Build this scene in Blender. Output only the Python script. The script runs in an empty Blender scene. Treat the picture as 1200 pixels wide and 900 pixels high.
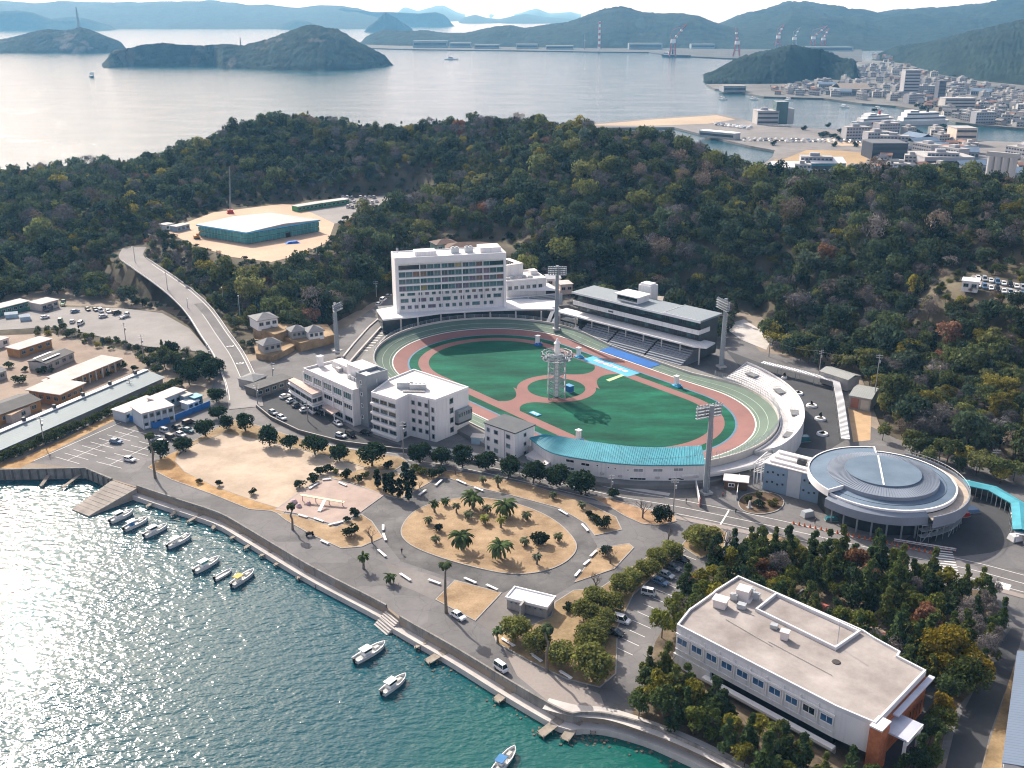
import bpy, math, random
import numpy as np
from mathutils import Vector, Matrix, noise as mnoise
R = math.radians; PI = math.pi
rng = random.Random(7)
scene = bpy.context.scene
COL = scene.collection
# ---------------------------------------------------------------- camera model
CAM_H = 132.0; FPX = 1200.0
PITCH = math.atan(440 / 1200)
_S, _C = math.sin(PITCH), math.cos(PITCH)
def at(u, v, z=0.0):
 "point of the place seen at photo pixel (u,v) on the level z"
 a = (u - 600) / FPX; b = (v - 450) / FPX
 d = (a, _C - b * _S, -_S - b * _C)
 t = (z - CAM_H) / d[2]
 return Vector((d[0] * t, d[1] * t, z))
def aty(u, v, y):
 a = (u - 600) / FPX; b = (v - 450) / FPX
 d = (a, _C - b * _S, -_S - b * _C); t = y / d[1]
 return Vector((d[0] * t, y, CAM_H + d[2] * t))
def px(x, y, z):
 dep = y * _C + (CAM_H - z) * _S
 return 600 + FPX * x / dep, 450 + FPX * ((CAM_H - z) * _C - y * _S) / dep
def height(b, zb, t):
 p = at(b[0], b[1], zb); return aty(b[0], t[1], p.y).z - zb
cam_d = bpy.data.cameras.new('camera'); cam = bpy.data.objects.new('camera', cam_d); COL.objects.link(cam)
cam.location = (0, 0, CAM_H); cam.rotation_euler = (PI / 2 - PITCH, 0, 0)
cam_d.sensor_width = 36; cam_d.lens = 36; cam_d.clip_start = 1; cam_d.clip_end = 90000
scene.camera = cam
# ---------------------------------------------------------------- object helpers
LABELS = {}
def tag(o, label=None, cat=None, group=None, kind=None):
 if label: o['label'] = label
 if cat: o['category'] = cat
 if group: o['group'] = group
 if kind: o['kind'] = kind
 if label: LABELS.setdefault(label.lower(), []).append((o.name, group))
 return o
def thing(name, label, cat, loc=(0, 0, 0), rz=0.0, group=None):
 o = bpy.data.objects.new(name, None); COL.objects.link(o)
 o.location = loc; o.rotation_euler = (0, 0, rz); o.empty_display_size = .5
 return tag(o, label, cat, group)
def mesh_obj(name, me, parent=None, loc=(0, 0, 0), rz=0.0):
 o = bpy.data.objects.new(name, me); COL.objects.link(o)
 o.location = loc; o.rotation_euler = (0, 0, rz)
 if parent: o.parent = parent
 return o
KIDS = {}
def copy_tree(o, loc=None, rz=None, scale=None, label=None, group=None, parent=None):
 c = o.copy(); COL.objects.link(c)
 if parent: c.parent = parent
 if loc is not None: c.location = loc
 if rz is not None: c.rotation_euler = (0, 0, rz)
 if scale is not None: c.scale = scale if hasattr(scale, '__len__') else (scale,) * 3
 if group: c['group'] = group
 if label:
  c['label'] = label; LABELS.setdefault(label.lower(), []).append((c.name, group))
 if o not in KIDS: KIDS[o] = list(o.children)
 for ch in KIDS[o]: copy_tree(ch, parent=c)
 return c
class MB:
 "collects faces for ONE mesh object"
 def __init__(s, org=(0, 0, 0)):
  s.v = []; s.f = []; s.m = []; s.sm = []; s.cur = 0; s.org = Vector(org); s.smooth = False
 def add(s, vs, fs, m=None):
  b = len(s.v); s.v += [tuple(p) for p in vs]
  for f in fs:
   s.f.append([i + b for i in f]); s.m.append(s.cur if m is None else m); s.sm.append(s.smooth)
  return s
 def box(s, c, d, rz=0.0, m=None, taper=1.0):
  hx, hy, hz = d[0] / 2, d[1] / 2, d[2] / 2
  ca, sa = math.cos(rz), math.sin(rz); vs = []
  for k in (-1, 1):
   t = taper if k > 0 else 1.0
   for i, j in ((-1, -1), (1, -1), (1, 1), (-1, 1)):
    x, y = i * hx * t, j * hy * t
    vs.append((c[0] + x * ca - y * sa, c[1] + x * sa + y * ca, c[2] + k * hz))
  return s.add(vs, [(3, 2, 1, 0), (4, 5, 6, 7), (0, 1, 5, 4), (1, 2, 6, 5), (2, 3, 7, 6), (3, 0, 4, 7)], m)
 def bx(s, x0, x1, y0, y1, z0, z1, m=None):
  return s.box(((x0 + x1) / 2, (y0 + y1) / 2, (z0 + z1) / 2), (abs(x1 - x0), abs(y1 - y0), abs(z1 - z0)), 0, m)
 def prism(s, poly, z0, z1, m=None, mtop=None, cap=True, bottom=False):
  n = len(poly)
  if area2(poly) < 0: poly = poly[::-1]
  zz0 = z0 if hasattr(z0, '__len__') else [z0] * n
  zz1 = z1 if hasattr(z1, '__len__') else [z1] * n
  vs = [(p[0], p[1], zz0[i]) for i, p in enumerate(poly)] + [(p[0], p[1], zz1[i]) for i, p in enumerate(poly)]
  s.add(vs, [(i, (i + 1) % n, n + (i + 1) % n, n + i) for i in range(n)], m)
  if cap: s.poly([(p[0], p[1], zz1[i]) for i, p in enumerate(poly)], mtop if mtop is not None else m)
  if bottom: s.poly([(p[0], p[1], zz0[i]) for i, p in enumerate(poly)][::-1], m)
  return s
 def poly(s, pts, m=None):
  from mathutils.geometry import tessellate_polygon
  pts = [Vector(p) for p in pts]
  if len(pts) <= 4 and False: return s.add(pts, [tuple(range(len(pts)))], m)
  tr = tessellate_polygon([pts]); fs = []
  for a, b, c in tr:
   n = (pts[b] - pts[a]).cross(pts[c] - pts[a])
   fs.append((a, b, c) if n.z >= 0 else (a, c, b))
  return s.add(pts, fs, m)
 def tube(s, pts, r, n=6, m=None, cap=True):
  pts = [Vector(p) for p in pts]; rs = r if hasattr(r, '__len__') else [r] * len(pts)
  vs = []; fs = []
  for i, p in enumerate(pts):
   d = (pts[min(i + 1, len(pts) - 1)] - pts[max(i - 1, 0)]).normalized()
   up = Vector((0, 0, 1)) if abs(d.z) < .9 else Vector((1, 0, 0))
   a = d.cross(up).normalized(); b = d.cross(a).normalized()
   for k in range(n):
    t = 2 * PI * k / n; vs.append(p + (a * math.cos(t) + b * math.sin(t)) * rs[i])
  for i in range(len(pts) - 1):
   for k in range(n):
    k2 = (k + 1) % n; fs.append((i * n + k, i * n + k2, (i + 1) * n + k2, (i + 1) * n + k))
  if cap: fs += [tuple(range(n)), tuple(range((len(pts) - 1) * n, len(pts) * n))[::-1]]
  return s.add(vs, fs, m)
 def cyl(s, c, r0, r1, z0, z1, n=12, m=None):
  return s.tube([(c[0], c[1], z0), (c[0], c[1], z1)], [r0, r1], n, m)
 def strip(s, A, B, m=None, closed=False):
  "quad strip between two point lists"
  n = len(A); vs = list(A) + list(B)
  k = n if closed else n - 1
  return s.add(vs, [(i, (i + 1) % n, n + (i + 1) % n, n + i) for i in range(k)], m)
 def build(s, name, mats, parent=None, loc=None, world=False, rz=0.0):
  vs = s.v
  org = s.org
  if world and parent is not None: org = Vector(parent.location)
  elif parent is None and loc is None and not world: org = s.org
  if org.length: vs = [(p[0] - org[0], p[1] - org[1], p[2] - org[2]) for p in vs]
  me = bpy.data.meshes.new(name); me.from_pydata(vs, [], s.f)
  if not isinstance(mats, (list, tuple)): mats = [mats]
  for m in mats: me.materials.append(m)
  if len(mats) > 1: me.polygons.foreach_set('material_index', s.m)
  if any(s.sm): me.polygons.foreach_set('use_smooth', s.sm)
  me.update()
  return mesh_obj(name, me, parent, loc if loc is not None else (org if parent is None else (0, 0, 0)), rz)
def area2(p):
 return sum(p[i][0] * p[(i + 1) % len(p)][1] - p[(i + 1) % len(p)][0] * p[i][1] for i in range(len(p)))
def sheet(name, poly, z, m, kind='structure'):
 mb = MB(); mb.poly([(p[0], p[1], z) for p in poly]); o = mb.build(name, m); return tag(o, kind=kind)
def pp(lst, z=3.0):
 return [at(u, v, z) for u, v in lst]
def spline(pts, n=8, closed=False):
 "Catmull-Rom through points"
 pts = [Vector(p) for p in pts]; out = []; N = len(pts)
 rngk = range(N if closed else N - 1)
 for i in rngk:
  g = (lambda k: pts[k % N]) if closed else (lambda k: pts[min(max(k, 0), N - 1)])
  p0, p1, p2, p3 = g(i - 1), g(i), g(i + 1), g(i + 2)
  for j in range(n):
   t = j / n
   out.append(.5 * (2 * p1 + (p2 - p0) * t + (2 * p0 - 5 * p1 + 4 * p2 - p3) * t * t + (3 * p1 - p0 - 3 * p2 + p3) * t ** 3))
 if not closed: out.append(pts[-1])
 return out
def offset(pts, d, closed=False):
 out = []; N = len(pts)
 for i, p in enumerate(pts):
  a = pts[(i - 1) % N] if closed or i > 0 else p; b = pts[(i + 1) % N] if closed or i < N - 1 else p
  t = Vector((b[0] - a[0], b[1] - a[1], 0)).normalized()
  out.append(Vector((p[0] - t.y * d, p[1] + t.x * d, p[2] if len(p) > 2 else 0)))
 return out
def inpoly(x, y, poly):
 "vectorised point in polygon"
 x = np.asarray(x); y = np.asarray(y); r = np.zeros(x.shape, bool); n = len(poly)
 for i in range(n):
  x0, y0 = poly[i][0], poly[i][1]; x1, y1 = poly[(i + 1) % n][0], poly[(i + 1) % n][1]
  if y0 == y1: continue
  c = ((y0 > y) != (y1 > y)) & (x < (x1 - x0) * (y - y0) / (y1 - y0) + x0)
  r ^= c
 return r
def distline(x, y, line, closed=False, attr=None):
 "distance to a polyline, optionally interpolated third coordinate"
 x = np.asarray(x, float); y = np.asarray(y, float)
 best = np.full(x.shape, 1e9); val = np.zeros(x.shape); n = len(line)
 for i in range(n if closed else n - 1):
  a = line[i]; b = line[(i + 1) % n]; dx, dy = b[0] - a[0], b[1] - a[1]; L = dx * dx + dy * dy + 1e-9
  t = np.clip(((x - a[0]) * dx + (y - a[1]) * dy) / L, 0, 1)
  d = np.hypot(x - a[0] - t * dx, y - a[1] - t * dy); k = d < best
  best = np.where(k, d, best)
  if attr: val = np.where(k, a[2] + t * (b[2] - a[2]), val)
 return (best, val) if attr else best
# ---------------------------------------------------------------- materials
MATS = {}
def new_mat(name):
 m = bpy.data.materials.new(name); m.use_nodes = True; nt = m.node_tree
 b = nt.nodes['Principled BSDF']; return m, nt, b
def N(nt, t, **k):
 n = nt.nodes.new(t)
 for a, v in k.items():
  if a.startswith('_'): n.inputs[a[1:]].default_value = v
  else: setattr(n, a, v)
 return n
def c4(c): return (c[0], c[1], c[2], 1)
def mat(name, col, rough=.8, var=.15, scale=.4, metal=0.0, bump=0.0, spec=.3, fine=0.0, stretch=None, col2=None, streak=0.0, crack=0.0):
 "painted / mineral surface: large blotches (scale per metre) plus fine grain"
 if name in MATS: return MATS[name]
 m, nt, b = new_mat(name); L = nt.links.new
 tc = N(nt, 'ShaderNodeTexCoord'); src = tc.outputs['Object']
 if stretch:
  mp = N(nt, 'ShaderNodeMapping'); mp.inputs['Scale'].default_value = stretch; L(src, mp.inputs['Vector']); src = mp.outputs[0]
 n1 = N(nt, 'ShaderNodeTexNoise', _Scale=scale, _Detail=6.0, _Roughness=.6); L(src, n1.inputs['Vector'])
 rp = N(nt, 'ShaderNodeMapRange'); rp.inputs[1].default_value = .3; rp.inputs[2].default_value = .7; L(n1.outputs['Fac'], rp.inputs[0])
 mx = N(nt, 'ShaderNodeMix', data_type='RGBA')
 lo = [max(0, c * (1 - var)) for c in col]; hi = [min(1, c * (1 + var)) for c in (col2 or col)]
 mx.inputs[6].default_value = c4(lo); mx.inputs[7].default_value = c4(hi); L(rp.outputs[0], mx.inputs[0])
 out = mx.outputs[2]
 if fine:
  n2 = N(nt, 'ShaderNodeTexNoise', _Scale=scale * 14, _Detail=3.0); L(src, n2.inputs['Vector'])
  r2 = N(nt, 'ShaderNodeMapRange'); r2.inputs[3].default_value = 1 - fine; r2.inputs[4].default_value = 1 + fine; L(n2.outputs['Fac'], r2.inputs[0])
  mu = N(nt, 'ShaderNodeVectorMath', operation='MULTIPLY'); L(out, mu.inputs[0]); L(r2.outputs[0], mu.inputs[1]); out = mu.outputs[0]
 if streak:   # rain streaks running down
  mp = N(nt, 'ShaderNodeMapping'); mp.inputs['Scale'].default_value = (1.3, 1.3, .06); L(tc.outputs['Object'], mp.inputs['Vector'])
  n3 = N(nt, 'ShaderNodeTexNoise', _Scale=1.0, _Detail=4.0); L(mp.outputs[0], n3.inputs['Vector'])
  r3 = N(nt, 'ShaderNodeMapRange'); r3.inputs[1].default_value = .5; r3.inputs[2].default_value = .75; r3.inputs[3].default_value = 1; r3.inputs[4].default_value = 1 - streak; L(n3.outputs['Fac'], r3.inputs[0])
  mu = N(nt, 'ShaderNodeVectorMath', operation='MULTIPLY'); L(out, mu.inputs[0]); L(r3.outputs[0], mu.inputs[1]); out = mu.outputs[0]
 if crack:   # repair patches and joints
  vo = N(nt, 'ShaderNodeTexVoronoi', feature='F1', distance='CHEBYCHEV', _Scale=crack); L(tc.outputs['Object'], vo.inputs['Vector'])
  ve = N(nt, 'ShaderNodeTexVoronoi', feature='DISTANCE_TO_EDGE', _Scale=crack * 1.7); nd = N(nt, 'ShaderNodeTexNoise', _Scale=.8, _Detail=4.0); L(tc.outputs['Object'], nd.inputs['Vector'])
  av = N(nt, 'ShaderNodeVectorMath', operation='ADD'); L(tc.outputs['Object'], av.inputs[0]); L(nd.outputs['Color'], av.inputs[1]); L(av.outputs[0], ve.inputs['Vector'])
  sx = N(nt, 'ShaderNodeSeparateXYZ'); L(vo.outputs['Color'], sx.inputs[0]); r4 = N(nt, 'ShaderNodeMapRange'); L(sx.outputs[0], r4.inputs[0]); r4.inputs[3].default_value = .86; r4.inputs[4].default_value = 1.14
  r5 = N(nt, 'ShaderNodeMapRange'); L(ve.outputs['Distance'], r5.inputs[0]); r5.inputs[1].default_value = 0; r5.inputs[2].default_value = .02; r5.inputs[3].default_value = .8; r5.inputs[4].default_value = 1
  for o_ in (r4, r5): mu = N(nt, 'ShaderNodeVectorMath', operation='MULTIPLY'); L(out, mu.inputs[0]); L(o_.outputs[0], mu.inputs[1]); out = mu.outputs[0]
 L(out, b.inputs['Base Color'])
 b.inputs['Roughness'].default_value = rough; b.inputs['Metallic'].default_value = metal
 b.inputs['Specular IOR Level'].default_value = spec
 if bump:
  bp = N(nt, 'ShaderNodeBump'); bp.inputs['Strength'].default_value = bump; bp.inputs['Distance'].default_value = .3
  nb = N(nt, 'ShaderNodeTexNoise', _Scale=scale * 6, _Detail=5.0); L(src, nb.inputs['Vector'])
  L(nb.outputs['Fac'], bp.inputs['Height']); L(bp.outputs[0], b.inputs['Normal'])
 MATS[name] = m; return m
def glassmat(name, col, rough=.08):
 if name in MATS: return MATS[name]
 m = mat(name, col, rough, .35, .6, 0, 0, .8); return m
def seam_mat(name, col, seam, axis='X', rough=.45, metal=0.0, dark=.7, var=.1, wid=.12):
 "sheet roof with standing seams along an axis of the object"
 if name in MATS: return MATS[name]
 m, nt, b = new_mat(name); L = nt.links.new
 tc = N(nt, 'ShaderNodeTexCoord'); sp = N(nt, 'ShaderNodeSeparateXYZ'); L(tc.outputs['Object'], sp.inputs[0])
 md = N(nt, 'ShaderNodeMath', operation='FRACT'); dv = N(nt, 'ShaderNodeMath', operation='DIVIDE'); L(sp.outputs[axis], dv.inputs[0]); dv.inputs[1].default_value = seam; L(dv.outputs[0], md.inputs[0])
 lt = N(nt, 'ShaderNodeMath', operation='LESS_THAN'); L(md.outputs[0], lt.inputs[0]); lt.inputs[1].default_value = wid
 n1 = N(nt, 'ShaderNodeTexNoise', _Scale=.25, _Detail=6.0); L(tc.outputs['Object'], n1.inputs['Vector'])
 mx = N(nt, 'ShaderNodeMix', data_type='RGBA'); mx.inputs[6].default_value = c4([c * (1 - var) for c in col]); mx.inputs[7].default_value = c4([min(1, c * (1 + var)) for c in col]); L(n1.outputs['Fac'], mx.inputs[0])
 m2 = N(nt, 'ShaderNodeMix', data_type='RGBA'); L(lt.outputs[0], m2.inputs[0]); L(mx.outputs[2], m2.inputs[6]); m2.inputs[7].default_value = c4([c * dark for c in col])
 L(m2.outputs[2], b.inputs['Base Color']); b.inputs['Roughness'].default_value = rough; b.inputs['Metallic'].default_value = metal
 bp = N(nt, 'ShaderNodeBump'); bp.inputs['Strength'].default_value = .5; bp.inputs['Distance'].default_value = .1; L(lt.outputs[0], bp.inputs['Height']); L(bp.outputs[0], b.inputs['Normal'])
 MATS[name] = m; return m
# ---------------------------------------------------------------- sky, sun, haze
SUN_EL, SUN_AZ = R(35), R(-31)          # azimuth measured from the view direction, negative = to its left
w = bpy.data.worlds.new('World'); scene.world = w; w.use_nodes = True
nt = w.node_tree; bg = nt.nodes['Background']
sky = nt.nodes.new('ShaderNodeTexSky'); sky.sky_type = 'NISHITA'; sky.sun_disc = False
sky.sun_elevation = SUN_EL; sky.sun_rotation = SUN_AZ
sky.air_density = 1.0; sky.dust_density = 4.5; sky.ozone_density = 1.0
tg = N(nt, 'ShaderNodeTexCoord'); sz = N(nt, 'ShaderNodeSeparateXYZ'); nt.links.new(tg.outputs['Generated'], sz.inputs[0])
vf = N(nt, 'ShaderNodeMapRange', interpolation_type='SMOOTHSTEP'); nt.links.new(sz.outputs['Z'], vf.inputs[0]); vf.inputs[1].default_value = .0; vf.inputs[2].default_value = .42; vf.inputs[3].default_value = .8; vf.inputs[4].default_value = .06
vm = N(nt, 'ShaderNodeMix', data_type='RGBA'); nt.links.new(vf.outputs[0], vm.inputs[0]); nt.links.new(sky.outputs[0], vm.inputs[6]); vm.inputs[7].default_value = (9.6, 8.3, 9.1, 1)   # pale lavender veil added low in the sky to brighten the far sea
nt.links.new(vm.outputs[2], bg.inputs[0]); bg.inputs[1].default_value = .108
sd = bpy.data.lights.new('sun', 'SUN'); sd.energy = 4.1; sd.angle = R(.53); sd.color = (1, .93, .85)
so = bpy.data.objects.new('sun', sd); COL.objects.link(so)
so.rotation_euler = (PI / 2 - SUN_EL, 0, PI - SUN_AZ + 0)
dirv = Vector((math.sin(SUN_AZ) * math.cos(SUN_EL), math.cos(SUN_AZ) * math.cos(SUN_EL), math.sin(SUN_EL)))
so.rotation_euler = (-dirv).to_track_quat('-Z', 'Y').to_euler(); so.location = dirv * 300
vs = scene.view_settings; vs.view_transform = 'Standard'; vs.look = 'None'; vs.exposure = .72; vs.gamma = 1; vs.use_curve_mapping = False
cy = scene.cycles
scene.render.engine = 'CYCLES'
cy.max_bounces = 5; cy.diffuse_bounces = 2; cy.glossy_bounces = 2; cy.transmission_bounces = 2; cy.transparent_max_bounces = 6; cy.volume_bounces = 0
cy.use_denoising = True; cy.denoiser = 'OPENIMAGEDENOISE'; cy.denoising_input_passes = 'RGB_ALBEDO_NORMAL'; cy.denoising_prefilter = 'ACCURATE'
cy.pixel_filter_type = 'BLACKMAN_HARRIS'; cy.filter_width = 1.1; cy.sample_clamp_indirect = 4; cy.caustics_reflective = False; cy.caustics_refractive = False
HAZE_D = 0.00008
mb = MB(); mb.bx(-26000, 26000, -300, 42000, -7, 330)
hz_m = bpy.data.materials.new('haze_air'); hz_m.use_nodes = True; hn = hz_m.node_tree
hn.nodes.remove(hn.nodes['Principled BSDF'])
vol = hn.nodes.new('ShaderNodeVolumePrincipled'); vol.inputs['Color'].default_value = (.22, .57, 1, 1); vol.inputs['Absorption Color'].default_value = (1, 1, 1, 1); vol.inputs['Density'].default_value = HAZE_D
vol.inputs['Anisotropy'].default_value = 0.2
hn.links.new(vol.outputs[0], hn.nodes['Material Output'].inputs['Volume'])
hz = mb.build('haze', hz_m); tag(hz, kind='stuff')
# ---------------------------------------------------------------- sea
m, nt, b = new_mat('sea_water'); L = nt.links.new
tc = N(nt, 'ShaderNodeTexCoord')
SHOAL = at(745, 905, 0)
ds = N(nt, 'ShaderNodeVectorMath', operation='DISTANCE'); L(tc.outputs['Object'], ds.inputs[0]); ds.inputs[1].default_value = (SHOAL.x, SHOAL.y, 0)
n0 = N(nt, 'ShaderNodeTexNoise', _Scale=.05, _Detail=5.0); L(tc.outputs['Object'], n0.inputs['Vector'])
ma = N(nt, 'ShaderNodeMath', operation='MULTIPLY_ADD'); L(n0.outputs['Fac'], ma.inputs[0]); ma.inputs[1].default_value = 26; L(ds.outputs['Value'], ma.inputs[2])
mr = N(nt, 'ShaderNodeMapRange'); mr.interpolation_type = 'SMOOTHSTEP'; L(ma.outputs[0], mr.inputs[0]); mr.inputs[1].default_value = 12; mr.inputs[2].default_value = 80; mr.inputs[3].default_value = 1; mr.inputs[4].default_value = 0
mx = N(nt, 'ShaderNodeMix', data_type='RGBA'); mx.inputs[6].default_value = (.006, .068, .090, 1); mx.inputs[7].default_value = (.008, .098, .080, 1); L(mr.outputs[0], mx.inputs[0])
L(mx.outputs[2], b.inputs['Base Color'])
b.inputs['IOR'].default_value = 1.33; b.inputs['Roughness'].default_value = .09; b.inputs['Specular IOR Level'].default_value = .5
def wave(scale, sx, sy, rot, det):
 mp = N(nt, 'ShaderNodeMapping'); mp.inputs['Scale'].default_value = (sx, sy, 1); mp.inputs['Rotation'].default_value = (0, 0, rot); L(tc.outputs['Object'], mp.inputs['Vector'])
 n = N(nt, 'ShaderNodeTexNoise', _Scale=scale, _Detail=det, _Roughness=.55); L(mp.outputs[0], n.inputs['Vector']); return n.outputs['Fac']
w1 = wave(.29, 1, 1.8, R(25), 1.5); w2 = wave(.84, 1, 1.6, R(-18), 1.2)
gust = wave(.012, 1, 2.5, R(10), 4.0)
a1 = N(nt, 'ShaderNodeMath', operation='MULTIPLY_ADD'); L(w1, a1.inputs[0]); a1.inputs[1].default_value = 2.2; L(w2, a1.inputs[2])
gr = N(nt, 'ShaderNodeMapRange'); L(gust, gr.inputs[0]); gr.inputs[1].default_value = .35; gr.inputs[2].default_value = .65; gr.inputs[3].default_value = .55; gr.inputs[4].default_value = 1.05
bp = N(nt, 'ShaderNodeBump'); bp.inputs['Distance'].default_value = .20; L(gr.outputs[0], bp.inputs['Strength']); L(a1.outputs[0], bp.inputs['Height']); L(bp.outputs[0], b.inputs['Normal'])
M_SEA = m
mb = MB(); mb.poly([(-25000, -200, 0), (25000, -200, 0), (25000, 41000, 0), (-25000, 41000, 0)])
tag(mb.build('sea', M_SEA), kind='structure')
# ---------------------------------------------------------------- the land
Z0 = 3.0
COAST = [at(u, v, 2.6) for u, v in [(-90, 553), (0, 553), (100, 551), (131, 564), (160, 573), (208, 589), (256, 605), (285, 621), (320, 642), (362, 667), (400, 687), (452, 714), (468, 727), (533, 764), (600, 805), (661, 839), (682, 840), (712, 842), (760, 855), (800, 872), (850, 896), (900, 925)]]
BACKLINE = [(330, 900 * 0 + 120), (330, 250), (200, 280), (165, 262)]
BACK = [Vector((260, 110, 0)), at(1330, 600), at(1175, 556), at(1130, 548), at(1034, 520), at(1000, 428), at(880, 372), at(700, 352), at(600, 352), at(455, 352), at(340, 415), at(290, 424), at(255, 405), at(236, 385), at(205, 362), at(150, 350), at(90, 345), at(20, 350), at(-90, 372)]
LOW = [Vector((p.x, p.y, 0)) for p in COAST] + [Vector((p.x, p.y, 0)) for p in BACK]
HILL_C = []
def hp(u, v, z=None, y=None):
 p = aty(u, v, y) if y else at(u, v, z); HILL_C.append((p.x, p.y, p.z))
for u, v, y in [(-60, 228, 700), (0, 226, 735), (60, 214, 745), (120, 208, 735), (200, 194, 735), (260, 168, 755), (300, 155, 770), (345, 146, 780), (400, 155, 785), (440, 163, 780), (500, 158, 765), (560, 152, 735), (640, 152, 695), (700, 163, 660), (760, 171, 640), (820, 186, 620), (880, 212, 600), (930, 224, 585), (985, 222, 560), (1040, 214, 540), (1100, 212, 522), (1160, 228, 515), (1215, 238, 505), (1290, 240, 500)]:
 hp(u, v, y=y); x_, y_, z_ = HILL_C[-1]
 s = (y_ + 75) / y_; HILL_C.append((x_ * s, y_ + 75, z_ * .55)); s = (y_ + 170) / y_; HILL_C.append((x_ * s, y_ + 170, -4))
for u, v, z in [(1200, 336, 31), (1150, 328, 30), (1300, 345, 33), (1034, 520, 3), (1130, 548, 3), (1200, 560, 3.5), (1330, 600, 4), (1000, 428, 4), (940, 400, 6), (870, 372, 7), (800, 350, 9), (700, 335, 10), (620, 330, 11), (660, 300, 18), (560, 292, 17), (600, 290, 18), (520, 287, 17), (450, 345, 8), (400, 330, 12), (340, 310, 17), (300, 345, 9), (330, 375, 6.5), (290, 390, 6), (300, 420, 4), (340, 405, 5), (370, 395, 6),
    (275, 405, 4), (255, 385, 5.5), (236, 385, 4), (205, 362, 4), (150, 352, 4), (90, 350, 4), (20, 352, 4), (-70, 365, 4), (240, 300, 17), (200, 275, 18), (240, 252, 18), (480, 235, 18), (420, 258, 18), (380, 285, 18), (330, 303, 17.5), (280, 305, 17.5), (150, 305, 14.5), (120, 310, 12), (100, 325, 6), (40, 330, 5), (0, 300, 8), (60, 265, 17), (-60, 300, 8), (130, 275, 18), (190, 235, 21),
    (0, 450, 2.4), (200, 450, 2.4), (400, 450, 2.4), (600, 450, 3), (800, 450, 3), (950, 480, 2.4), (1100, 600, 2.4), (1200, 700, 2.4), (600, 600, 2.4), (300, 560, 2.4), (900, 640, 2.4), (1000, 800, 2.4)]:
 hp(u, v, z=z)
HC = np.array(HILL_C)
def _tps(r2): return np.where(r2 > 0, r2 * np.log(np.maximum(r2, 1e-9)), 0)
_n = len(HC); _sc = 300.0
_p = HC[:, :2] / _sc; _d = ((_p[:, None] - _p[None]) ** 2).sum(-1)
_A = np.zeros((_n + 3, _n + 3)); _A[:_n, :_n] = _tps(_d) + np.eye(_n) * .004; _A[:_n, _n] = 1; _A[:_n, _n + 1:] = _p; _A[_n, :_n] = 1; _A[_n + 1:, :_n] = _p.T
_W = np.linalg.solve(_A, np.concatenate([HC[:, 2], np.zeros(3)]))
ROAD = [Vector(p) for p in (at(287, 478, 3.1), at(283, 455, 3.2), at(277, 438, 3.6), at(266, 415, 4.6), at(251, 393, 6.4), at(232, 365, 8.6), at(212, 345, 10.8), at(190, 328, 12.8), at(168, 313, 14.4), at(153, 301, 15.6), at(157, 290, 16.6))]
ROAD_S = spline(ROAD, 8)
SITE = pp([(196, 272), (215, 262), (250, 247), (330, 237), (400, 232), (478, 226), (494, 233), (430, 247), (398, 262), (384, 285), (350, 300), (318, 309), (270, 303), (222, 286)], 18)
LOT = pp([(-60, 372), (20, 366), (60, 358), (140, 360), (190, 366), (224, 384), (244, 408), (258, 418), (225, 412), (160, 406), (70, 384), (-60, 392)], 4.0)
CLEAR = pp([(1126, 332), (1140, 318), (1200, 330), (1280, 340), (1280, 372), (1200, 352), (1160, 342)], 31)
COURT = pp([(512, 292), (520, 284), (560, 279), (600, 284), (604, 294), (570, 299)], 17)
FLATS = [(SITE, 18, 14), (LOT, 3.9, 6), (CLEAR, 30.5, 24), (COURT, 16.5, 8)]
def terrain(x, y):
 x = np.asarray(x, float); y = np.asarray(y, float); sh = x.shape; X = x.ravel(); Y = y.ravel()
 q = np.stack([X, Y], 1) / _sc
 z = np.empty(len(X))
 for i in range(0, len(X), 20000):
  r2 = ((q[i:i + 20000, None] - _p[None]) ** 2).sum(-1)
  z[i:i + 20000] = _tps(r2) @ _W[:_n] + _W[_n] + q[i:i + 20000] @ _W[_n + 1:]
 inl = inpoly(X, Y, LOW); db = distline(X, Y, BACK + [])
 z = np.where(inl, 2.4, z)
 z = np.where(inl, z, np.maximum(z, np.where(Y < 480, 2.6, -9)))
 k = np.clip(db / 34, 0, 1); z = np.where(~inl & (Y < 620), 2.6 + np.maximum(z - 2.6, 0) * (.12 + .88 * k), z)
 for poly, h, bw in FLATS:
  d = distline(X, Y, poly, True); ii = inpoly(X, Y, poly)
  t = np.where(ii, 1, np.clip(1 - d / bw, 0, 1)); t = t * t * (3 - 2 * t); z = z * (1 - t) + h * t
 d, zr = distline(X, Y, [(p.x, p.y, p.z) for p in ROAD_S], attr=True)
 t = np.clip(1 - (d - 7.0) / 8, 0, 1); t = t * t * (3 - 2 * t); z = np.where(inl, z, z * (1 - t) + (zr - .12) * t)
 dc = distline(X, Y, COAST); sea = ~inl & (Y < 330) & (X < 150) & (dc < 400) & (X * 1.0 < 75)
 z = np.where((dc < 6) | sea, -6, z)
 return z.reshape(sh)
def T1(x, y): return float(terrain(np.array([x]), np.array([y]))[0])
xs = np.arange(-640, 641, 5.0); ys = np.arange(125, 961, 5.0)
GX, GY = np.meshgrid(xs, ys); GZ = terrain(GX, GY)
nx, ny = len(xs), len(ys)
me = bpy.data.meshes.new('ground')
idx = np.arange(nx * ny).reshape(ny, nx)
quads = np.stack([idx[:-1, :-1], idx[:-1, 1:], idx[1:, 1:], idx[1:, :-1]], -1).reshape(-1, 4)
me.from_pydata(np.stack([GX, GY, GZ], -1).reshape(-1, 3).tolist(), [], quads.tolist())
me.polygons.foreach_set('use_smooth', [True] * len(me.polygons))
M_SOIL = mat('forest_soil', (.065, .052, .036), .95, .45, .06, fine=.3, col2=(.10, .085, .055))
me.materials.append(M_SOIL)
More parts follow.
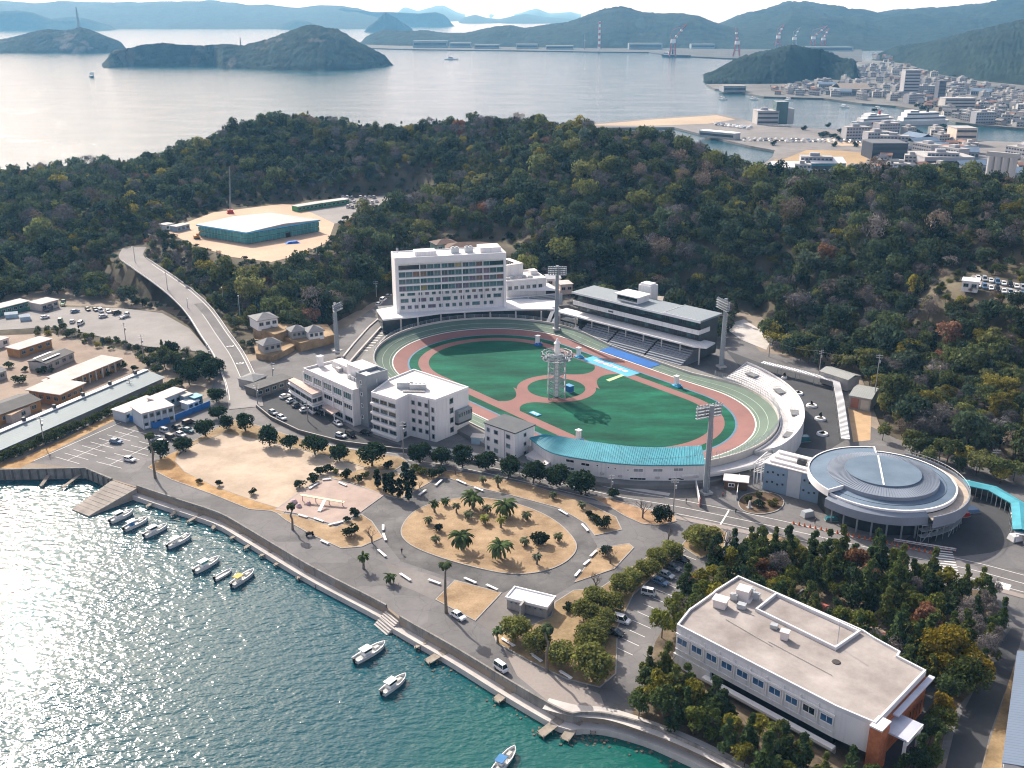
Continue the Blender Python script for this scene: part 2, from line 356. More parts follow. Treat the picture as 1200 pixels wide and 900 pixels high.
tag(mesh_obj('ground', me), kind='structure')
M_DIRT = mat('yard_dirt', (.25, .205, .16), .95, .28, .07, fine=.12)
mb = MB(); mb.prism(LOW, -4, Z0); tag(mb.build('lowland', M_DIRT), kind='structure')
# ---------------------------------------------------------------- vegetation
def leaf_mat(name, trans=.25):
 m, nt, b = new_mat(name); L = nt.links.new; nt.nodes.remove(b)
 at_ = N(nt, 'ShaderNodeAttribute', attribute_type='INSTANCER', attribute_name='tint')
 ge = N(nt, 'ShaderNodeNewGeometry'); r = N(nt, 'ShaderNodeMapRange'); L(ge.outputs['Random Per Island'], r.inputs[0]); r.inputs[3].default_value = .62; r.inputs[4].default_value = 1.45
 mu = N(nt, 'ShaderNodeVectorMath', operation='MULTIPLY'); L(at_.outputs['Color'], mu.inputs[0]); L(r.outputs[0], mu.inputs[1])
 d = N(nt, 'ShaderNodeBsdfDiffuse'); L(mu.outputs[0], d.inputs[0])
 t = N(nt, 'ShaderNodeBsdfTranslucent'); L(mu.outputs[0], t.inputs[0])
 mx = N(nt, 'ShaderNodeMixShader'); mx.inputs[0].default_value = trans; L(d.outputs[0], mx.inputs[1]); L(t.outputs[0], mx.inputs[2])
 L(mx.outputs[0], nt.nodes['Material Output'].inputs['Surface']); return m
M_LEAF = leaf_mat('leaves', .34); M_TWIG = leaf_mat('bare_twigs', .0)
M_BARK = mat('bark', (.10, .078, .058), .95, .3, 2.0)
M_BARKG = mat('palm_bark', (.17, .145, .115), .95, .3, 2.0)
def crown_mesh(name, seed, nclump, nleaf, size, rx, rz, zc, shape='round', m=None, sliver=1.0, core=True):
 "leaf clumps spread through a crown; unit: metres"
 r = np.random.RandomState(seed); V = []; Fc = []
 cl = []
 for i in range(nclump):
  if shape == 'round':
   a = r.uniform(0, 2 * PI); h = r.uniform(-.55, 1); rad = math.sqrt(max(0, 1 - h * h * .85)) * r.uniform(.25, .72)
   cl.append((rad * rx * math.cos(a), rad * rx * math.sin(a), zc + h * rz * .62, r.uniform(.30, .50) * rx))
  elif shape == 'ball':
   a = r.uniform(0, 2 * PI); h = r.uniform(-.8, .9); rad = math.sqrt(1 - h * h) * .5
   cl.append((rad * rx * math.cos(a), rad * rx * math.sin(a), zc + h * rz * .5, r.uniform(.44, .56) * rx))
  elif shape == 'cone':
   h = r.uniform(-1, 1); rad = (1 - (h + 1) / 2) ** .8 * r.uniform(.2, .85); a = r.uniform(0, 2 * PI)
   cl.append((rad * rx * math.cos(a), rad * rx * math.sin(a), zc + h * rz, (.22 + .25 * (1 - (h + 1) / 2)) * rx))
  elif shape == 'column':
   h = r.uniform(-1, 1); rad = (1 - h ** 4 * .7) * r.uniform(.2, .6) * (1 - .25 * h); a = r.uniform(0, 2 * PI)
   cl.append((rad * rx * math.cos(a), rad * rx * math.sin(a), zc + h * rz * .9, .45 * rx))
  elif shape == 'flat':
   a = r.uniform(0, 2 * PI); rad = math.sqrt(r.uniform(0, 1)) * .85; h = (1 - rad) * r.uniform(.2, 1) + r.uniform(-.25, .25)
   cl.append((rad * rx * math.cos(a), rad * rx * math.sin(a), zc + h * rz, r.uniform(.22, .38) * rx))
 for i in range(nleaf):
  cx, cy_, cz, cr = cl[i % nclump]
  d = r.normal(size=3); d /= np.linalg.norm(d)
  if d[2] < -.2 and r.rand() < .6: d[2] = -d[2]
  sq = .8 if shape in ('round', 'flat') else 1
  p = np.array([cx, cy_, cz]) + d * cr * (r.uniform(.55, 1.05)) * np.array([1, 1, sq])
  nrm = d * .8 + r.normal(size=3) * .55; nrm /= np.linalg.norm(nrm)
  u = np.cross(nrm, r.normal(size=3)); u /= np.linalg.norm(u); v = np.cross(nrm, u)
  s = size * r.uniform(.6, 1.35); b = len(V)
  w1, w2 = s, s * sliver * r.uniform(.6, 1)
  V += [p - u * w1 * .5, p - v * w2 * .5 + nrm * s * .12, p + u * w1 * .5, p + v * w2 * .5 + nrm * s * .12]
  Fc.append((b, b + 1, b + 2, b + 3))
 me = bpy.data.meshes.new(name); me.from_pydata([tuple(p) for p in V], [], Fc); me.materials.append(m or M_LEAF); me.update(); return me
def trunk_mesh(name, seed, h, r0, limbs=4, spread=2.0, top=None, m=None):
 r = random.Random(seed); mb = MB(); top = top or h
 l1 = Vector((r.uniform(-.3, .3), r.uniform(-.3, .3), h * .55)); l2 = Vector((r.uniform(-.5, .5), r.uniform(-.5, .5), top * .95))
 mb.tube([(0, 0, -.8), (0, 0, .2), l1, l2], [r0 * 1.35, r0, r0 * .7, r0 * .2], 6)
 for i in range(limbs):
  a = 2 * PI * i / limbs + r.uniform(-.4, .4); k = r.uniform(.4, .75)
  s = Vector((l1.x * k / .55, l1.y * k / .55, h * k)) if k < .55 else l1.lerp(l2, (k - .55) / .4)
  e = s + Vector((math.cos(a) * spread, math.sin(a) * spread, h * .32)); mid = s.lerp(e, .5) + Vector((0, 0, h * .03))
  mb.tube([s, mid, e], [r0 * .45, r0 * .3, r0 * .1], 5)
 return proto_me(mb, name, m or M_BARK)
def proto_me(mb, name, m):
 o = mb.build(name, m); me = o.data; bpy.data.objects.remove(o); return me
FOREST_P = []
def add_proto(me):
 o = bpy.data.objects.new('leafy_%02d' % len(FOREST_P), me); FOREST_P.append(o)
for i in range(5): add_proto(crown_mesh('crown_far', 10 + i, 9 + i, 620, .72, 3.6, 3.4, 4.4, 'ball' if i < 3 else 'round'))
for i in range(2): add_proto(crown_mesh('crown_far_cone', 30 + i, 14, 300, .75, 2.3, 4.2, 5.2, 'cone'))
for i in range(2): add_proto(crown_mesh('crown_far_flat', 40 + i, 12, 380, .9, 4.4, 2.4, 5.0, 'flat'))
for i in range(2): add_proto(crown_mesh('crown_far_bare', 50 + i, 12, 520, .85, 3.3, 3.2, 4.6, 'round', M_TWIG, .22))
pc = bpy.data.collections.new('forest_prototypes')
for o in FOREST_P: pc.objects.link(o)
G_GREEN = [(.036, .050, .027), (.029, .044, .027), (.046, .060, .028), (.040, .053, .035), (.054, .066, .027), (.024, .036, .022), (.040, .057, .031)]
G_OLIVE = [(.080, .092, .034), (.095, .098, .036), (.070, .084, .032), (.085, .092, .03), (.13, .115, .026)]
G_BARE = [(.105, .092, .082), (.085, .078, .074), (.12, .095, .072), (.095, .09, .088)]
G_RUST = [(.16, .082, .048), (.13, .075, .05)]
def pick_tint(x, y, r):
 "tree kind by the stand it grows in"
 n = mnoise.noise((x * .012, y * .012, 3.1)) ; n2 = mnoise.noise((x * .02, y * .02, 9.7)); q = r.random()
 right = min(1, max(0, (x - 60) / 120)) * min(1, max(0, (430 - y) / 120))
 bare = .16 + .32 * max(0, n2); ol = .12 + .42 * right + .2 * max(0, n)
 if q < bare: c = r.choice(G_BARE); k = r.choice((9, 10))
 elif q < bare + ol: c = r.choice(G_OLIVE); k = r.choice((0, 1, 2, 3, 4))
 elif q < bare + ol + .005 + .014 * right: c = r.choice(G_RUST); k = r.choice((0, 1, 7))
 else:
  c = r.choice(G_GREEN); k = r.choice((0, 1, 2, 3, 4, 5, 6, 7, 8))
 j = r.uniform(1.05, 2.3); return tuple(min(.3, v * j) for v in c), k
NOFOREST = [LOW, SITE, LOT, CLEAR, COURT]
# ---------------------------------------------------------------- far hills and islands
def hill_mat(name, col, var, scale, rock=None):
 m, nt, b = new_mat(name); L = nt.links.new
 tc = N(nt, 'ShaderNodeTexCoord'); n1 = N(nt, 'ShaderNodeTexNoise', _Scale=scale, _Detail=9.0, _Roughness=.72); L(tc.outputs['Object'], n1.inputs['Vector'])
 r = N(nt, 'ShaderNodeMapRange'); L(n1.outputs['Fac'], r.inputs[0]); r.inputs[1].default_value = .35; r.inputs[2].default_value = .65
 mx = N(nt, 'ShaderNodeMix', data_type='RGBA'); L(r.outputs[0], mx.inputs[0]); mx.inputs[6].default_value = c4([c * (1 - var) for c in col]); mx.inputs[7].default_value = c4([c * (1 + var) for c in col])
 out = mx.outputs[2]
 if rock:
  n2 = N(nt, 'ShaderNodeTexNoise', _Scale=.011, _Detail=6.0); L(tc.outputs['Object'], n2.inputs['Vector'])
  r2 = N(nt, 'ShaderNodeMapRange'); L(n2.outputs['Fac'], r2.inputs[0]); r2.inputs[1].default_value = .60; r2.inputs[2].default_value = .66
  m2 = N(nt, 'ShaderNodeMix', data_type='RGBA'); L(r2.outputs[0], m2.inputs[0]); L(out, m2.inputs[6]); m2.inputs[7].default_value = c4(rock); out = m2.outputs[2]
 L(out, b.inputs['Base Color']); b.inputs['Roughness'].default_value = 1; b.inputs['Specular IOR Level'].default_value = .05
 bp = N(nt, 'ShaderNodeBump'); bp.inputs['Distance'].default_value = 8; bp.inputs['Strength'].default_value = .8
 nb = N(nt, 'ShaderNodeTexNoise', _Scale=scale * 1.6, _Detail=7.0); L(tc.outputs['Object'], nb.inputs['Vector']); L(nb.outputs['Fac'], bp.inputs['Height']); L(bp.outputs[0], b.inputs['Normal'])
 return m
M_HILL = hill_mat('far_woods', (.018, .029, .024), .6, .02)
M_HILLR = hill_mat('rocky_woods', (.018, .029, .022), .6, .03, (.10, .09, .075))
def massif(name, crest, foot, yc, m, rough=.18, nu=150, na=26, tree=0.0, seed=0):
 us = np.linspace(crest[0][0], crest[-1][0], nu)
 vc = np.interp(us, [c[0] for c in crest], [c[1] for c in crest]); vf = np.interp(us, [c[0] for c in foot], [c[1] for c in foot])
 V = []
 r = np.random.RandomState(seed)
 for i in range(nu):
  top = aty(us[i], vc[i], yc); ft = at(us[i], vf[i], 0); ft = ft * 1.0
  edge = min(1, i / 6, (nu - 1 - i) / 6)
  zt = max(top.z, -2) * edge - (1 - edge) * 4
  for j in range(na + 1):
   t = 2 * j / na
   if t <= 1: p = ft.lerp(top, t); s = math.sin(t * PI / 2) ** 1.15
   else: p = top + (top - ft) * (t - 1); s = math.cos((t - 1) * PI / 2) ** 1.2
   q = Vector((p.x, p.y, 0))
   nz = mnoise.fractal((p.x / 330 + seed, p.y / 330, seed), .9, 2.1, 5)
   k = min(1, t * 2.2) * (1 if t <= 1 else max(0, 2 - t))
   z = -3 + (zt + 3) * s + nz * rough * max(zt, 4) * k * (0.35 if abs(t - 1) < .12 else 1)
   if tree and .08 < t < 1.9: z += r.uniform(0, tree) * edge
   V.append((p.x, p.y, z))
 F = [(i * (na + 1) + j, (i + 1) * (na + 1) + j, (i + 1) * (na + 1) + j + 1, i * (na + 1) + j + 1) for i in range(nu - 1) for j in range(na)]
 me = bpy.data.meshes.new(name); me.from_pydata(V, [], F); me.materials.append(m); me.polygons.foreach_set('use_smooth', [True] * len(F)); me.update()
 return tag(mesh_obj(name, me), kind='structure')
def fl(v): return [(-9999, v), (9999, v)]
massif('island', [(116, 71), (122, 68), (135, 62), (150, 60), (170, 56), (190, 54), (210, 56), (240, 57), (262, 54), (285, 56), (300, 52), (320, 46), (340, 38), (355, 33), (365, 31), (375, 33), (385, 36), (400, 40), (420, 52), (440, 62), (455, 69), (465, 76)],
 [(116, 72), (150, 77), (200, 78), (250, 76.5), (260, 80), (320, 83), (380, 84), (430, 81), (465, 76)], 2650, M_HILLR, .16, 150, 64, 7, 3)
massif('island', [(-60, 52), (0, 48), (20, 44), (40, 38), (55, 35), (75, 37), (95, 33), (105, 36), (120, 42), (140, 50), (154, 60)], [(-60, 63), (0, 62.5), (100, 62.5), (154, 61)], 3550, M_HILLR, .14, 120, 60, 6, 5)
massif('island', [(425, 37), (440, 26), (452, 15), (465, 22), (475, 29), (487, 37)], fl(37.2), 6500, M_HILL, .1, 90, 20, 6, 7)
massif('hill', [(416, 52), (430, 44), (450, 36), (470, 38), (500, 37), (520, 40), (545, 40), (570, 34), (580, 32), (600, 31), (615, 34), (640, 30), (665, 27), (690, 19), (710, 14), (728, 12), (745, 15), (770, 18), (800, 18), (820, 20), (840, 28), (870, 36), (900, 42), (940, 50)],
 [(416, 53), (470, 55), (560, 56), (700, 58), (800, 58), (940, 60)], 4300, M_HILL, .2, 260, 70, 5, 11)
massif('mountain', [(780, 50), (846, 29), (860, 22), (880, 15), (905, 10), (925, 4), (935, 5), (955, 8), (990, 13), (1010, 13), (1030, 17), (1060, 14), (1100, 11), (1130, 8), (1160, 5), (1200, 2), (1290, -3)], fl(60), 5200, M_HILL, .26, 200, 80, 5, 13)
massif('hill', [(1018, 70), (1030, 65), (1050, 56), (1080, 52), (1110, 46), (1140, 38), (1170, 31), (1200, 25), (1290, 17)], [(1018, 71), (1060, 76), (1100, 90), (1140, 97), (1200, 103), (1290, 108)], 2900, M_HILL, .26, 150, 80, 6, 17)
massif('hill', [(818, 98), (835, 88), (850, 80), (865, 72), (880, 68), (900, 64), (915, 60), (925, 57), (935, 58), (950, 61), (970, 65), (985, 72), (1000, 74), (1012, 82)], [(818, 98), (840, 99), (880, 99.5), (920, 99), (960, 92), (1012, 84)], 2150, M_HILL, .2, 110, 64, 7, 19)
massif('mountain', [(-80, 2), (0, 1), (40, 4), (70, 1), (100, 3), (130, 2.5), (160, 3), (190, 2), (220, 2), (250, 1.5), (275, 3), (290, 6), (320, 7), (350, 9), (375, 6), (400, 6), (420, 10), (440, 16), (470, 30)], fl(34.3), 9500, M_HILL, .12, 220, 26, 0, 23)
massif('hill', [(-80, 15), (0, 13), (20, 12), (40, 15), (60, 22), (75, 20), (90, 19), (110, 24), (140, 33)], fl(35.8), 7100, M_HILL, .12, 120, 20, 0, 29)
massif('hill', [(322, 33), (335, 27), (345, 23), (360, 25), (380, 33)], fl(33.6), 7400, M_HILL, .1, 60, 14, 0, 31)
massif('mountain', [(380, 20), (400, 9), (420, 12), (440, 14), (460, 14), (490, 16), (510, 14), (520, 17), (535, 30)], fl(31), 8600, M_HILL, .1, 100, 20, 0, 37)
massif('mountain', [(455, 18), (475, 8), (490, 13), (510, 7), (520, 6), (535, 14), (550, 20), (575, 18), (600, 19), (620, 12), (630, 10), (645, 16), (670, 14), (690, 22), (760, 24), (800, 22), (830, 19), (850, 23), (880, 24)], fl(25.5), 22000, M_HILL, .08, 160, 16, 0, 41)
massif('mountain', [(530, 28), (545, 20), (557, 17), (570, 21), (585, 23), (600, 19), (615, 16), (640, 20), (665, 22), (700, 27)], fl(28), 12500, M_HILL, .08, 100, 16, 0, 43)
KEEPOFF = []
# ---------------------------------------------------------------- shared materials
WHITE = mat('white_wall', (.74, .73, .72), .8, .06, .15, streak=.16)
WHITEB = mat('white_bright', (.80, .79, .78), .7, .05, .2)
WROOF = mat('pale_roof', (.66, .61, .58), .85, .13, .12, fine=.06)
CONC = mat('concrete', (.36, .345, .325), .9, .2, .25, fine=.1)
CONCL = mat('pale_concrete', (.50, .47, .44), .9, .16, .2, fine=.08)
CONCD = mat('dark_concrete', (.135, .13, .12), .9, .3, .3, fine=.1, streak=.3)
ASPH = mat('asphalt', (.155, .150, .149), .92, .22, .08, fine=.12, crack=.09)
ASPHD = mat('asphalt_dark', (.062, .064, .068), .92, .25, .07, fine=.1)
ASPHL = mat('asphalt_worn', (.19, .175, .165), .92, .22, .09, fine=.12)
GREYP = mat('grey_paint', (.26, .29, .31), .6, .08, .5)
STEEL = mat('galvanised_steel', (.42, .45, .47), .5, .1, .8, metal=.3)
DARKM = mat('dark_metal', (.045, .05, .055), .6, .2, .8)
BLACK = mat('black_paint', (.015, .015, .017), .4, .2, 1)
GLASS = glassmat('window_glass', (.018, .032, .038))
GLASST = glassmat('teal_glass', (.05, .12, .13), .06)
LINEW = mat('line_paint', (.72, .71, .68), .8, .12, .8)
PINK = mat('pink_track', (.245, .122, .108), .85, .12, .1, fine=.08)
TGREEN = mat('track_green', (.115, .165, .128), .8, .12, .09, fine=.06)
TBLUE = mat('track_blue', (.012, .12, .40), .7, .15, .12)
TCYAN = mat('cyan_paint', (.10, .42, .66), .7, .15, .15)
DRYG = mat('dry_grass', (.28, .185, .10), .95, .26, .16, fine=.3, col2=(.35, .25, .15))
SAND = mat('sandy_ground', (.42, .325, .24), .95, .2, .07, fine=.1, col2=(.47, .385, .295))
m, nt, b = new_mat('infield_turf'); L = nt.links.new; tc = N(nt, 'ShaderNodeTexCoord')
mp = N(nt, 'ShaderNodeMapping'); mp.inputs['Rotation'].default_value = (0, 0, R(20)); mp.inputs['Scale'].default_value = (1, 3.2, 1); L(tc.outputs['Object'], mp.inputs['Vector'])
n1 = N(nt, 'ShaderNodeTexNoise', _Scale=.035, _Detail=6.0, _Roughness=.62); L(mp.outputs[0], n1.inputs['Vector'])
cr = N(nt, 'ShaderNodeValToRGB'); L(n1.outputs['Fac'], cr.inputs[0]); e = cr.color_ramp.elements
e[0].position = .32; e[0].color = (.004, .042, .025, 1); e[1].position = .70; e[1].color = (.012, .155, .088, 1)
q = e.new(.5); q.color = (.007, .088, .05, 1)
n2 = N(nt, 'ShaderNodeTexNoise', _Scale=.6, _Detail=4.0); L(tc.outputs['Object'], n2.inputs['Vector'])
mr = N(nt, 'ShaderNodeMapRange'); L(n2.outputs['Fac'], mr.inputs[0]); mr.inputs[3].default_value = .75; mr.inputs[4].default_value = 1.25
mu = N(nt, 'ShaderNodeVectorMath', operation='MULTIPLY'); L(cr.outputs[0], mu.inputs[0]); L(mr.outputs[0], mu.inputs[1]); L(mu.outputs[0], b.inputs['Base Color']); b.inputs['Roughness'].default_value = .9; b.inputs['Specular IOR Level'].default_value = .15
TURF = m
# ---------------------------------------------------------------- the cycling bowl
TH = R(-51); AX = Vector((math.cos(TH), math.sin(TH), 0)); NX = Vector((-math.sin(TH), math.cos(TH), 0))
TC = Vector((16, 345, 0)) + NX * 1.5
ZV = 4.0
def loc2w(a, n, z=0): p = TC + AX * a + NX * n; return Vector((p.x, p.y, z))
def w2loc(p): d = Vector((p[0], p[1], 0)) - TC; return d.dot(AX), d.dot(NX)
def ring(r, Lh, z, bank=None, n=40):
 "closed stadium curve, counter-clockwise from the start of the home straight"
 out = []
 def zz(k): return z if bank is None else z + bank * k
 m_ = 14
 for i in range(m_): t = i / m_; out.append(loc2w(-Lh + 2 * Lh * (1 - t), r, zz(max(0, abs(2 * t - 1) - .55) / .9)))
 for i in range(n): t = PI * i / n; out.append(loc2w(-Lh - r * math.sin(t), r * math.cos(t), zz(.5 + .5 * math.sin(t) ** .7)))
 for i in range(m_): t = i / m_; out.append(loc2w(-Lh + 2 * Lh * t, -r, zz(max(0, abs(2 * t - 1) - .55) / .9)))
 for i in range(n): t = PI * i / n; out.append(loc2w(Lh + r * math.sin(t), -r * math.cos(t), zz(.5 + .5 * math.sin(t) ** .7)))
 return out
velo = thing('cycling_track', 'oval banked cycling track with pink lanes round a green infield', 'velodrome', (TC.x, TC.y, ZV))
def vsheet(name, poly, z, m):
 mb = MB(); mb.poly([(p[0], p[1], z) for p in poly]); return mb.build(name, m, velo, world=True)
Gr, Ir, Mr, Or, Br = ring(26, 37, ZV), ring(30, 37, ZV), ring(34, 37, ZV), ring(39.5, 37.5, ZV, .9), ring(46.3, 37.5, ZV + .25, 3.1)
o = vsheet('infield', ring(34.6, 37, ZV), ZV + .02, TURF)
mb = MB(); mb.strip([p + Vector((0, 0, .05)) for p in Gr], [p + Vector((0, 0, .05)) for p in Ir], closed=True); mb.build('inner_path', PINK, velo, world=True)
mb = MB(); mb.strip([p + Vector((0, 0, .06)) for p in Mr], [p + Vector((0, 0, .04)) for p in Or], closed=True); mb.build('pink_lane', PINK, velo, world=True)
def lerp_ring(A, B, t): return [a.lerp(b, t) for a, b in zip(A, B)]
mb = MB(); mb.strip([p + Vector((0, 0, .04)) for p in Or], Br, closed=True); mb.build('green_banking', TGREEN, velo, world=True)
mb = MB(); A_ = [p + Vector((0, 0, .09)) for p in ring(33.4, 37, ZV)]; mb.strip(A_, [p + Vector((0, 0, .09)) for p in ring(34.1, 37, ZV)], closed=True); mb.build('blue_line', mat('line_blue', (.10, .20, .29), .8), velo, world=True)
mb = MB(); mb.strip([p + Vector((0, 0, .09)) for p in ring(39.3, 37.5, ZV, .9)], [p + Vector((0, 0, .10)) for p in ring(39.75, 37.5, ZV + .01, .95)], closed=True); mb.build('white_line', LINEW, velo, world=True)
for k in (.16, .55):
 mb = MB(); a = lerp_ring(Or, Br, k); bb = lerp_ring(Or, Br, k + .025); mb.strip([p + Vector((0, 0, .09)) for p in a], [p + Vector((0, 0, .09)) for p in bb], closed=True); mb.build('lane_line', mat('faded_line', (.36, .45, .36), .8), velo, world=True)
rim0 = Br; rim1 = [p + Vector((0, 0, .8)) for p in Br]
mb = MB(); mb.strip(rim0, rim1, closed=True); out1 = [p for p in ring(46.75, 37.5, ZV + 1.05, 3.1)]; mb.strip(rim1, out1, closed=True); mb.strip(out1, [Vector((p.x, p.y, 2)) for p in out1], closed=True)
mb.build('rim_wall', CONCL, velo, world=True)
mb = MB(); ap0 = ring(46.9, 37.5, ZV + .6); ap1 = ring(52.5, 37.5, ZV + .2)
sel = [i for i, p in enumerate(ap0) if True]
mb.strip([p + Vector((0, 0, 0)) for p in ap0], ap1, closed=True); mb.strip(ap1, [p - Vector((0, 0, 2)) for p in ap1], closed=True); mb.build('apron', mat('apron_grey', (.20, .195, .185), .9, .2, .1, fine=.1), velo, world=True)
CI = at(652, 455, ZV); ca_, cn_ = w2loc(CI)
def circ(r, z, n=40): return [Vector((CI.x + r * math.cos(2 * PI * i / n), CI.y + r * math.sin(2 * PI * i / n), z)) for i in range(n)]
mb = MB(); mb.strip(circ(10.4, ZV + .075), circ(14.2, ZV + .075), closed=True); mb.build('ring_path', PINK, velo, world=True)
vsheet('round_lawn', circ(10.35, 0), ZV + .07, TURF)
def flare(side):
 out = []
 n1 = cn_ + side * 11.5; n2 = side * 28.0 + 0
 L_, R_ = [], []
 for i in range(13):
  t = i / 12; wd = 3.0 + 8.0 * abs(2 * t - 1.1) ** 2.2 * (1 if t > .5 else .75); nn = n1 + (n2 - n1) * t
  ac = ca_ + (-3.5 if side > 0 else 3.5) * t
  L_.append(loc2w(ac - wd, nn)); R_.append(loc2w(ac + wd, nn))
 return L_ + R_[::-1]
vsheet('cross_path', flare(1), ZV + .062, PINK); vsheet('cross_path', flare(-1), ZV + .064, PINK)
def quadpx(name, pts, z, m): return vsheet(name, pp(pts, z), z, m)
bp_ = [w2loc(at(u, v, ZV + .4)) for u, v in ((706, 402.5), (773, 421), (762, 430), (694, 412))]
mb = MB(); a0, a1 = -24.5, -1.0
def zon(n_): return ZV + .30 + .06 * max(0, n_ - 39.5)
a_l = w2loc(at(694, 412, ZV + .4))[0]; a_r = w2loc(at(761.5, 430.5, ZV + .4))[0]
mb.add([loc2w(a_l, 39.9, ZV + .17), loc2w(a_r, 39.9, ZV + .17), loc2w(a_r, 45.9, ZV + .36), loc2w(a_l, 45.9, ZV + .36)], [(0, 1, 2, 3)]); mb.build('blue_pad', TBLUE, velo, world=True)
cy0, cy1 = w2loc(at(672, 424, ZV))[0], w2loc(at(738, 441, ZV))[0]
mb = MB(); mb.add([loc2w(cy0, 26.6, ZV + .1), loc2w(cy1, 26.6, ZV + .1), loc2w(cy1, 33.2, ZV + .1), loc2w(cy0, 33.2, ZV + .1)], [(0, 1, 2, 3)]); mb.build('finish_mat', TCYAN, velo, world=True)
tw = MB(); am = (cy0 + cy1) / 2
for i in range(7):     # blocky lettering too small to read
 a0 = am - 9 + i * 2.6; hh = (1.6, 2.2, 1.9, 2.3, 1.5, 2.1, 1.8)[i]
 tw.add([loc2w(a0, 29.7 - hh / 2 + .8, ZV + .13), loc2w(a0 + 2.0, 29.7 - hh / 2 + .8, ZV + .13), loc2w(a0 + 2.0, 29.7 + hh / 2 + .8, ZV + .13), loc2w(a0, 29.7 + hh / 2 + .8, ZV + .13)], [(0, 1, 2, 3)], 0 if i in (0, 2, 4, 6) else 1)
tw.build('lettering', [LINEW, mat('pink_letter', (.7, .42, .42), .8)], velo, world=True)
quadpx('pale_strip', [(710, 445), (728, 438.5), (732, 440), (714, 447)], ZV + .11, mat('pale_green_paint', (.42, .55, .30), .8))
# far-corner fence standing on the rim (mesh panels between posts)
def rail_along(pts, h, name, label, parent=None, gap=2.6, mats=None, bars=3):
 post = mats or STEEL
 mb = MB(); acc = 0
 for i in range(len(pts) - 1):
  a, b = pts[i], pts[i + 1]
  for k in range(bars): mb.tube([a + Vector((0, 0, h * (k + 1) / bars)), b + Vector((0, 0, h * (k + 1) / bars))], .05, 4, cap=False)
  mb.tube([a, a + Vector((0, 0, h))], .06, 4)
 return mb.build(name, post, parent, world=True)
nR = len(Br)
east = [out1[i] for i in range(nR) if w2loc(out1[i])[0] > 30]
east.sort(key=lambda p: math.atan2(w2loc(p)[1], w2loc(p)[0] - 37.5))
fn = thing('track_fence', 'grey mesh fence on the rim of the far bend below the white terraces', 'fence', tuple(east[0]))
mb = MB()
for i in range(len(east) - 1):
 a, b = east[i], east[i + 1]
 for k in range(7): mb.tube([a + Vector((0, 0, .3 + .33 * k)), b + Vector((0, 0, .3 + .33 * k))], .035, 3, cap=False)
 for k in range(3): q = a.lerp(b, k / 3); mb.tube([q, q + Vector((0, 0, 2.4))], .045, 4, cap=False)
mb.build('mesh_panel', STEEL, fn, world=True)
for p in east[::3]: mb = MB(); mb.tube([p, p + Vector((0, 0, 2.6))], .09, 5); mb.build('post', STEEL, fn, world=True)
west = [out1[i] for i in range(nR) if w2loc(out1[i])[0] < -38]; west.sort(key=lambda p: math.atan2(w2loc(p)[1], -w2loc(p)[0] - 37.5))
fn2 = thing('track_fence', 'thin rail fence round the shaded bend below the hotel', 'fence', tuple(west[0])); rail_along(west, 1.3, 'rail', '', fn2);
for p in (west[0], west[-1]): mb = MB(); mb.box(tuple(p + Vector((0, 0, .6))), (.3, .3, 1.3)); mb.build('end_post', STEEL, fn2, world=True)
def stand_box(u, v, label, base_m=TCYAN):
 p = at(u, v, ZV); t = thing('judge_stand', label, 'stand', (p.x, p.y, ZV + .05), TH, 'small judge stands round the infield')
 mb = MB(); mb.box((0, 0, .25), (3.0, 2.6, .5)); mb.box((.5, 0, .75), (1.4, 2.0, .5)); mb.build('plinth', base_m, t)
 mb = MB(); mb.box((-.3, 0, 2.2), (1.3, 1.3, 3.0), taper=.92); mb.build('tower', WHITEB, t)
 mb = MB(); mb.box((-.3, 0, 3.9), (1.7, 1.7, .25)); mb.build('roof', WHITEB, t)
 mb = MB(); mb.tube([(1.3, .8, .5), (1.3, .8, 1.6), (1.3, -.8, 1.6), (1.3, -.8, .5)], .06, 4); mb.build('handrail', STEEL, t)
stand_box(678.5, 518, 'white judge stand with blue plinth behind the turquoise roof', TBLUE); stand_box(793, 453, 'white judge stand on blue plinth in the far home straight'); stand_box(630.5, 404.5, 'white judge stand on deep blue plinth by the shaded back bend', TBLUE); stand_box(678.5, 419, 'white judge stand at the near end of the cyan finish mat')
p = at(627, 485, ZV + .1); sgn = thing('finish_sign', 'small pale blue ground sign lying on the worn turf', 'ground sign', tuple(p), TH)
mb = MB(); mb.box((0, 0, .1), (4.2, 2.0, .2)); mb.build('board', TCYAN, sgn); mb = MB(); mb.box((-.6, 0, .23), (1.6, .8, .06)); mb.box((1.1, .2, .23), (.9, .7, .06)); mb.build('lettering', LINEW, sgn)
c = at(652, 465, ZV); c.z = ZV
t = thing('lattice_tower', 'round steel lattice tower with lamp ring in the middle of the infield', 'lighting tower', tuple(c))
Rt = 4.1; Ht = 15.0
mb = MB()
for i in range(4):
 a = PI / 4 + i * PI / 2; a2 = a + PI / 2; P0 = Vector((Rt * math.cos(a), Rt * math.sin(a), 0)); P1 = Vector((Rt * math.cos(a2), Rt * math.sin(a2), 0))
 mb.tube([P0, P0 + Vector((0, 0, Ht))], .2, 6); mb.tube([P0 * .3, P0 * .3 + Vector((0, 0, Ht))], .12, 5)
 for k in range(6):
  z = k * Ht / 6; z2 = z + Ht / 6; mb.tube([P0 + Vector((0, 0, z)), P1 + Vector((0, 0, z2))], .1, 4); mb.tube([P1 + Vector((0, 0, z)), P0 + Vector((0, 0, z2))], .1, 4); mb.tube([P0 + Vector((0, 0, z2)), P1 + Vector((0, 0, z2))], .1, 4); mb.tube([P0 + Vector((0, 0, z2)), Vector((0, 0, z2))], .08, 4); mb.tube([P0 + Vector((0, 0, z2)), Vector((0, 0, z))], .07, 4)
mb.build('lattice', STEEL, t)
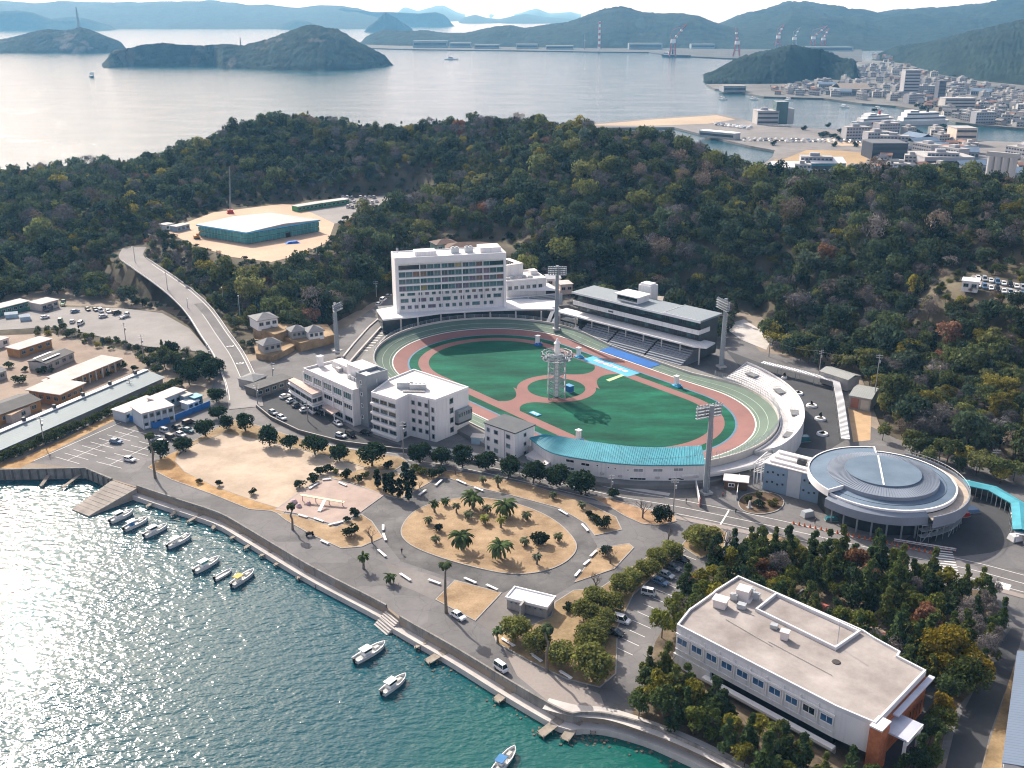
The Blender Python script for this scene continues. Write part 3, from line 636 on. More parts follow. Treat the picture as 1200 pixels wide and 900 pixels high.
mb = MB(); mb.cyl((0, 0), .55, .55, 0, 17, 10); mb.cyl((0, 0), .9, .9, 16.4, 19.8, 12); mb.cyl((0, 0), 1.25, .75, 19.8, 20.3, 12); mb.cyl((0, 0), .6, .2, 20.3, 21.6, 10); mb.build('core_shaft', WHITEB, t)
mb = MB(); rr = lambda r, z: [Vector((r * math.cos(2 * PI * i / 24), r * math.sin(2 * PI * i / 24), z)) for i in range(25)]
for r_, z in ((5.1, 14.2), (5.1, 15.2), (5.1, 16.4), (3.8, 14.2), (3.8, 16.2), (2.4, 15.2)): mb.tube(rr(r_, z), .09, 5)
for p in rr(5.1, 0)[:-1]: mb.tube([Vector((p.x, p.y, 14.2)), Vector((p.x, p.y, 16.6))], .06, 4); mb.tube([Vector((p.x * .2, p.y * .2, 14.2)), Vector((p.x, p.y, 14.2))], .06, 4)
mb.strip(rr(3.7, 14.15), rr(5.2, 14.15)); mb.build('gallery', STEEL, t)
for i in range(24):
 a = 2 * PI * (i + .5) / 24
 if i == 0:
  mb = MB(); mb.box((0, 0, 0), (.5, .8, .7)); mb.box((.3, 0, -.05), (.12, .66, .56)); lo = mb.build('floodlight', mat('lamp_grey', (.22, .24, .26), .4), t); lme = lo.data
 else: lo = mesh_obj('floodlight', lme, t)
 lo.location = (5.25 * math.cos(a), 5.25 * math.sin(a), 14.9 + (i % 2) * 1.2); lo.rotation_euler = (0, 0, a)
p = at(667, 459, ZV); g = thing('generator_cabinet', 'blue equipment cabinet at the foot of the round tower', 'cabinet', (p.x, p.y, ZV + .07), TH)
mb = MB(); mb.box((0, 0, 1.2), (2.6, 2.0, 2.2)); mb.build('housing', mat('cabinet_blue', (.02, .13, .36), .5), g); mb = MB(); mb.box((0, 0, 2.36), (2.9, 2.2, .14)); mb.build('lid', mat('cabinet_lid', (.10, .3, .5), .5), g); mb = MB(); mb.box((0, 0, .05), (3, 2.4, .1)); mb.build('base', CONC, g)
def mast(bpx, zb, tpx, label, wid=7.0, rows=4, face=None, platforms=True):
 p = at(bpx[0], bpx[1], zb); h = aty(tpx[0], tpx[1], p.y).z - zb
 dirc = loc2w(0, 0) - p; a = math.atan2(dirc.y, dirc.x) if face is None else face
 t = thing('floodlight_mast', label, 'floodlight mast', (p.x, p.y, zb), a, 'tall floodlight masts round the cycling track')
 hb = h - wid * .42
 mb = MB(); mb.tube([(0, 0, -1), (0, 0, 0), (0, 0, h)], [.95, .95, .62], 10); mb.build('pole', GREYP, t)
 mb = MB(); mb.box((0, 0, .3), (3.0, 3.0, .6)); mb.build('base', CONCL, t)
 mb = MB()
 for k in range(rows): z = hb + k * (h - hb) / (rows - .5); mb.box((.85, 0, z), (.25, wid, .22)); mb.box((1.3, 0, z - .55), (1.1, wid, .08))
 for yy in (-wid / 2, -wid / 6, wid / 6, wid / 2): mb.box((.85, yy, (h + hb) / 2 - .2), (.18, .18, h - hb))
 mb.build('lamp_rack', STEEL, t)
 nl = max(4, int(wid / 1.0)); first = None
 for k in range(rows):
  for i in range(nl):
   if first is None:
    mb = MB(); mb.cyl((0, 0), .30, .42, 0, .45, 8); mb.bx(-.12, .12, -.12, .12, -.2, 0); lo = mb.build('floodlight', mat('lamp_grey', (.22, .24, .26), .4), t); first = lo.data
   else: lo = mesh_obj('floodlight', first, t)
   lo.location = (1.15, -wid / 2 + .5 + i * (wid - 1) / (nl - 1), hb + k * (h - hb) / (rows - .5) + .1); lo.rotation_euler = (0, R(115), 0)
 mb = MB()
 for k in range(int(h * .75)): mb.box((-.95, 0, 1 + k), (.12, .5, .06))
 mb.box((-1.0, .25, h * .4), (.07, .07, h * .78)); mb.box((-1.0, -.25, h * .4), (.07, .07, h * .78)); mb.build('ladder', STEEL, t)
 return t
mast((395.5, 412), 5, (393.5, 355), 'grey floodlight mast among the trees left of the hotel', 5.5, 4)
mast((652, 386), 6, (652, 311), 'grey floodlight mast on the rim between hotel and grandstand', 7.5, 4)
mast((845, 430), 4, (850.5, 350), 'grey floodlight mast at the far end of the grandstand', 8.0, 4)
mast((827, 578), 3, (832, 475), 'grey floodlight mast in front of the turquoise roofed stand', 8.0, 4)
# ---------------------------------------------------------------- building kit
class Bld:
 "a building: Empty at its base, parts in its own frame (x along the front, -y outwards, z up)"
 def __init__(s, name, label, cat, loc, rz=0.0, group=None):
  s.t = thing(name, label, cat, tuple(loc), rz, group); s.loc = Vector(loc); s.rz = rz
 def L(s, p, dz=None):
  d = Vector(p) - s.loc; c, n = math.cos(-s.rz), math.sin(-s.rz)
  return Vector((d.x * c - d.y * n, d.x * n + d.y * c, d.z))
 def part(s, name, mb, m, parent=None, label=None):
  o = mb.build(name, m, parent or s.t)
  if label: o['label'] = label
  return o
 def win(s, A, B, d, z, w, h, fr=None, gl=None, hood=False, name='window', parent=None):
  "window on the wall A->B (left to right seen from outside), centre at distance d and height z"
  A = Vector((A[0], A[1], 0)); B = Vector((B[0], B[1], 0)); t = (B - A).normalized(); n = Vector((t.y, -t.x, 0))
  fr = fr or WHITEB; gl = gl or GLASS; key = (round(w, 2), round(h, 2), fr.name, gl.name, hood, name)
  if key not in WINS:
   mb = MB(); f = .09
   mb.bx(-w / 2 + f * .6, w / 2 - f * .6, -.03, .06, -h / 2 + f * .6, h / 2 - f * .6, 1)
   mb.bx(-w / 2 - f, -w / 2 + f, -.11, .05, -h / 2 - f, h / 2 + f, 0); mb.bx(w / 2 - f, w / 2 + f, -.11, .05, -h / 2 - f, h / 2 + f, 0)
   mb.bx(-w / 2 + f, w / 2 - f, -.105, .05, h / 2 - f, h / 2 + f, 0); mb.bx(-w / 2 + f, w / 2 - f, -.16, .05, -h / 2 - f, -h / 2 + f, 0)
   if w > 1.5:
    for i in range(1, int(w / 1.1) + (w < 2.2)): x = -w / 2 + w * i / (int(w / 1.1) + (w < 2.2)); mb.bx(x - .04, x + .04, -.07, .05, -h / 2 + f, h / 2 - f, 0)
   if hood: mb.bx(-w / 2 - .15, w / 2 + .15, -.45, .04, h / 2 + .1, h / 2 + .18, 0)
   WINS[key] = proto_me2(mb, name, [fr, gl])
  p = A + t * d + n * .0; o = mesh_obj(name, WINS[key], parent or s.t, (p.x, p.y, z), math.atan2(t.y, t.x)); return o
WINS = {}
def proto_me2(mb, name, ms):
 o = mb.build(name, ms); me = o.data; bpy.data.objects.remove(o); return me
def rectb(name, label, cat, Apx, Bpx, zr, zb, group=None):
 "frame from the two front roof corners seen in the photo"
 A = at(Apx[0], Apx[1], zr); B = at(Bpx[0], Bpx[1], zr); d = B - A
 b = Bld(name, label, cat, (A.x, A.y, zb), math.atan2(d.y, d.x), group); b.W = d.length; b.H = zr - zb; return b
def keepoff(b, W, D):
 c, s_ = math.cos(b.rz), math.sin(b.rz)
 KEEPOFF.append([(b.loc.x + x * c - y * s_, b.loc.y + x * s_ + y * c) for x, y in ((-2, -3), (W + 2, -3), (W + 2, D + 2), (-2, D + 2))])
def parapet(mb, poly, z, h=.6, w=.3, m=None):
 if area2(poly) < 0: poly = poly[::-1]
 q = [Vector((p[0], p[1], z)) for p in poly]; n = len(q)
 def inset(d):
  out = []
  for i in range(n):
   a, b_, c = q[i - 1], q[i], q[(i + 1) % n]; e1 = (b_ - a).normalized(); e2 = (c - b_).normalized()
   n1 = Vector((-e1.y, e1.x, 0)); n2 = Vector((-e2.y, e2.x, 0)); k = n1 + n2; k = k / max(.3, k.dot(n1)) ; out.append(b_ + k * d)
  return out
 o_ = inset(-.04); i_ = inset(w); up = Vector((0, 0, h)); dn = Vector((0, 0, -.35))
 mb.strip([p + dn for p in o_], [p + up for p in o_], m, True); mb.strip([p + up for p in o_], [p + up for p in i_], m, True); mb.strip([p + up for p in i_], [p + dn for p in i_], m, True)
def rc(W, D, x0=0.0, y0=0.0): return [(x0, y0), (W, y0), (W, D), (x0, D)]
def gable(mb, x0, x1, y0, y1, z0, rise, over=.4, thick=.18, m=None, hip=0.0):
 x0 -= over; x1 += over; y0 -= over; y1 += over; ym = (y0 + y1) / 2; h = hip * (y1 - y0) / 2
 v = [(x0, y0, z0), (x1, y0, z0), (x1, y1, z0), (x0, y1, z0), (x0 + h, ym, z0 + rise), (x1 - h, ym, z0 + rise)]
 w_ = [(a, b_, c - thick) for a, b_, c in v]
 mb.add(v + w_, [(0, 1, 5, 4), (2, 3, 4, 5), (1, 2, 5), (3, 0, 4)] if hip else [(0, 1, 5, 4), (2, 3, 4, 5), (7, 6, 10, 11), (9, 8, 11, 10), (0, 6, 7, 1), (2, 8, 9, 3), (0, 4, 10, 6), (4, 3, 9, 10), (1, 7, 11, 5), (5, 11, 8, 2)], m)
 if hip: mb.add(v[:4] + w_[:4], [(0, 4, 5, 1), (1, 5, 6, 2), (2, 6, 7, 3), (3, 7, 4, 0), (7, 6, 5, 4)], m)
def ac_unit(mb, x, y, z, w=2.4, d=1.2, h=1.3, rz=0, m=None):
 mb.box((x, y, z + h / 2), (w, d, h), rz, m)
 k = max(1, int(w / 1.2))
 for i in range(k):
  ox = -w / 2 + (i + .5) * w / k; mb.cyl((x + ox * math.cos(rz), y + ox * math.sin(rz)), .38, .38, z + h - .02, z + h + .12, 8, m)
CURT = [glassmat('curtain_glass_a', (.06, .13, .14)), glassmat('curtain_glass_b', (.035, .085, .095)), glassmat('curtain_glass_c', (.10, .18, .19)), glassmat('curtain_warm', (.20, .135, .09)), glassmat('curtain_yellow', (.28, .24, .09)), glassmat('curtain_rose', (.16, .10, .09)), glassmat('curtain_lilac', (.16, .13, .18))]
# ---------------------------------------------------------------- hotel behind the bowl
b = rectb('hotel', 'long white eight storey hotel with rows of teal windows above the bowl', 'hotel', (462.5, 303.8), (593, 297), 34, 9.5)
W, D, H = b.W, 13.0, 24.5; keepoff(b, W + 25, D + 6); keepoff(b, W + 20, -10)
mb = MB(); mb.bx(0, W, .8, D, -5, H - 1.2); b.part('wall', mb, WHITE)
mb = MB(); mb.bx(0, 1.4, 0, .85, 0, H - 2.2); b.part('end_fin', mb, WHITEB); mb = MB(); mb.bx(W - 1.0, W, 0, .85, 0, H - 2.2); b.part('end_fin', mb, WHITEB)
mb = MB(); mb.bx(-.05, W + .05, -.1, D + .1, H - 2.15, H); ro = b.part('roof', mb, WHITEB)
mb = MB(); parapet(mb, rc(W, D), H, .45, .35); b.part('parapet', mb, WHITEB)
for x0, x1, y0, y1, h in ((9, 18, 3, 9, 1.9), (37, 46, 3, 11, 2.2)):
 mb = MB(); mb.bx(x0, x1, y0, y1, H + .01, H + h); b.part('plant_room', mb, WHITE)
for x in (26.5, 32.5):
 mb = MB(); mb.bx(x - 1.7, x + 1.7, 5, 7.4, H, H + 2.3); mb.cyl((x - .8, 6.2), .6, .6, H + 2.25, H + 2.7, 10); mb.cyl((x + .8, 6.2), .6, .6, H + 2.25, H + 2.7, 10); b.part('cooling_unit', mb, STEEL)
mb = MB(); mb.tube([(1.5, 3, H), (1.5, 3, H + 4.5)], .12, 5); mb.box((1.5, 3, H + 3.4), (1.0, .1, 1.0)); b.part('antenna', mb, STEEL)
rowz = [(27.6, 29.4), (24.4, 26.5), (21.5, 23.5), (18.4, 20.4)]
fl_ = []
cw = (W - 2.4) / 15
for k, (z0, z1) in enumerate(rowz):
 for i in range(15):
  if k == 0 and i in (0, 1, 2): continue
  if k == 0 and i in (13, 14): continue
  g = CURT[rng.choice((0, 0, 1, 1, 2, 2, 2, 6))] if rng.random() > .07 else CURT[rng.choice((3, 4, 5))]
  b.win((0, .8), (W, .8), 1.4 + (i + .5) * cw, (z0 + z1) / 2 - 8.0 + .02, cw - .28, z1 - z0, GREYP, g)
 mb = MB(); zt = z0 - 8.0 - .05; mb.bx(1.4, W - 1.0, .1, .85, zt - .75, zt - .1); b.part('balcony_band', mb, WHITEB)
for x0, x1 in ((1.5, 1.4 + 3 * cw), (1.4 + 13 * cw, W - 1.1)):
 mb = MB(); mb.bx(x0, x1, .72, .9, 19.6, 21.4); b.part('roof_terrace_glass', mb, GLASS)
for z0, z1, st in ((16.3, 17.8, 0), (13.4, 14.9, 1), (10.5, 11.9, 2)):
 i = 0; x = 2.0
 while x < W - 2.2:
  wide = rng.random() < .2; w_ = 3.2 if wide else 1.55
  g = CURT[rng.choice((0, 1, 6, 2))] if rng.random() > .1 else CURT[rng.choice((3, 4, 5))]
  if x + w_ < W - 1.2: b.win((0, .8), (W, .8), x + w_ / 2, (z0 + z1) / 2 - 8.0, w_, z1 - z0, GREYP, g)
  x += w_ + (1.35 if not wide else 1.5)
mb = MB()
for i in (3, 6, 9, 12): x = 1.4 + i * cw; mb.bx(x - .12, x + .12, .3, .82, .2, H - 2.3)
for k, i in enumerate((3, 6, 9, 12)):
 mb = MB(); x = 1.4 + i * cw; mb.bx(x - .14, x + .14, .02, .82, .2, H - 2.3); b.part('pilaster', mb, WHITEB)
pod = [b.L(at(u, v, 10.4)) for u, v in ((441, 363), (449, 374.5), (485, 371), (517, 366.6), (560, 364), (600, 362.5), (640, 362), (656, 363), (652, 352), (600, 350), (540, 352), (470, 358))]
mb = MB(); mb.prism(pod, .35, 1.0, bottom=True); b.part('podium_canopy', mb, WHITEB)
pin = [(p.x * 1.0, p.y + 3.0) for p in pod[1:8]] + [(pod[8].x, pod[8].y + 2), (pod[10].x, pod[10].y + 3), (pod[1].x, pod[11].y + 3)]
mb = MB(); mb.prism(pin, -6, .34); b.part('podium_glass', mb, mat('shade_glass', (.03, .045, .055), .2, .3, .5, spec=.6))
for u, v in ((470, 374), (490, 372), (517, 368.5), (545, 367), (575, 366), (605, 365), (635, 364.5)):
 p = b.L(at(u, v - .7, 10.4)); mb = MB(); mb.cyl((p.x, p.y + .9), .35, .35, -7, .36, 8); b.part('column', mb, CONCL)
b = rectb('hotel_wing', 'low white hotel wing with six dark windows beside the tall hotel', 'building', (593.5, 331.5), (640, 327.5), 17.5, 7)
W, D, H = b.W, 17, 10.5; keepoff(b, W + 6, D)
mb = MB(); mb.bx(0, W, 0, D, -2, H); b.part('wall', mb, WHITE)
mb = MB(); mb.bx(-.1, W + .1, -.1, D + .1, H + .005, H + .25); b.part('roof', mb, WROOF); mb = MB(); parapet(mb, rc(W, D), H + .25, .7, .35); b.part('parapet', mb, WHITEB)
for i in range(6): b.win((0, 0), (W, 0), 1.7 + i * (W - 3) / 5.5, H - 2.6, 1.7, 1.5, GREYP, GLASS)
for i in range(5): mb = MB(); ac_unit(mb, 2 + i * 2.7, 4 + (i % 2) * 2, H + .25, 1.9, 1.1, 1.1); b.part('cooling_unit', mb, STEEL)
mb = MB(); mb.bx(W - 4, W - .8, 9, 13, H + .25, H + 2.2); b.part('plant_room', mb, WHITE)
mb = MB(); mb.add([(-.5, -.3, H - 3.6), (W + 6.5, -2.2, H - 5.2), (W + 3.5, 6, H - 3.4), (W, 6, H - 3.4), (W, -.02, H - 3.4), (-.5, -.01, H - 3.4), ], [(0, 1, 2, 3, 4, 5)]); b.part('lean_to_roof', mb, WHITEB)
mb = MB(); mb.bx(-1, W + 7, -2.6, -2.2, -1, 4.3); b.part('screen_wall', mb, WHITE)
for k in range(4): mb = MB(); mb.bx(.5, W * .48, -2.72, -2.58, 1.4 + k * .7, 1.75 + k * .7); b.part('louvre', mb, GREYP); mb = MB(); mb.bx(W * .52, W + 5, -2.72, -2.58, 1.4 + k * .7, 1.75 + k * .7); b.part('louvre', mb, GREYP)
b = rectb('stair_block', 'pale windowless block behind the tall hotel roofline', 'building', (593, 312), (613, 309), 23, 10)
mb = MB(); mb.bx(0, b.W, 0, 12, -2, b.H); b.part('wall', mb, WHITE); mb = MB(); mb.bx(-.1, b.W + .1, -.1, 12.1, b.H + .01, b.H + .3); b.part('roof', mb, WROOF)
for i in range(4): mb = MB(); mb.bx(1 + i * 1.2, 1.6 + i * 1.2, 2, 8, b.H + .3, b.H + .8); b.part('duct', mb, DARKM)
keepoff(b, b.W, 12)
# ---------------------------------------------------------------- grandstand on the home straight
b = rectb('grandstand', 'long dark glazed grandstand with flat grey roof and white balcony bands', 'grandstand', (674, 341.6), (820.6, 376), 20, 4)
W, D, H = b.W, 13.5, 16.0; keepoff(b, W + 6, D); keepoff(b, W + 4, -12)
SEAMR = seam_mat('seamed_grey_roof', (.22, .26, .285), .9, 'X', .6, .0)
mb = MB(); mb.bx(-.8, W * .74, -1.2, D, H - .55, H); rf = b.part('roof', mb, [SEAMR]); mb = MB(); mb.bx(W * .74 + .01, W + 1.0, -1.4, D + .3, H - .4, H + .35); b.part('roof', mb, SEAMR)
mb = MB(); mb.bx(-.85, W * .74, -1.34, -1.21, H - .7, H + .1); b.part('fascia', mb, WHITEB); mb = MB(); mb.bx(W * .74, W + 1.1, -1.55, -1.41, H - .55, H + .45); b.part('fascia', mb, WHITEB)
mb = MB(); mb.bx(W * .74 - .15, W * .74, -1.2, D + .2, H + .01, H + .5); b.part('roof_step', mb, WHITEB)
SG = mat('shade_glass', (.03, .045, .055), .2, .3, .5, spec=.6)
mb = MB(); mb.bx(.5, W - .5, 1.6, D - .2, 0, H - .56); b.part('wall', mb, mat('dark_cladding', (.06, .07, .075), .7, .2, .4))
for k in range(30):
 x = 1 + k * (W - 2) / 30; b.win((0, 1.6), (W, 1.6), x + (W - 2) / 60, 13.7, (W - 2) / 30 - .2, 2.2, DARKM, [GLASST, SG, SG, CURT[1]][k % 4])
for k in range(30):
 x = 1 + k * (W - 2) / 30; b.win((0, 1.6), (W, 1.6), x + (W - 2) / 60, 9.0, (W - 2) / 30 - .2, 2.4, DARKM, [SG, SG, GLASST, SG, GLASS][k % 5])
mb = MB(); mb.bx(-.4, W + .3, -.9, -.6, 10.5, 12.3); mb.bx(-.4, W + .3, -.6, 1.6, 10.5, 10.8); b.part('balcony_front', mb, WHITE)
mb = MB(); mb.bx(W + .02, W + .3, -.6, D * .5, 10.5, 12.3); b.part('balcony_side', mb, WHITE)
mb = MB(); mb.bx(W * .30, W * .34, -.96, -.9, 11.1, 11.7); b.part('name_board', mb, DARKM)
mb = MB(); mb.prism([(-6, -5.2), (W + 1, -5.2), (W + 5.5, -3.0), (W + 4.5, 4.5), (W - .4, 4.5), (W - .4, 1.6), (-6, 1.6)], 6.7, 7.3, bottom=True); b.part('lower_canopy', mb, WHITE)
BS = mat('blue_grey_concrete', (.25, .27, .30), .85, .1, .3, streak=.1)
segs = [(9, 24.5), (25.5, 44), (45, 62)]
for x0, x1 in segs:
 x1 = min(x1, W + 1.5); mb = MB()
 for s_ in range(8): mb.bx(x0, x1, -10.6 + s_ * 1.15, 1.5, -.5 + s_ * .55, .55 + s_ * .55 + s_ * .012)
 b.part('terrace', mb, BS)
for x0 in (24.5, 44):
 mb = MB()
 for s_ in range(12): mb.bx(x0 + .02, x0 + .98, -9.6 + s_ * .8, 1.4, -.5, .5 + s_ * .4)
 b.part('stair', mb, DARKM)
mb = MB(); mb.bx(-6, 8.8, -3, 1.5, -.5, 3.4); b.part('entrance_block', mb, SG)
mb = MB(); mb.prism([(5, -7.6), (8.6, -7.6), (8.6, -4.6), (5, -4.6)], 0, [2.6, 1.4, 1.4, 2.6]); b.part('booth', mb, WHITE)
for k in range(9): mb = MB(); x = -5 + k * (W + 8) / 8; mb.cyl((x, -3.8), .3, .3, 0, 6.7, 8); b.part('column', mb, CONCL)
mb = MB(); mb.bx(W * .33, W * .50, 2, 9.5, H + .02, H + 2.6); pr = b.part('roof_room', mb, WHITE); mb = MB(); mb.bx(W * .32, W * .51, 1, 10, H + 2.61, H + 2.95); b.part('roof_room_lid', mb, WHITEB); mb = MB(); mb.bx(W * .335, W * .495, 1.9, 1.99, H + .7, H + 2.2); b.part('roof_room_glass', mb, GLASS)
mb = MB(); mb.bx(W * .36, W * .46, D + .5, D + 5.5, -1, H + 4.6); b.part('lift_tower', mb, WHITE); mb = MB(); mb.bx(W * .37, W * .45, D + 1, D + 5, H + 4.61, H + 5.3); b.part('lift_head', mb, WHITEB)
for i, (x0, y0, l) in enumerate(((-9, -9, 9), (-12.5, -8, 8))):
 mb = MB(); mb.add([(x0, y0 + l, 7), (x0 + 2, y0 + l, 7), (x0 + 6.5, y0 - 2, 1.8), (x0 + 4.5, y0 - 2, 1.8), (x0, y0 + l, 6.8), (x0 + 2, y0 + l, 6.8), (x0 + 6.5, y0 - 2, 1.6), (x0 + 4.5, y0 - 2, 1.6)], [(0, 3, 2, 1), (4, 5, 6, 7), (0, 4, 7, 3), (1, 2, 6, 5), (3, 7, 6, 2), (0, 1, 5, 4)]); b.part('stair_canopy', mb, BS)
# ---------------------------------------------------------------- white terraces round the far bend
outp = [w2loc(at(u, v, 8.0)) for u, v in ((875, 426.5), (910, 445), (935, 470), (939.5, 485), (932, 507), (915, 527))]
CE = loc2w(37.5, 0)
ter = Bld('spectator_terrace', 'white curved open terrace wrapping the far bend of the track', 'terrace', (CE.x, CE.y, 4))
def tp(r, ang, z): return Vector((r * math.cos(ang), r * math.sin(ang), z))
angs = [math.atan2(b_ , a_ - 37.5) for a_, b_ in outp]; rad_ = [math.hypot(a_ - 37.5, b_) for a_, b_ in outp]
print('terrace', [(round(math.degrees(a)), round(q, 1)) for a, q in zip(angs, rad_)])
a_hi = R(92); a_lo = R(4)
TERW = mat('terrace_white', (.60, .585, .58), .8, .1, .25, fine=.07)
na = 44; nst = 11; r_in = 47.3
mb = MB()
def rout(an): return float(np.interp(math.degrees(an), [0, 8, 23, 41, 53, 75, 92], [52.6, 53.6, 53.6, 54.2, 55.2, 57.6, 60.4]))
for i in range(na):
 a0 = a_lo + (a_hi - a_lo) * i / na + TH; a1 = a_lo + (a_hi - a_lo) * (i + 1) / na + TH; q0, q1 = rout(a0 - TH), rout(a1 - TH)
 for k in range(nst):
  t0, t1 = k / nst, (k + 1) / nst; z = 2.6 + k * .26
  A0 = r_in + (q0 - r_in) * t0; A1 = r_in + (q0 - r_in) * t1; B0 = r_in + (q1 - r_in) * t0; B1 = r_in + (q1 - r_in) * t1
  mb.add([tp(A0, a0, z), tp(A1, a0, z), tp(B1, a1, z), tp(B0, a1, z)], [(0, 1, 2, 3)])
  mb.add([tp(A1, a0, z), tp(B1, a1, z), tp(B1, a1, z + .26), tp(A1, a0, z + .26)], [(0, 3, 2, 1)])
ter.part('steps', mb, TERW)
mb = MB(); aa = [a_lo + (a_hi - a_lo) * i / na + TH for i in range(na + 1)]
O1 = [tp(rout(a - TH), a, 6.0) for a in aa]; O2 = [tp(rout(a - TH) + .3, a, 6.0) for a in aa]; O0 = [tp(rout(a - TH) + .3, a, -2) for a in aa]; O3 = [tp(rout(a - TH), a, 4.6) for a in aa]
mb.strip(O3, O1); mb.strip(O1, O2); mb.strip(O2, O0); ter.part('back_wall', mb, WHITE)
mb = MB(); I1 = [tp(r_in, a, 3.3) for a in aa]; I2 = [tp(r_in - .25, a, 3.3) for a in aa]; mb.strip(I2, I1); mb.strip(I1, [p - Vector((0, 0, 1.4)) for p in I1]); mb.strip([p - Vector((0, 0, 4)) for p in I2], I2); ter.part('front_wall', mb, WHITEB)
mb = MB(); mb.poly([tp(r_in, aa[0], 1.6), tp(rout(a_lo), aa[0], 2.6), tp(rout(a_lo), aa[0], 6), tp(r_in, aa[0], 2.7)]); mb.add([tp(r_in, aa[0], -1), tp(rout(a_lo), aa[0], -1), tp(rout(a_lo), aa[0], 6), tp(r_in, aa[0], 2.4)], [(0, 1, 2, 3)]); mb.add([tp(r_in, aa[-1], -1), tp(rout(a_hi), aa[-1], -1), tp(rout(a_hi), aa[-1], 6), tp(r_in, aa[-1], 2.4)], [(3, 2, 1, 0)]); ter.part('end_wall', mb, WHITE)
for an in (84, 65, 43, 21):      # vomitory openings with rails
 a = R(an) + TH; mb = MB(); c_ = (rout(R(an)) + r_in) / 2 + 1; e = tp(c_, a, 4.2)
 mb.box((e.x, e.y, 4.5), (2.6, 4.4, .5), a, 0); op = ter.part('stair_opening', mb, mat('opening_grey', (.20, .205, .21), .8))
 mb = MB(); tt = Vector((-math.sin(a), math.cos(a), 0)); rr_ = Vector((math.cos(a), math.sin(a), 0))
 for sx in (-1, 1):
  for k in range(7): q = e + tt * 2.2 * sx + rr_ * (-1.3 + .43 * k); mb.tube([q, q + Vector((0, 0, 1.2))], .04, 4)
  mb.tube([e + tt * 2.2 * sx - rr_ * 1.3 + Vector((0, 0, 1.2)), e + tt * 2.2 * sx + rr_ * 1.3 + Vector((0, 0, 1.2))], .05, 4)
 ter.part('handrail', mb, STEEL, op)
KEEPOFF.append([loc2w(37.5 + 61 * math.cos(R(a)), 61 * math.sin(R(a))) for a in range(-180, 181, 20)])
deck = Bld('spectator_deck', 'pale flat deck on columns between turquoise stand and white terraces', 'deck', (CE.x, CE.y, 4))
aD = [R(4) + TH - R(34) * i / 12 for i in range(13)]
dk = [tp(47.0, a, 0) for a in aD] + [tp(float(np.interp(i, [0, 12], [53, 50.5])), a, 0) for i, a in list(enumerate(aD))[::-1]]
mb = MB(); mb.prism([(p.x, p.y) for p in dk], 1.1, 1.8, bottom=True); deck.part('slab', mb, TERW)
mb = MB(); o_ = [p + Vector((0, 0, 1.8)) for p in dk[13:]]; mb.strip(o_, [p + Vector((0, 0, .7)) for p in o_]); deck.part('parapet', mb, WHITEB)
for p in dk[13::3]: mb = MB(); mb.cyl((p.x * .985, p.y * .985), .35, .35, -1.2, 1.1, 8); deck.part('column', mb, CONCL)
# ---------------------------------------------------------------- turquoise roofed stand along the near side
TURQ = seam_mat('turquoise_roof', (.085, .37, .44), 1.1, 'X', .45, .1, .72)
fr = [(620.5, 513), (640, 527), (660, 533.5), (700, 540), (740, 544), (780, 544.8), (827, 544)]
bk = [(637, 510), (655, 512), (672, 515), (705, 520), (745, 524.5), (785, 525), (822, 523)]
F_ = spline(pp(fr, 9.6), 5); Bk = spline(pp(bk, 10.8), 5)
st = Bld('covered_stand', 'curved white building under a turquoise seamed roof beside the infield', 'grandstand', (F_[15].x, F_[15].y, 3))
o3 = st.loc
def lw(p, z): return Vector((p.x - o3.x, p.y - o3.y, z))
mb = MB(); A_ = [lw(p, 6.55) for p in F_]; B_ = [lw(p, 8.1) for p in Bk]; mb.strip(A_, B_); mb.strip([p - Vector((0, 0, .35)) for p in A_], A_); mb.strip(B_, [p - Vector((0, 0, .35)) for p in B_]); mb.strip([B_[0], B_[0] - Vector((0, 0, .3))], [A_[0], A_[0] - Vector((0, 0, .3))]); mb.strip([A_[-1], A_[-1] - Vector((0, 0, .3))], [B_[-1], B_[-1] - Vector((0, 0, .3))])
st.part('roof', mb, mat('turquoise_sheet', (.055, .28, .345), .5, .14, .2, col2=(.07, .33, .40)))
for k in range(0, 62): pass
mb = MB()
for i in range(len(A_) - 1):
 for k in range(3):
  a = A_[i].lerp(A_[i + 1], k / 3); c = B_[i].lerp(B_[i + 1], k / 3); mb.tube([a + Vector((0, 0, .05)), c + Vector((0, 0, .05))], .07, 4, cap=False)
st.part('roof_rib', mb, mat('turquoise_rib', (.07, .33, .40), .5))
Wf = offset(F_, .5); Wb = offset(Bk, -.6)
Wf = [lw(p, 0) for p in F_];
def inw(i, d): v = (B_[i] - A_[i]); v.z = 0; v.normalize(); return v * d
W1 = [Vector((p.x, p.y, 0)) + inw(i, .5) for i, p in enumerate(A_)]; W2 = [Vector((p.x, p.y, 0)) - inw(i, .5) for i, p in enumerate(B_)]
mb = MB(); mb.strip([p - Vector((0, 0, .5)) for p in W1], [p + Vector((0, 0, 6.5)) for p in W1]); mb.strip([p + Vector((0, 0, 7.8)) for p in W2], [p - Vector((0, 0, .5)) for p in W2])
for i, s_ in ((0, 1), (-1, -1)): q = [W1[i] - Vector((0, 0, .5)), W1[i] + Vector((0, 0, 6.5)), W2[i] + Vector((0, 0, 7.8)), W2[i] - Vector((0, 0, .5))]; mb.add(q, [(0, 1, 2, 3) if s_ > 0 else (3, 2, 1, 0)])
st.part('wall', mb, WHITE)
def on_wall(u): # wall segment nearest to a photo column
 best = min(range(len(W1) - 1), key=lambda i: abs(px(W1[i].x + o3.x, W1[i].y + o3.y, 8)[0] - u)); return best
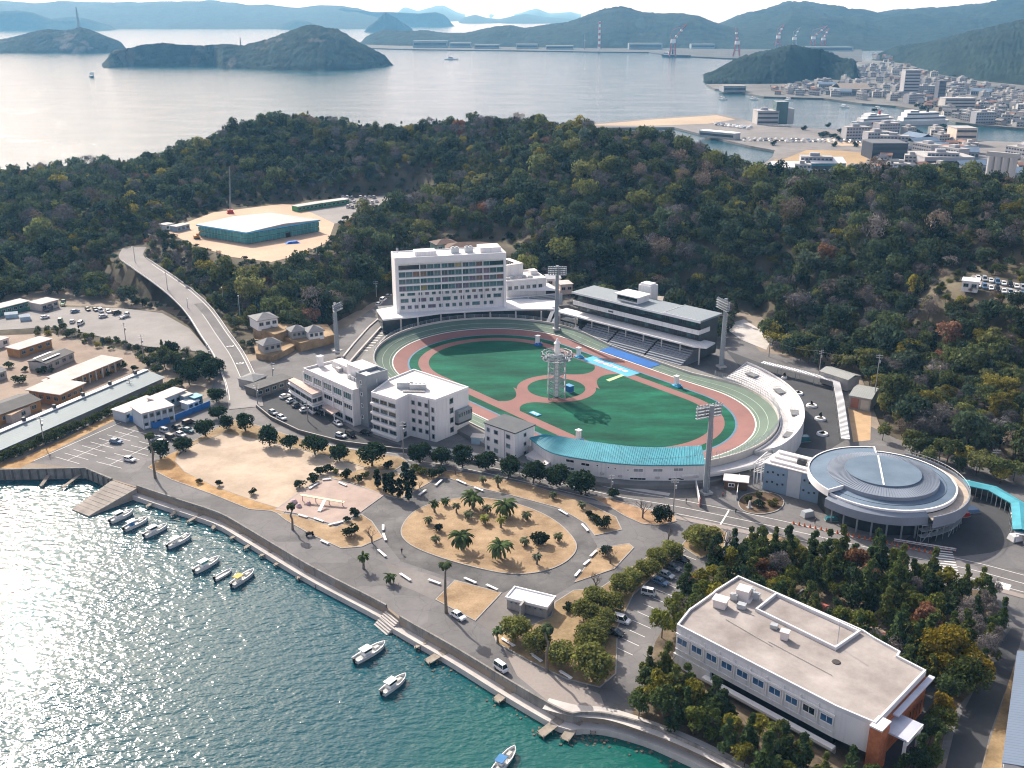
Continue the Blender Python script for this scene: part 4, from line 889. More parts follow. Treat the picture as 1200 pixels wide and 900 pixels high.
for u, z, w, h, g in ((668, 5.0, 2.6, .95, GLASS), (686, 4.7, 2.6, .95, GLASS), (669, 2.6, 2.2, .9, GLASS), (748, 4.6, 2.8, 1.1, GREYP), (771, 4.7, 2.8, 1.0, GREYP), (795, 4.9, 2.8, 1.0, GREYP), (748, 1.9, 4.6, .75, GLASS), (793, 1.9, 4.6, .75, GLASS), (700, 4.9, .6, .6, GLASS), (713, 4.7, .5, .6, GLASS), (721, 4.6, .5, .6, GLASS), (736, 4.5, .5, .6, GLASS), (706, 2.5, 1, .35, WHITEB), (727, 2.3, 1, .35, WHITEB), (771, 2.3, 1, .35, WHITEB), (815, 2.6, 1, .35, WHITEB)):
 i = on_wall(u); p = W1[i]; q = W1[i + 1]; uu = px(p.x + o3.x, p.y + o3.y, 8)[0]; u2 = px(q.x + o3.x, q.y + o3.y, 8)[0]
 st.win(p, q, (q - p).length * (u - uu) / (u2 - uu + 1e-6), z, w, h, WHITEB if g is not WHITEB else CONCL, g, hood=(g is WHITEB))
KEEPOFF.append([(p.x, p.y) for p in F_])
# low lean-to at its left end
b = rectb('lean_to', 'low white shed with pale sloping roof left of the turquoise roof', 'shed', (617, 532), (640, 543), 6, 3)
mb = MB(); mb.bx(0, b.W, 0, 4, -.3, 2.6); b.part('wall', mb, WHITE); mb = MB(); mb.add([(-.3, -.4, 2.6), (b.W + .2, -.4, 2.6), (b.W + .2, 4.2, 3.6), (-.3, 4.2, 3.6), (-.3, -.4, 2.45), (b.W + .2, -.4, 2.45), (b.W + .2, 4.2, 3.4), (-.3, 4.2, 3.4)], [(0, 1, 2, 3), (4, 7, 6, 5), (0, 4, 5, 1), (1, 5, 6, 2), (2, 6, 7, 3), (3, 7, 4, 0)]); b.part('roof', mb, WROOF)
# ---------------------------------------------------------------- round hall and its grey block
c = at(1035.3, 549.3, 14.5)
b = Bld('round_hall', 'round hall with stepped grey seamed roof discs, still partly scaffolded', 'arena', (c.x, c.y, 3))
HR = mat('hall_roof', (.135, .19, .25), .75, .14, .12, spec=.1, col2=(.155, .205, .265)); HR2 = mat('hall_roof_light', (.23, .26, .31), .7, .1, .15, spec=.15)
def disc(r0, r1, z0, z1, m, name, a0=0.0, a1=2 * PI, n=72, fascia=0.0, fm=None):
 mb = MB(); k = int(n * (a1 - a0) / (2 * PI)); an = [a0 + (a1 - a0) * i / k for i in range(k + 1)]
 A = [tp(r0, a, z0) for a in an]; B = [tp(r1, a, z1) for a in an]; mb.strip(A, B)
 if fascia: C = [p - Vector((0, 0, fascia)) for p in B]; mb.strip(B, C); E = [tp(r1 - .8, a, z1 - fascia) for a in an]; mb.strip(C, E)
 return b.part(name, mb, m)
mb = MB(); n = 72; top = [tp(10.4, 2 * PI * i / n, 11.4) for i in range(n)]; mb.poly(top); mb.strip([p - Vector((0, 0, .7)) for p in top], top, closed=True); mb.smooth = True; b.part('roof_disc', mb, HR)
mb = MB(); aR = math.atan2(at(1037, 566, 14).y - at(1030, 531, 14).y, at(1037, 566, 14).x - at(1030, 531, 14).x)
mb.box((-.6, .2, 11.47), (20.4, .45, .14), aR); b.part('roof_walkway', mb, WHITEB)
disc(10.3, 15.2, 11.0, 10.3, HR2, 'roof_ring', fascia=1.1)
mb = MB()
for i in range(120): a = 2 * PI * i / 120; mb.tube([tp(10.5, a, 11.02), tp(15.2, a, 10.33)], .05, 3, cap=False)
b.part('roof_seam', mb, HR)
disc(15.0, 19.6, 9.2, 8.6, HR, 'outer_roof', a0=R(-152), a1=R(78), fascia=1.0)
disc(15.0, 20.2, 10.1, 9.6, HR, 'outer_roof', a0=R(78), a1=R(208), fascia=1.6)
for a in (78, 208): mb = MB(); mb.box(tuple(tp(17.7, R(a), 9.6)), (5.4, .35, 1.1), R(a)); b.part('roof_upstand', mb, WHITEB)
disc(20.2, 20.6, 9.9, 9.9, WHITEB, 'roof_edge', a0=R(78), a1=R(208), fascia=2.0); disc(19.6, 20.1, 8.9, 8.9, WHITEB, 'roof_edge', a0=R(-152), a1=R(78), fascia=1.0)
disc(20.1, 23.2, 7.6, 7.3, mat('balcony_floor', (.50, .42, .34), .9, .2, .3, fine=.1), 'balcony', a0=R(-75), a1=R(55), fascia=.2)
disc(23.1, 23.4, 8.3, 8.3, HR2, 'balcony_fascia', a0=R(-75), a1=R(55), fascia=3.3)
disc(20.0, 21.6, 8.4, 7.6, HR2, 'canopy_fascia', a0=R(-152), a1=R(-75), fascia=2.4)
mb = MB()
for i in range(40): a = R(-75) + R(130) * i / 39; mb.tube([tp(23.2, a, 8.3), tp(23.2, a, 9.2)], .04, 4)
mb.tube([tp(23.2, R(-75) + R(130) * i / 39, 9.2) for i in range(40)], .05, 4); b.part('balcony_rail', mb, STEEL)
mb = MB(); mb.strip([tp(17.2, 2 * PI * i / n, -1) for i in range(n)], [tp(17.2, 2 * PI * i / n, 9.0) for i in range(n)], closed=True); b.part('wall', mb, mat('hall_wall', (.03, .036, .042), .5, .4, .4))
mb = MB(); k = 22
for i in range(k):
 a = R(-80) + R(135) * i / (k - 1)
 for rr_ in (20.5, 22.2): mb.tube([tp(rr_, a, -.2), tp(rr_, a, 5.6)], .06, 4)
 mb.tube([tp(20.5, a, 3.6), tp(22.2, a, 3.6)], .05, 4)
for z in (1.8, 3.6, 5.3):
 for rr_ in (20.5, 22.2): mb.tube([tp(rr_, R(-80) + R(135) * i / (k - 1), z) for i in range(k)], .06, 4)
 mb.strip([tp(20.6, R(-80) + R(135) * i / (k - 1), z - .08) for i in range(k)], [tp(22.1, R(-80) + R(135) * i / (k - 1), z - .08) for i in range(k)])
for i in range(0, k - 2, 4): mb.tube([tp(22.25, R(-80) + R(135) * i / (k - 1), 0), tp(22.25, R(-80) + R(135) * (i + 2) / (k - 1), 5.4)], .06, 4)
b.part('scaffold', mb, STEEL)
for i in range(18):
 a = R(-150) + R(200) * i / 17; mb = MB(); q = tp(19.0, a, 0); mb.cyl((q.x, q.y), .25, .25, -1, 7.6, 7); b.part('column', mb, GREYP)
KEEPOFF.append([(c.x + 25 * math.cos(i), c.y + 25 * math.sin(i)) for i in range(6)])
b = rectb('grey_block', 'flat grey block without windows joined to the round hall', 'building', (896, 543), (974, 563), 11, 3)
GB = mat('blue_grey_cladding', (.24, .33, .42), .7, .07, .15); W, D, H = b.W, 11, 8.0
mb = MB(); mb.bx(0, W, 0, D, -.5, H); b.part('wall', mb, GB)
mb = MB(); mb.bx(-.1, W + .1, -.1, D, H + .004, H + .3); b.part('roof', mb, WROOF); mb = MB(); mb.bx(W * .37, W * .57, -.16, -.04, -.3, H - .1); b.part('pale_panel', mb, mat('pale_cladding', (.50, .53, .56), .7, .06))
for k in range(3):
 mb = MB(); mb.bx(1, W * .75, 1.2 + 3.4 * k, 2.6 + 3.4 * k, H + .31, H + .9); b.part('roof_duct', mb, WHITEB)
mb = MB(); ac_unit(mb, W * .47, 5, H + .3, 2.5, 1.4, 1.4); b.part('cooling_unit', mb, DARKM)
for i in range(24):
 x = 1.2 + (i % 12) * (W - 2.4) / 11;
 if W * .36 < x < W * .58: continue
 b.win((0, 0), (W, 0), x, 2.6 + 3.0 * (i // 12) + .4 * (i % 2), .35, .35, DARKM, DARKM, name='anchor_plate')
mb = MB()
for k in range(9): mb.box((-1.6 + .1 * (k % 2), -.5 + k * 1.1, H - .5 - k * .0), (3.0, .18, .18)); mb.box((-1.6, -.5 + k * 1.1, H - 3), (2.8, .14, .14))
for k in range(4): mb.box((-.6, k * 2.6, (H - .6) / 2), (.25, .25, H - .4)); mb.box((-2.8, k * 2.6, (H - .6) / 2), (.25, .25, H - .4))
mb.box((-.6, 4, H - .3), (.2, 9.6, .2)); mb.box((-2.8, 4, H - .3), (.2, 9.6, .2))
b.part('louvre_frame', mb, WHITEB)
b0 = [o for o in bpy.data.objects if o.name == 'round_hall'][0]; b0.scale = (.955, .955, .97)
p = at(862, 571, 3); b = Bld('ticket_hut', 'small brown hut under the pale deck by the white terraces', 'hut', (p.x, p.y, 3), R(-14))
mb = MB(); mb.bx(-3.2, 3.2, -2, 2, 0, 2.7); b.part('wall', mb, mat('brown_wall', (.14, .085, .05), .8)); mb = MB(); mb.bx(-3.6, 3.6, -2.4, 2.4, 2.71, 2.95); b.part('roof', mb, WROOF); b.win((-3.2, -2), (3.2, -2), 2, 1.5, 1.6, 1.0)
# ---------------------------------------------------------------- office complex in front of the bowl
b = rectb('office_block', 'white three storey office with long glazed front and pinkish annex', 'office', (354, 434), (412, 460), 15, 3)
W, D, H = b.W, 15.0, 12.0
mb = MB(); mb.bx(0, W, .5, D, -.5, H); b.part('wall', mb, WHITE)
mb = MB(); mb.bx(.3, W - .3, .8, D - .3, H + .004, H + .06); b.part('roof', mb, WROOF); mb = MB(); parapet(mb, rc(W, D, 0, .5), H, .8, .35); b.part('parapet', mb, WHITE)
mb = MB(); mb.bx(.01, 1.6, 6.0, 7.8, H, H + 3.4); mb.bx(-.2, 1.8, 5.8, 8.0, H + 3.4, H + 3.9); b.part('chimney', mb, WHITE)
for i in range(5):
 x = W * (i + .5) / 5
 b.win((0, .5), (W, .5), x, H - 2.1, W / 5 - .9, 2.3, WHITEB, CURT[0]); b.win((0, .5), (W, .5), x, H - 5.9, W / 5 - .9, 1.7, WHITEB, GLASS)
 if i > 1: b.win((0, .5), (W, .5), x, 1.7, W / 5 - 1.6, 1.6, GREYP, GLASS)
for i in range(6): mb = MB(); x = W * i / 5; x = min(max(x, .25), W - .25); mb.bx(x - .22, x + .22, .1, .52, 0, H - .5); b.part('pilaster', mb, WHITEB)
mb = MB(); mb.bx(0, W, .15, .5, H - 4.4, H - 3.9); b.part('sill_band', mb, WHITEB)
b.win((W, .5), (W, D), 3, 2, .9, 1.2); b.win((W, .5), (W, D), 9, 5.5, .9, 1.2)
for (x0, x1, y0, y1, h, mm) in ((4, W * .95, 9.5, 13.5, 2.2, WHITE), (W * .52, W * .9, 8.2, 14.5, 4.2, WHITE), (W * .30, W * .36, 8, 9.2, 1.3, STEEL)):
 mb = MB(); mb.bx(x0, x1, y0, y1, H + .05, H + h); pr = b.part('roof_house', mb, mm); mb = MB(); mb.bx(x0 - .15, x1 + .15, y0 - .15, y1 + .15, H + h + .004, H + h + .2); b.part('roof_house_lid', mb, WROOF)
for i in range(4): mb = MB(); ac_unit(mb, W * .62 + i * 2.2, 7.2, H + .06, 1.8, .9, 1.2); b.part('cooling_unit', mb, STEEL)
AX_ = [b.L(at(u, v, 10.5)) for u, v in ((339, 445.5), (365, 461.5), (377, 457.5), (353, 441))]
an = [(p.x, min(p.y, .49)) for p in AX_]; hA = 7.5
an = [an[0], an[1], (an[2][0], .49), (an[3][0], .49)]
mb = MB(); mb.prism(an, -.5, hA - .4); b.part('annex_wall', mb, WHITE); mb = MB(); cx_ = sum(p[0] for p in an) / 4; cyy = sum(p[1] for p in an) / 4
big = [((p[0] - cx_) * 1.08 + cx_, min((p[1] - cyy) * 1.08 + cyy, .48)) for p in an]; mb.prism(big, hA - .4, hA, bottom=True); b.part('annex_roof', mb, mat('pinkish_roof', (.55, .43, .37), .9, .18, .3, fine=.1))
for z in (1.9, 4.9):
 d = Vector((an[1][0] - an[0][0], an[1][1] - an[0][1], 0)); n_ = 4
 for i in range(n_): b.win(an[0], an[1], d.length * (i + .5) / n_, z, d.length / n_ - .5, 1.5, GREYP, GLASS)
 d2 = Vector((an[2][0] - an[1][0], an[2][1] - an[1][1], 0))
 for i in range(2): b.win(an[1], an[2], d2.length * (i + .5) / 2, z, d2.length / 2 - .6, 1.5, GREYP, GLASS)
 mb = MB(); e = [((p[0] - cx_) * 1.14 + cx_, min((p[1] - cyy) * 1.14 + cyy, .47)) for p in an]; mb.prism(e, z + 1.05, z + 1.3, bottom=True); b.part('balcony_slab', mb, WHITEB)
 mb = MB(); q = [Vector((p[0], p[1], z - 1.0)) for p in e[:3]]; mb.strip(q, [p + Vector((0, 0, .5)) for p in q]); b.part('balcony_rail', mb, WHITEB)
cp = [b.L(at(u, v, 6.2)) for u, v in ((377, 477), (389, 485.5), (401, 480), (388, 472.5))]
mb = MB(); mb.prism([(p.x, p.y) for p in cp], 3.0, 3.3, bottom=True); b.part('porch_roof', mb, mat('pinkish_roof', (.55, .43, .37)))
for p in cp[:2]: mb = MB(); mb.cyl((p.x + .4, p.y + .6), .18, .18, -.2, 3.0, 7); b.part('porch_post', mb, WHITE)
P1, P2, P3 = at(427.5, 437, 21), at(430, 440.5, 21), at(454, 432, 21)
b = rectb('stair_tower', 'plain grey stair tower between the two white office buildings', 'tower', (429, 440.5), (454, 433), 21, 3)
mb = MB(); mb.bx(0, b.W, 0, 5.5, -.5, b.H - 1.0); b.part('wall', mb, GREYP)
mb = MB(); parapet(mb, rc(b.W, 5.5), b.H - 1, 1.0, .3); b.part('parapet', mb, GREYP); mb = MB(); mb.bx(.5, 3.6, .6, 4.8, b.H - .98, b.H - .5); b.part('roof', mb, WHITEB)
for i in range(2): mb = MB(); mb.bx(b.W * (.45 + .25 * i), b.W * (.5 + .25 * i), -.12, .02, 0, b.H - 2 - 4 * i); b.part('drain_pipe', mb, STEEL)
for k in range(4): b.win((0, 5.5), (0, 0), 2.6, 3 + 4 * k, .9, 1.2)
fp = [at(u, v, 17) for u, v in ((435, 461), (464, 470), (479, 463), (510, 470), (549, 455), (485, 434), (455, 446))]
b = Bld('white_block', 'square white four storey block with flat white roof beside the grey tower', 'office', (fp[3].x, fp[3].y, 3))
f = [b.L(p) for p in fp]; f2 = [(p.x, p.y) for p in f]; H = 14.0
mb = MB(); mb.prism(f2, -.5, H); b.part('wall', mb, WHITE)
mb = MB(); g = MB(); g.poly([(p[0], p[1], H + .05) for p in f2]); b.part('roof', g, mat('white_roof', (.68, .65, .62), .85, .08, .15, fine=.05)); parapet(mb, f2, H, .55, .3); b.part('parapet', mb, WHITEB)
def dl(i, j): return (Vector((f2[j][0], f2[j][1], 0)) - Vector((f2[i][0], f2[i][1], 0))).length
d = dl(0, 1)
for k in range(4):
 z = H - 1.9 - k * 3.1
 for i in range(3): b.win(f2[0], f2[1], d * (i + .5) / 3, z, d / 3 - .7, 1.3, GREYP, GLASS)
 t_ = (Vector((*f2[1], 0)) - Vector((*f2[0], 0))).normalized(); n_ = Vector((t_.y, -t_.x, 0)); a = Vector((*f2[0], 0)); c = Vector((*f2[1], 0))
 mb = MB(); mb.prism([tuple((a + n_ * .02)[:2]), tuple((c + n_ * .02)[:2]), tuple((c + n_ * .8)[:2]), tuple((a + n_ * .8)[:2])], z - 1.55, z - .85, bottom=True); b.part('slab_band', mb, WHITEB)
d = dl(2, 3)
for k in range(4):
 for i in range(3): b.win(f2[2], f2[3], d * (.16 + .25 * i), H - 2.2 - k * 3.0 - .0, 1.2, 1.3, GREYP, GLASS)
 b.win(f2[2], f2[3], d * .9, H - 3.2 - k * 3.0, .9, 1.5, GREYP, GLASS)
mb = MB(); t_ = (Vector((*f2[3], 0)) - Vector((*f2[2], 0))).normalized(); q = Vector((*f2[2], 0)) + t_ * d * .76; mb.box((q.x + t_.y * .1, q.y - t_.x * .1, H / 2), (.25, .25, H), math.atan2(t_.y, t_.x)); b.part('drain_pipe', mb, GREYP)
d = dl(1, 2)
for k in range(2): b.win(f2[1], f2[2], d * .6, 1.5 + 3 * k, 1.4, 1.6, GREYP, GLASS)
d = dl(3, 4)
for k in range(4): b.win(f2[3], f2[4], d * .47, H - 2.0 - k * 3.3, 1.5, 1.7, GREYP, GLASS)
t_ = (Vector((*f2[4], 0)) - Vector((*f2[3], 0))).normalized(); n_ = Vector((t_.y, -t_.x, 0)); o_ = Vector((*f2[3], 0)); ang = math.atan2(t_.y, t_.x)
for z0, z1, out, mm, nm in ((4.2, 8.2, 1.6, GREYP, 'oriel'), (3.4, 4.18, 1.3, DARKM, 'oriel_base')):
 q = o_ + t_ * d * .78 + n_ * out / 2; mb = MB(); mb.box((q.x, q.y, (z0 + z1) / 2), (d * .42, out, z1 - z0), ang); ori = b.part(nm, mb, mm)
a = o_ + t_ * d * .57 + n_ * 1.61; c = o_ + t_ * d * .99 + n_ * 1.61
for i in range(6): b.win(a, c, d * .42 * (i + .5) / 6, 6.8, .9, 1.5, GREYP, CURT[1])
for k in range(2):
 q = (f[5] + f[6]) / 2; mb = MB(); cc = b.L(at(475 + 15 * k, 452 + 2 * k, 17.6)); ac_unit(mb, cc.x, cc.y, H + .06, 5.2, 2.2, 1.9, ang - .9); b.part('cooling_unit', mb, STEEL)
mb = MB(); cc = b.L(at(485, 459, 17.3)); mb.box((cc.x, cc.y, H + .35), (7, .5, .4), ang - .9); b.part('roof_pipe', mb, CONCL)
KEEPOFF.append([(p.x, p.y) for p in fp])
b = rectb('small_office', 'small white three storey house with a dark flat roof by the track', 'building', (568, 496), (603.5, 508.5), 12.5, 3)
W, D, H = b.W, 9.0, 9.5
mb = MB(); mb.bx(0, W, 0, D, -.5, H); b.part('wall', mb, WHITE); mb = MB(); mb.bx(-.25, W + .25, -.25, D + .25, H + .004, H + .35); b.part('roof', mb, mat('slate_roof', (.075, .085, .095), .7, .15, .3))
for k in range(3):
 for i, x in enumerate((.12, .38, .78)): b.win((0, 0), (W, 0), W * x, H - 1.7 - 3 * k, 1.0 if i == 0 else 1.5, 1.2, GREYP, GLASS if (i + k) % 3 else CURT[2])
 b.win((W, 0), (W, D), D * .5, H - 1.7 - 3 * k, 1.0, 1.1, GREYP, GLASS)
mb = MB(); mb.bx(W * .66, W * .67, -.1, 0, 0, H); b.part('drain_pipe', mb, GREYP)
b = rectb('blue_shed', 'little pale blue shed between the white block and the dark roofed house', 'shed', (552, 512), (566, 513), 5.5, 3)
mb = MB(); mb.bx(0, b.W, 0, 3, -.2, 2.3); b.part('wall', mb, mat('pale_blue_wall', (.30, .42, .52), .7, .15, .5)); mb = MB(); mb.bx(-.2, b.W + .2, -.2, 3.2, 2.31, 2.5); b.part('roof', mb, CONCL)
# ---------------------------------------------------------------- brick ended works building, lower right
b = rectb('works_building', 'large flat roofed building with row of blue windows and brick end', 'building', (793.3, 733.3), (980, 830), 12.5, 3)
W, D, H = b.W, 25.0, 9.5
q = [b.L(at(u, v, 12.5)) for u, v in ((793.3, 733.3), (808, 714.7), (811, 713), (835, 696), (838, 693), (865, 676), (1012, 740), (1024, 748), (1055, 765), (1052, 770), (1085, 787), (1026, 849), (980, 829.5))]
fp = [(p.x, p.y) for p in q]; KEEPOFF.append([(b.t.location.x + p[0] * math.cos(b.rz) - p[1] * math.sin(b.rz), b.t.location.y + p[0] * math.sin(b.rz) + p[1] * math.cos(b.rz)) for p in fp])
BRICK = mat('brick_orange', (.42, .14, .058), .85, .25, 1.2, fine=.2)
RF = mat('factory_roof', (.30, .265, .245), .95, .28, .11, fine=.1, col2=(.33, .30, .28), streak=.0)
mb = MB(); mb.prism(fp, 2.9, H - .35); b.part('wall', mb, WHITE)
g = MB(); g.poly([(p[0], p[1], H - .1) for p in fp]); b.part('roof', g, RF)
mb = MB(); parapet(mb, fp, H - .1, .5, .35); b.part('parapet', mb, mat('parapet_white', (.62, .62, .63), .6, .1, .3))
qi = [b.L(at(u, v, 12.5)) for u, v in ((885, 716), (909, 697), (1008, 742), (979, 762))]; fi = [(p.x, p.y) for p in qi]
mb = MB(); parapet(mb, fi, H - .095, .75, .4); b.part('inner_parapet', mb, mat('parapet_white', (.62, .62, .63)))
mb = MB(); mb.prism([(fp[0][0] + .2, 1.5), (W - .6, 1.5), (W - .6, fp[6][1] - 2), (4, fp[6][1] - 2)], -.5, 2.88); b.part('lower_wall', mb, SG)
mb = MB(); mb.bx(-.3, 9, -.25, .6, -.5, 2.9); b.part('lower_white_wall', mb, WHITE); mb = MB(); mb.bx(8, W + 1, -1.6, -.3, 1.35, 1.9); b.part('ledge', mb, WHITEB)
mb = MB(); mb.bx(8, W + 1, -.35, -.05, -.5, 1.34); b.part('plinth_wall', mb, CONC)
BW = glassmat('blue_window', (.05, .13, .25), .1)
nw = 10
for i in range(nw):
 x = 1.6 + i * (W - 3.2) / (nw - 1); wn = b.win((0, 0), (W, 0), x, 6.3, 2.6, 1.6, WHITEB, BW if i != 8 else GLASS)
 mb = MB(); xx = x + (W - 3.2) / (nw - 1) / 2
 if i < nw - 1: mb.bx(xx - .12, xx + .12, -.22, .02, 4.2, H - .8); b.part('pilaster', mb, WHITE)
mb = MB(); mb.bx(-.02, W + .02, -.3, -.03, 7.6, 8.0); b.part('cornice', mb, WHITEB); mb = MB(); mb.bx(0, W, -.2, -.02, 4.0, 4.25); b.part('string_course', mb, WHITE)
pB = b.L(at(1026, 849, 12.5)); pC = b.L(at(1085, 787, 12.5)); e_ = Vector((pC.x - pB.x, pC.y - pB.y, 0)); le = e_.length; e_.normalize(); ea = math.atan2(e_.y, e_.x); en = Vector((e_.y, -e_.x, 0))
mb = MB(); m_ = Vector((pB.x, pB.y, 0)) + e_ * (le / 2 + 1.6) + en * .26; mb.box((m_.x, m_.y, H / 2 - .4), (le - 3.2, .5, H - 1.4), ea); b.part('brick_end_wall', mb, BRICK)
mb = MB(); m_ = Vector((pB.x, pB.y, 0)) + e_ * .6 + en * .6; mb.box((m_.x, m_.y, H / 2 - .3), (3.6, 2.2, H + .5), ea); pil = b.part('brick_pillar', mb, BRICK)
mb = MB(); mb.box((m_.x, m_.y, H + .12), (3.8, 2.4, .3), ea); b.part('pillar_cap', mb, mat('parapet_white', (.62, .62, .63)))
mb = MB(); mb.bx(W + .1, pB.x - 1.2, pB.y + .0 - .35 * 0, pB.y + .35, H - 1.9, H - .5); b.part('brick_band', mb, BRICK)
mb = MB(); mb.bx(W + .1, pB.x - 1.2, pB.y - .05, pB.y + .25, 3.2, H - 1.95); b.part('shop_glass', mb, SG)
cv = [b.L(at(u, v, 10.0)) for u, v in ((1030, 848), (1055, 859), (1068, 839), (1048, 829))]
c0 = Vector((pB.x, pB.y, 0)) + e_ * 2.4 + en * .55
mb = MB(); m_ = c0 + e_ * 3.0 + en * 2.2; mb.box((m_.x, m_.y, H - 2.2), (6.4, 4.6, .35), ea); b.part('entrance_canopy', mb, mat('lavender_metal', (.50, .52, .60), .5, .1, .3))
mb = MB(); m2 = c0 + e_ * 3.0 + en * 4.6; mb.box((m2.x, m2.y, H - 2.5), (6.6, .3, .9), ea); b.part('canopy_fascia', mb, WHITEB)
mb = MB(); m3 = c0 + en * 4.2; mb.box((m3.x, m3.y, (H - 2.4) / 2), (.5, .5, H - 2.6), ea); m4 = c0 + e_ * 6 + en * 4.2; b.part('canopy_post', mb, WHITE); mb = MB(); mb.box((m4.x, m4.y, (H - 2.4) / 2), (.5, .5, H - 2.6), ea); b.part('canopy_post', mb, WHITE)
m5 = c0 + e_ * (le * .55) + en * .5; mb = MB(); mb.box((m5.x, m5.y, H - 1.0), (le * .75, 1.1, .3), ea); b.part('gutter_box', mb, mat('lavender_metal', (.50, .52, .60)))
for i in range(4): q_ = Vector((pB.x, pB.y, 0)) + e_ * (le - 2.2 - 1.6 * i); b.win(q_ + en * .52, q_ + en * .52 + e_ * 1, .5, 2.6, .7, 3.4, BRICK, SG)
def rp(u, v): return b.L(at(u, v, 12.4))
for (u, v, w, d, h, nm) in ((844, 711, 2.6, 2.2, 2.0, 'vent_hood'), (871, 701, 2.6, 2.6, 2.6, 'water_tank'), (869, 713, 1.8, 1.4, 1.2, 'cooling_unit'), (907, 736, 1.5, 1.2, .9, 'cooling_unit'), (919, 749, 1.5, 1.3, 1.9, 'vent_hood')):
 p = rp(u, v); mb = MB(); mb.box((p.x, p.y, H + h * .45), (w, d, h * .9), .3)
 if nm == 'vent_hood': mb.box((p.x, p.y, H + h * .95), (w * 1.25, d * 1.25, .16), .3)
 if nm == 'water_tank': mb.box((p.x, p.y, H + h * .92), (w * 1.1, d * 1.1, .12), .3); mb.box((p.x, p.y, H + .1), (w * 1.5, d * 1.3, .3), .3)
 b.part(nm, mb, WROOF if nm != 'cooling_unit' else STEEL)
for (u, v) in ((860, 703), (886, 702), (880, 697)): p = rp(u, v); mb = MB(); ac_unit(mb, p.x, p.y, H - .1, 1.6, .9, 1.5, .3); b.part('cooling_unit', mb, STEEL)
for q in (((850, 726), (905, 758)), ((900, 752), (975, 792)), ((868, 716), (884, 722))): a, c = rp(*q[0]), rp(*q[1]); mb = MB(); mb.tube([(a.x, a.y, H + .05), (c.x, c.y, H + .05)], .07, 5); b.part('roof_pipe', mb, CONC)
p = rp(980, 776); mb = MB(); mb.cyl((p.x, p.y), .9, .8, H - .09, H + .06, 9); b.part('roof_hatch', mb, mat('dark_stain', (.07, .065, .06), .9))
p = rp(981, 757); mb = MB(); mb.tube([(p.x, p.y, H), (p.x, p.y, H + 5.5)], .07, 5); b.part('antenna', mb, STEEL)
b = rectb('open_tank', 'open square rusty tank behind the works building roof', 'tank', (928, 700), (948, 708), 7, 3)
mb = MB(); parapet(mb, rc(b.W, 5), 3.5, .5, .35); mb.prism(rc(b.W, 5), 0, 3.4); b.part('wall', mb, CONCD); mb = MB(); mb.bx(.5, b.W - .5, .5, 4.5, 3.41, 3.5); b.part('floor', mb, mat('rust', (.20, .12, .075), .9, .3, 1))
b = rectb('red_shed', 'small red roofed shed beside the open tank', 'shed', (952, 706), (964, 711), 6.5, 3)
mb = MB(); mb.bx(0, b.W, 0, 2.6, 0, 2.6); b.part('wall', mb, CONC); mb = MB(); gable(mb, 0, b.W, 0, 2.6, 2.62, .6, .3); b.part('roof', mb, mat('red_roof', (.34, .10, .075), .8, .2, .6))
b = rectb('broken_shed', 'collapsing brown timber shed behind the works building', 'shed', (980, 718), (1020, 745), 6.0, 3)
mb = MB(); mb.bx(0, b.W, 0, 4.5, 0, 2.4); b.part('wall', mb, mat('brown_wall', (.14, .085, .05), .8)); mb = MB(); gable(mb, 0, b.W, 0, 4.5, 2.42, .8, .3); b.part('roof', mb, mat('tin_brown', (.26, .20, .15), .8, .35, .8, fine=.2))
for i in range(6): mb = MB(); mb.tube([(1 + i * 1.5, -.2, 2.7), (2.4 + i * 1.5, 4.8, 3.3)], .09, 4); b.part('beam', mb, mat('old_timber', (.42, .36, .28), .9))
b = rectb('dark_red_shed', 'dark red roofed hut at the end of the collapsing shed', 'hut', (1028, 746), (1042, 752), 6.2, 3)
mb = MB(); mb.bx(0, b.W, 0, 3.4, 0, 2.4); b.part('wall', mb, CONCD); mb = MB(); gable(mb, 0, b.W, 0, 3.4, 2.42, .7, .3); b.part('roof', mb, mat('dark_red_roof', (.22, .05, .045), .7, .2, .6))
b = rectb('toilet_block', 'small grey public toilet block with a white flat roof in the park', 'toilet block', (594, 700), (640.5, 711.5), 6.0, 3)
W, D, H = b.W, 4.6, 3.0
mb = MB(); mb.bx(0, W, 0, D, -.2, H - .3); b.part('wall', mb, mat('grey_render', (.36, .345, .33), .9, .12, .3, streak=.2)); mb = MB(); mb.bx(-.3, W + .3, -.3, D + .3, H - .29, H - .05); b.part('roof', mb, WHITEB); mb = MB(); parapet(mb, rc(W + .3, D + .3, -.3, -.3), H - .05, .3, .3); b.part('parapet', mb, WHITEB)
mb = MB(); mb.bx(W * .42, W * .47, -2.4, -.02, -.2, H + .4); b.part('screen_wall', mb, CONC)
for x in (.12, .24, .58, .72, .86): b.win((0, 0), (W, 0), W * x, 2.0, .6, .4, GREYP, GLASS)
b = rectb('tin_shed', 'grey tin roofed shed at the edge of the wooded hill', 'shed', (962, 433), (994, 443), 8.5, 4)
mb = MB(); mb.bx(0, b.W, 0, 7, -.5, 3.9); b.part('wall', mb, CONC); mb = MB(); gable(mb, 0, b.W, 0, 7, 3.92, 1.0, .4); b.part('roof', mb, seam_mat('tin_grey', (.30, .31, .29), .7, 'X')); keepoff(b, b.W, 8)
b = rectb('tin_shed', 'grey tin shed with a red and white gable facing the sandy strip', 'shed', (996, 462.5), (1021, 467), 8, 3.5)
mb = MB(); mb.bx(0, b.W, 0, 12, -.5, 4.3); b.part('wall', mb, CONC); mb = MB(); gable(mb, 0, b.W, 0, 12, 4.32, .9, .3); b.part('roof', mb, seam_mat('tin_grey', (.30, .31, .29), .7, 'X')); keepoff(b, b.W, 12)
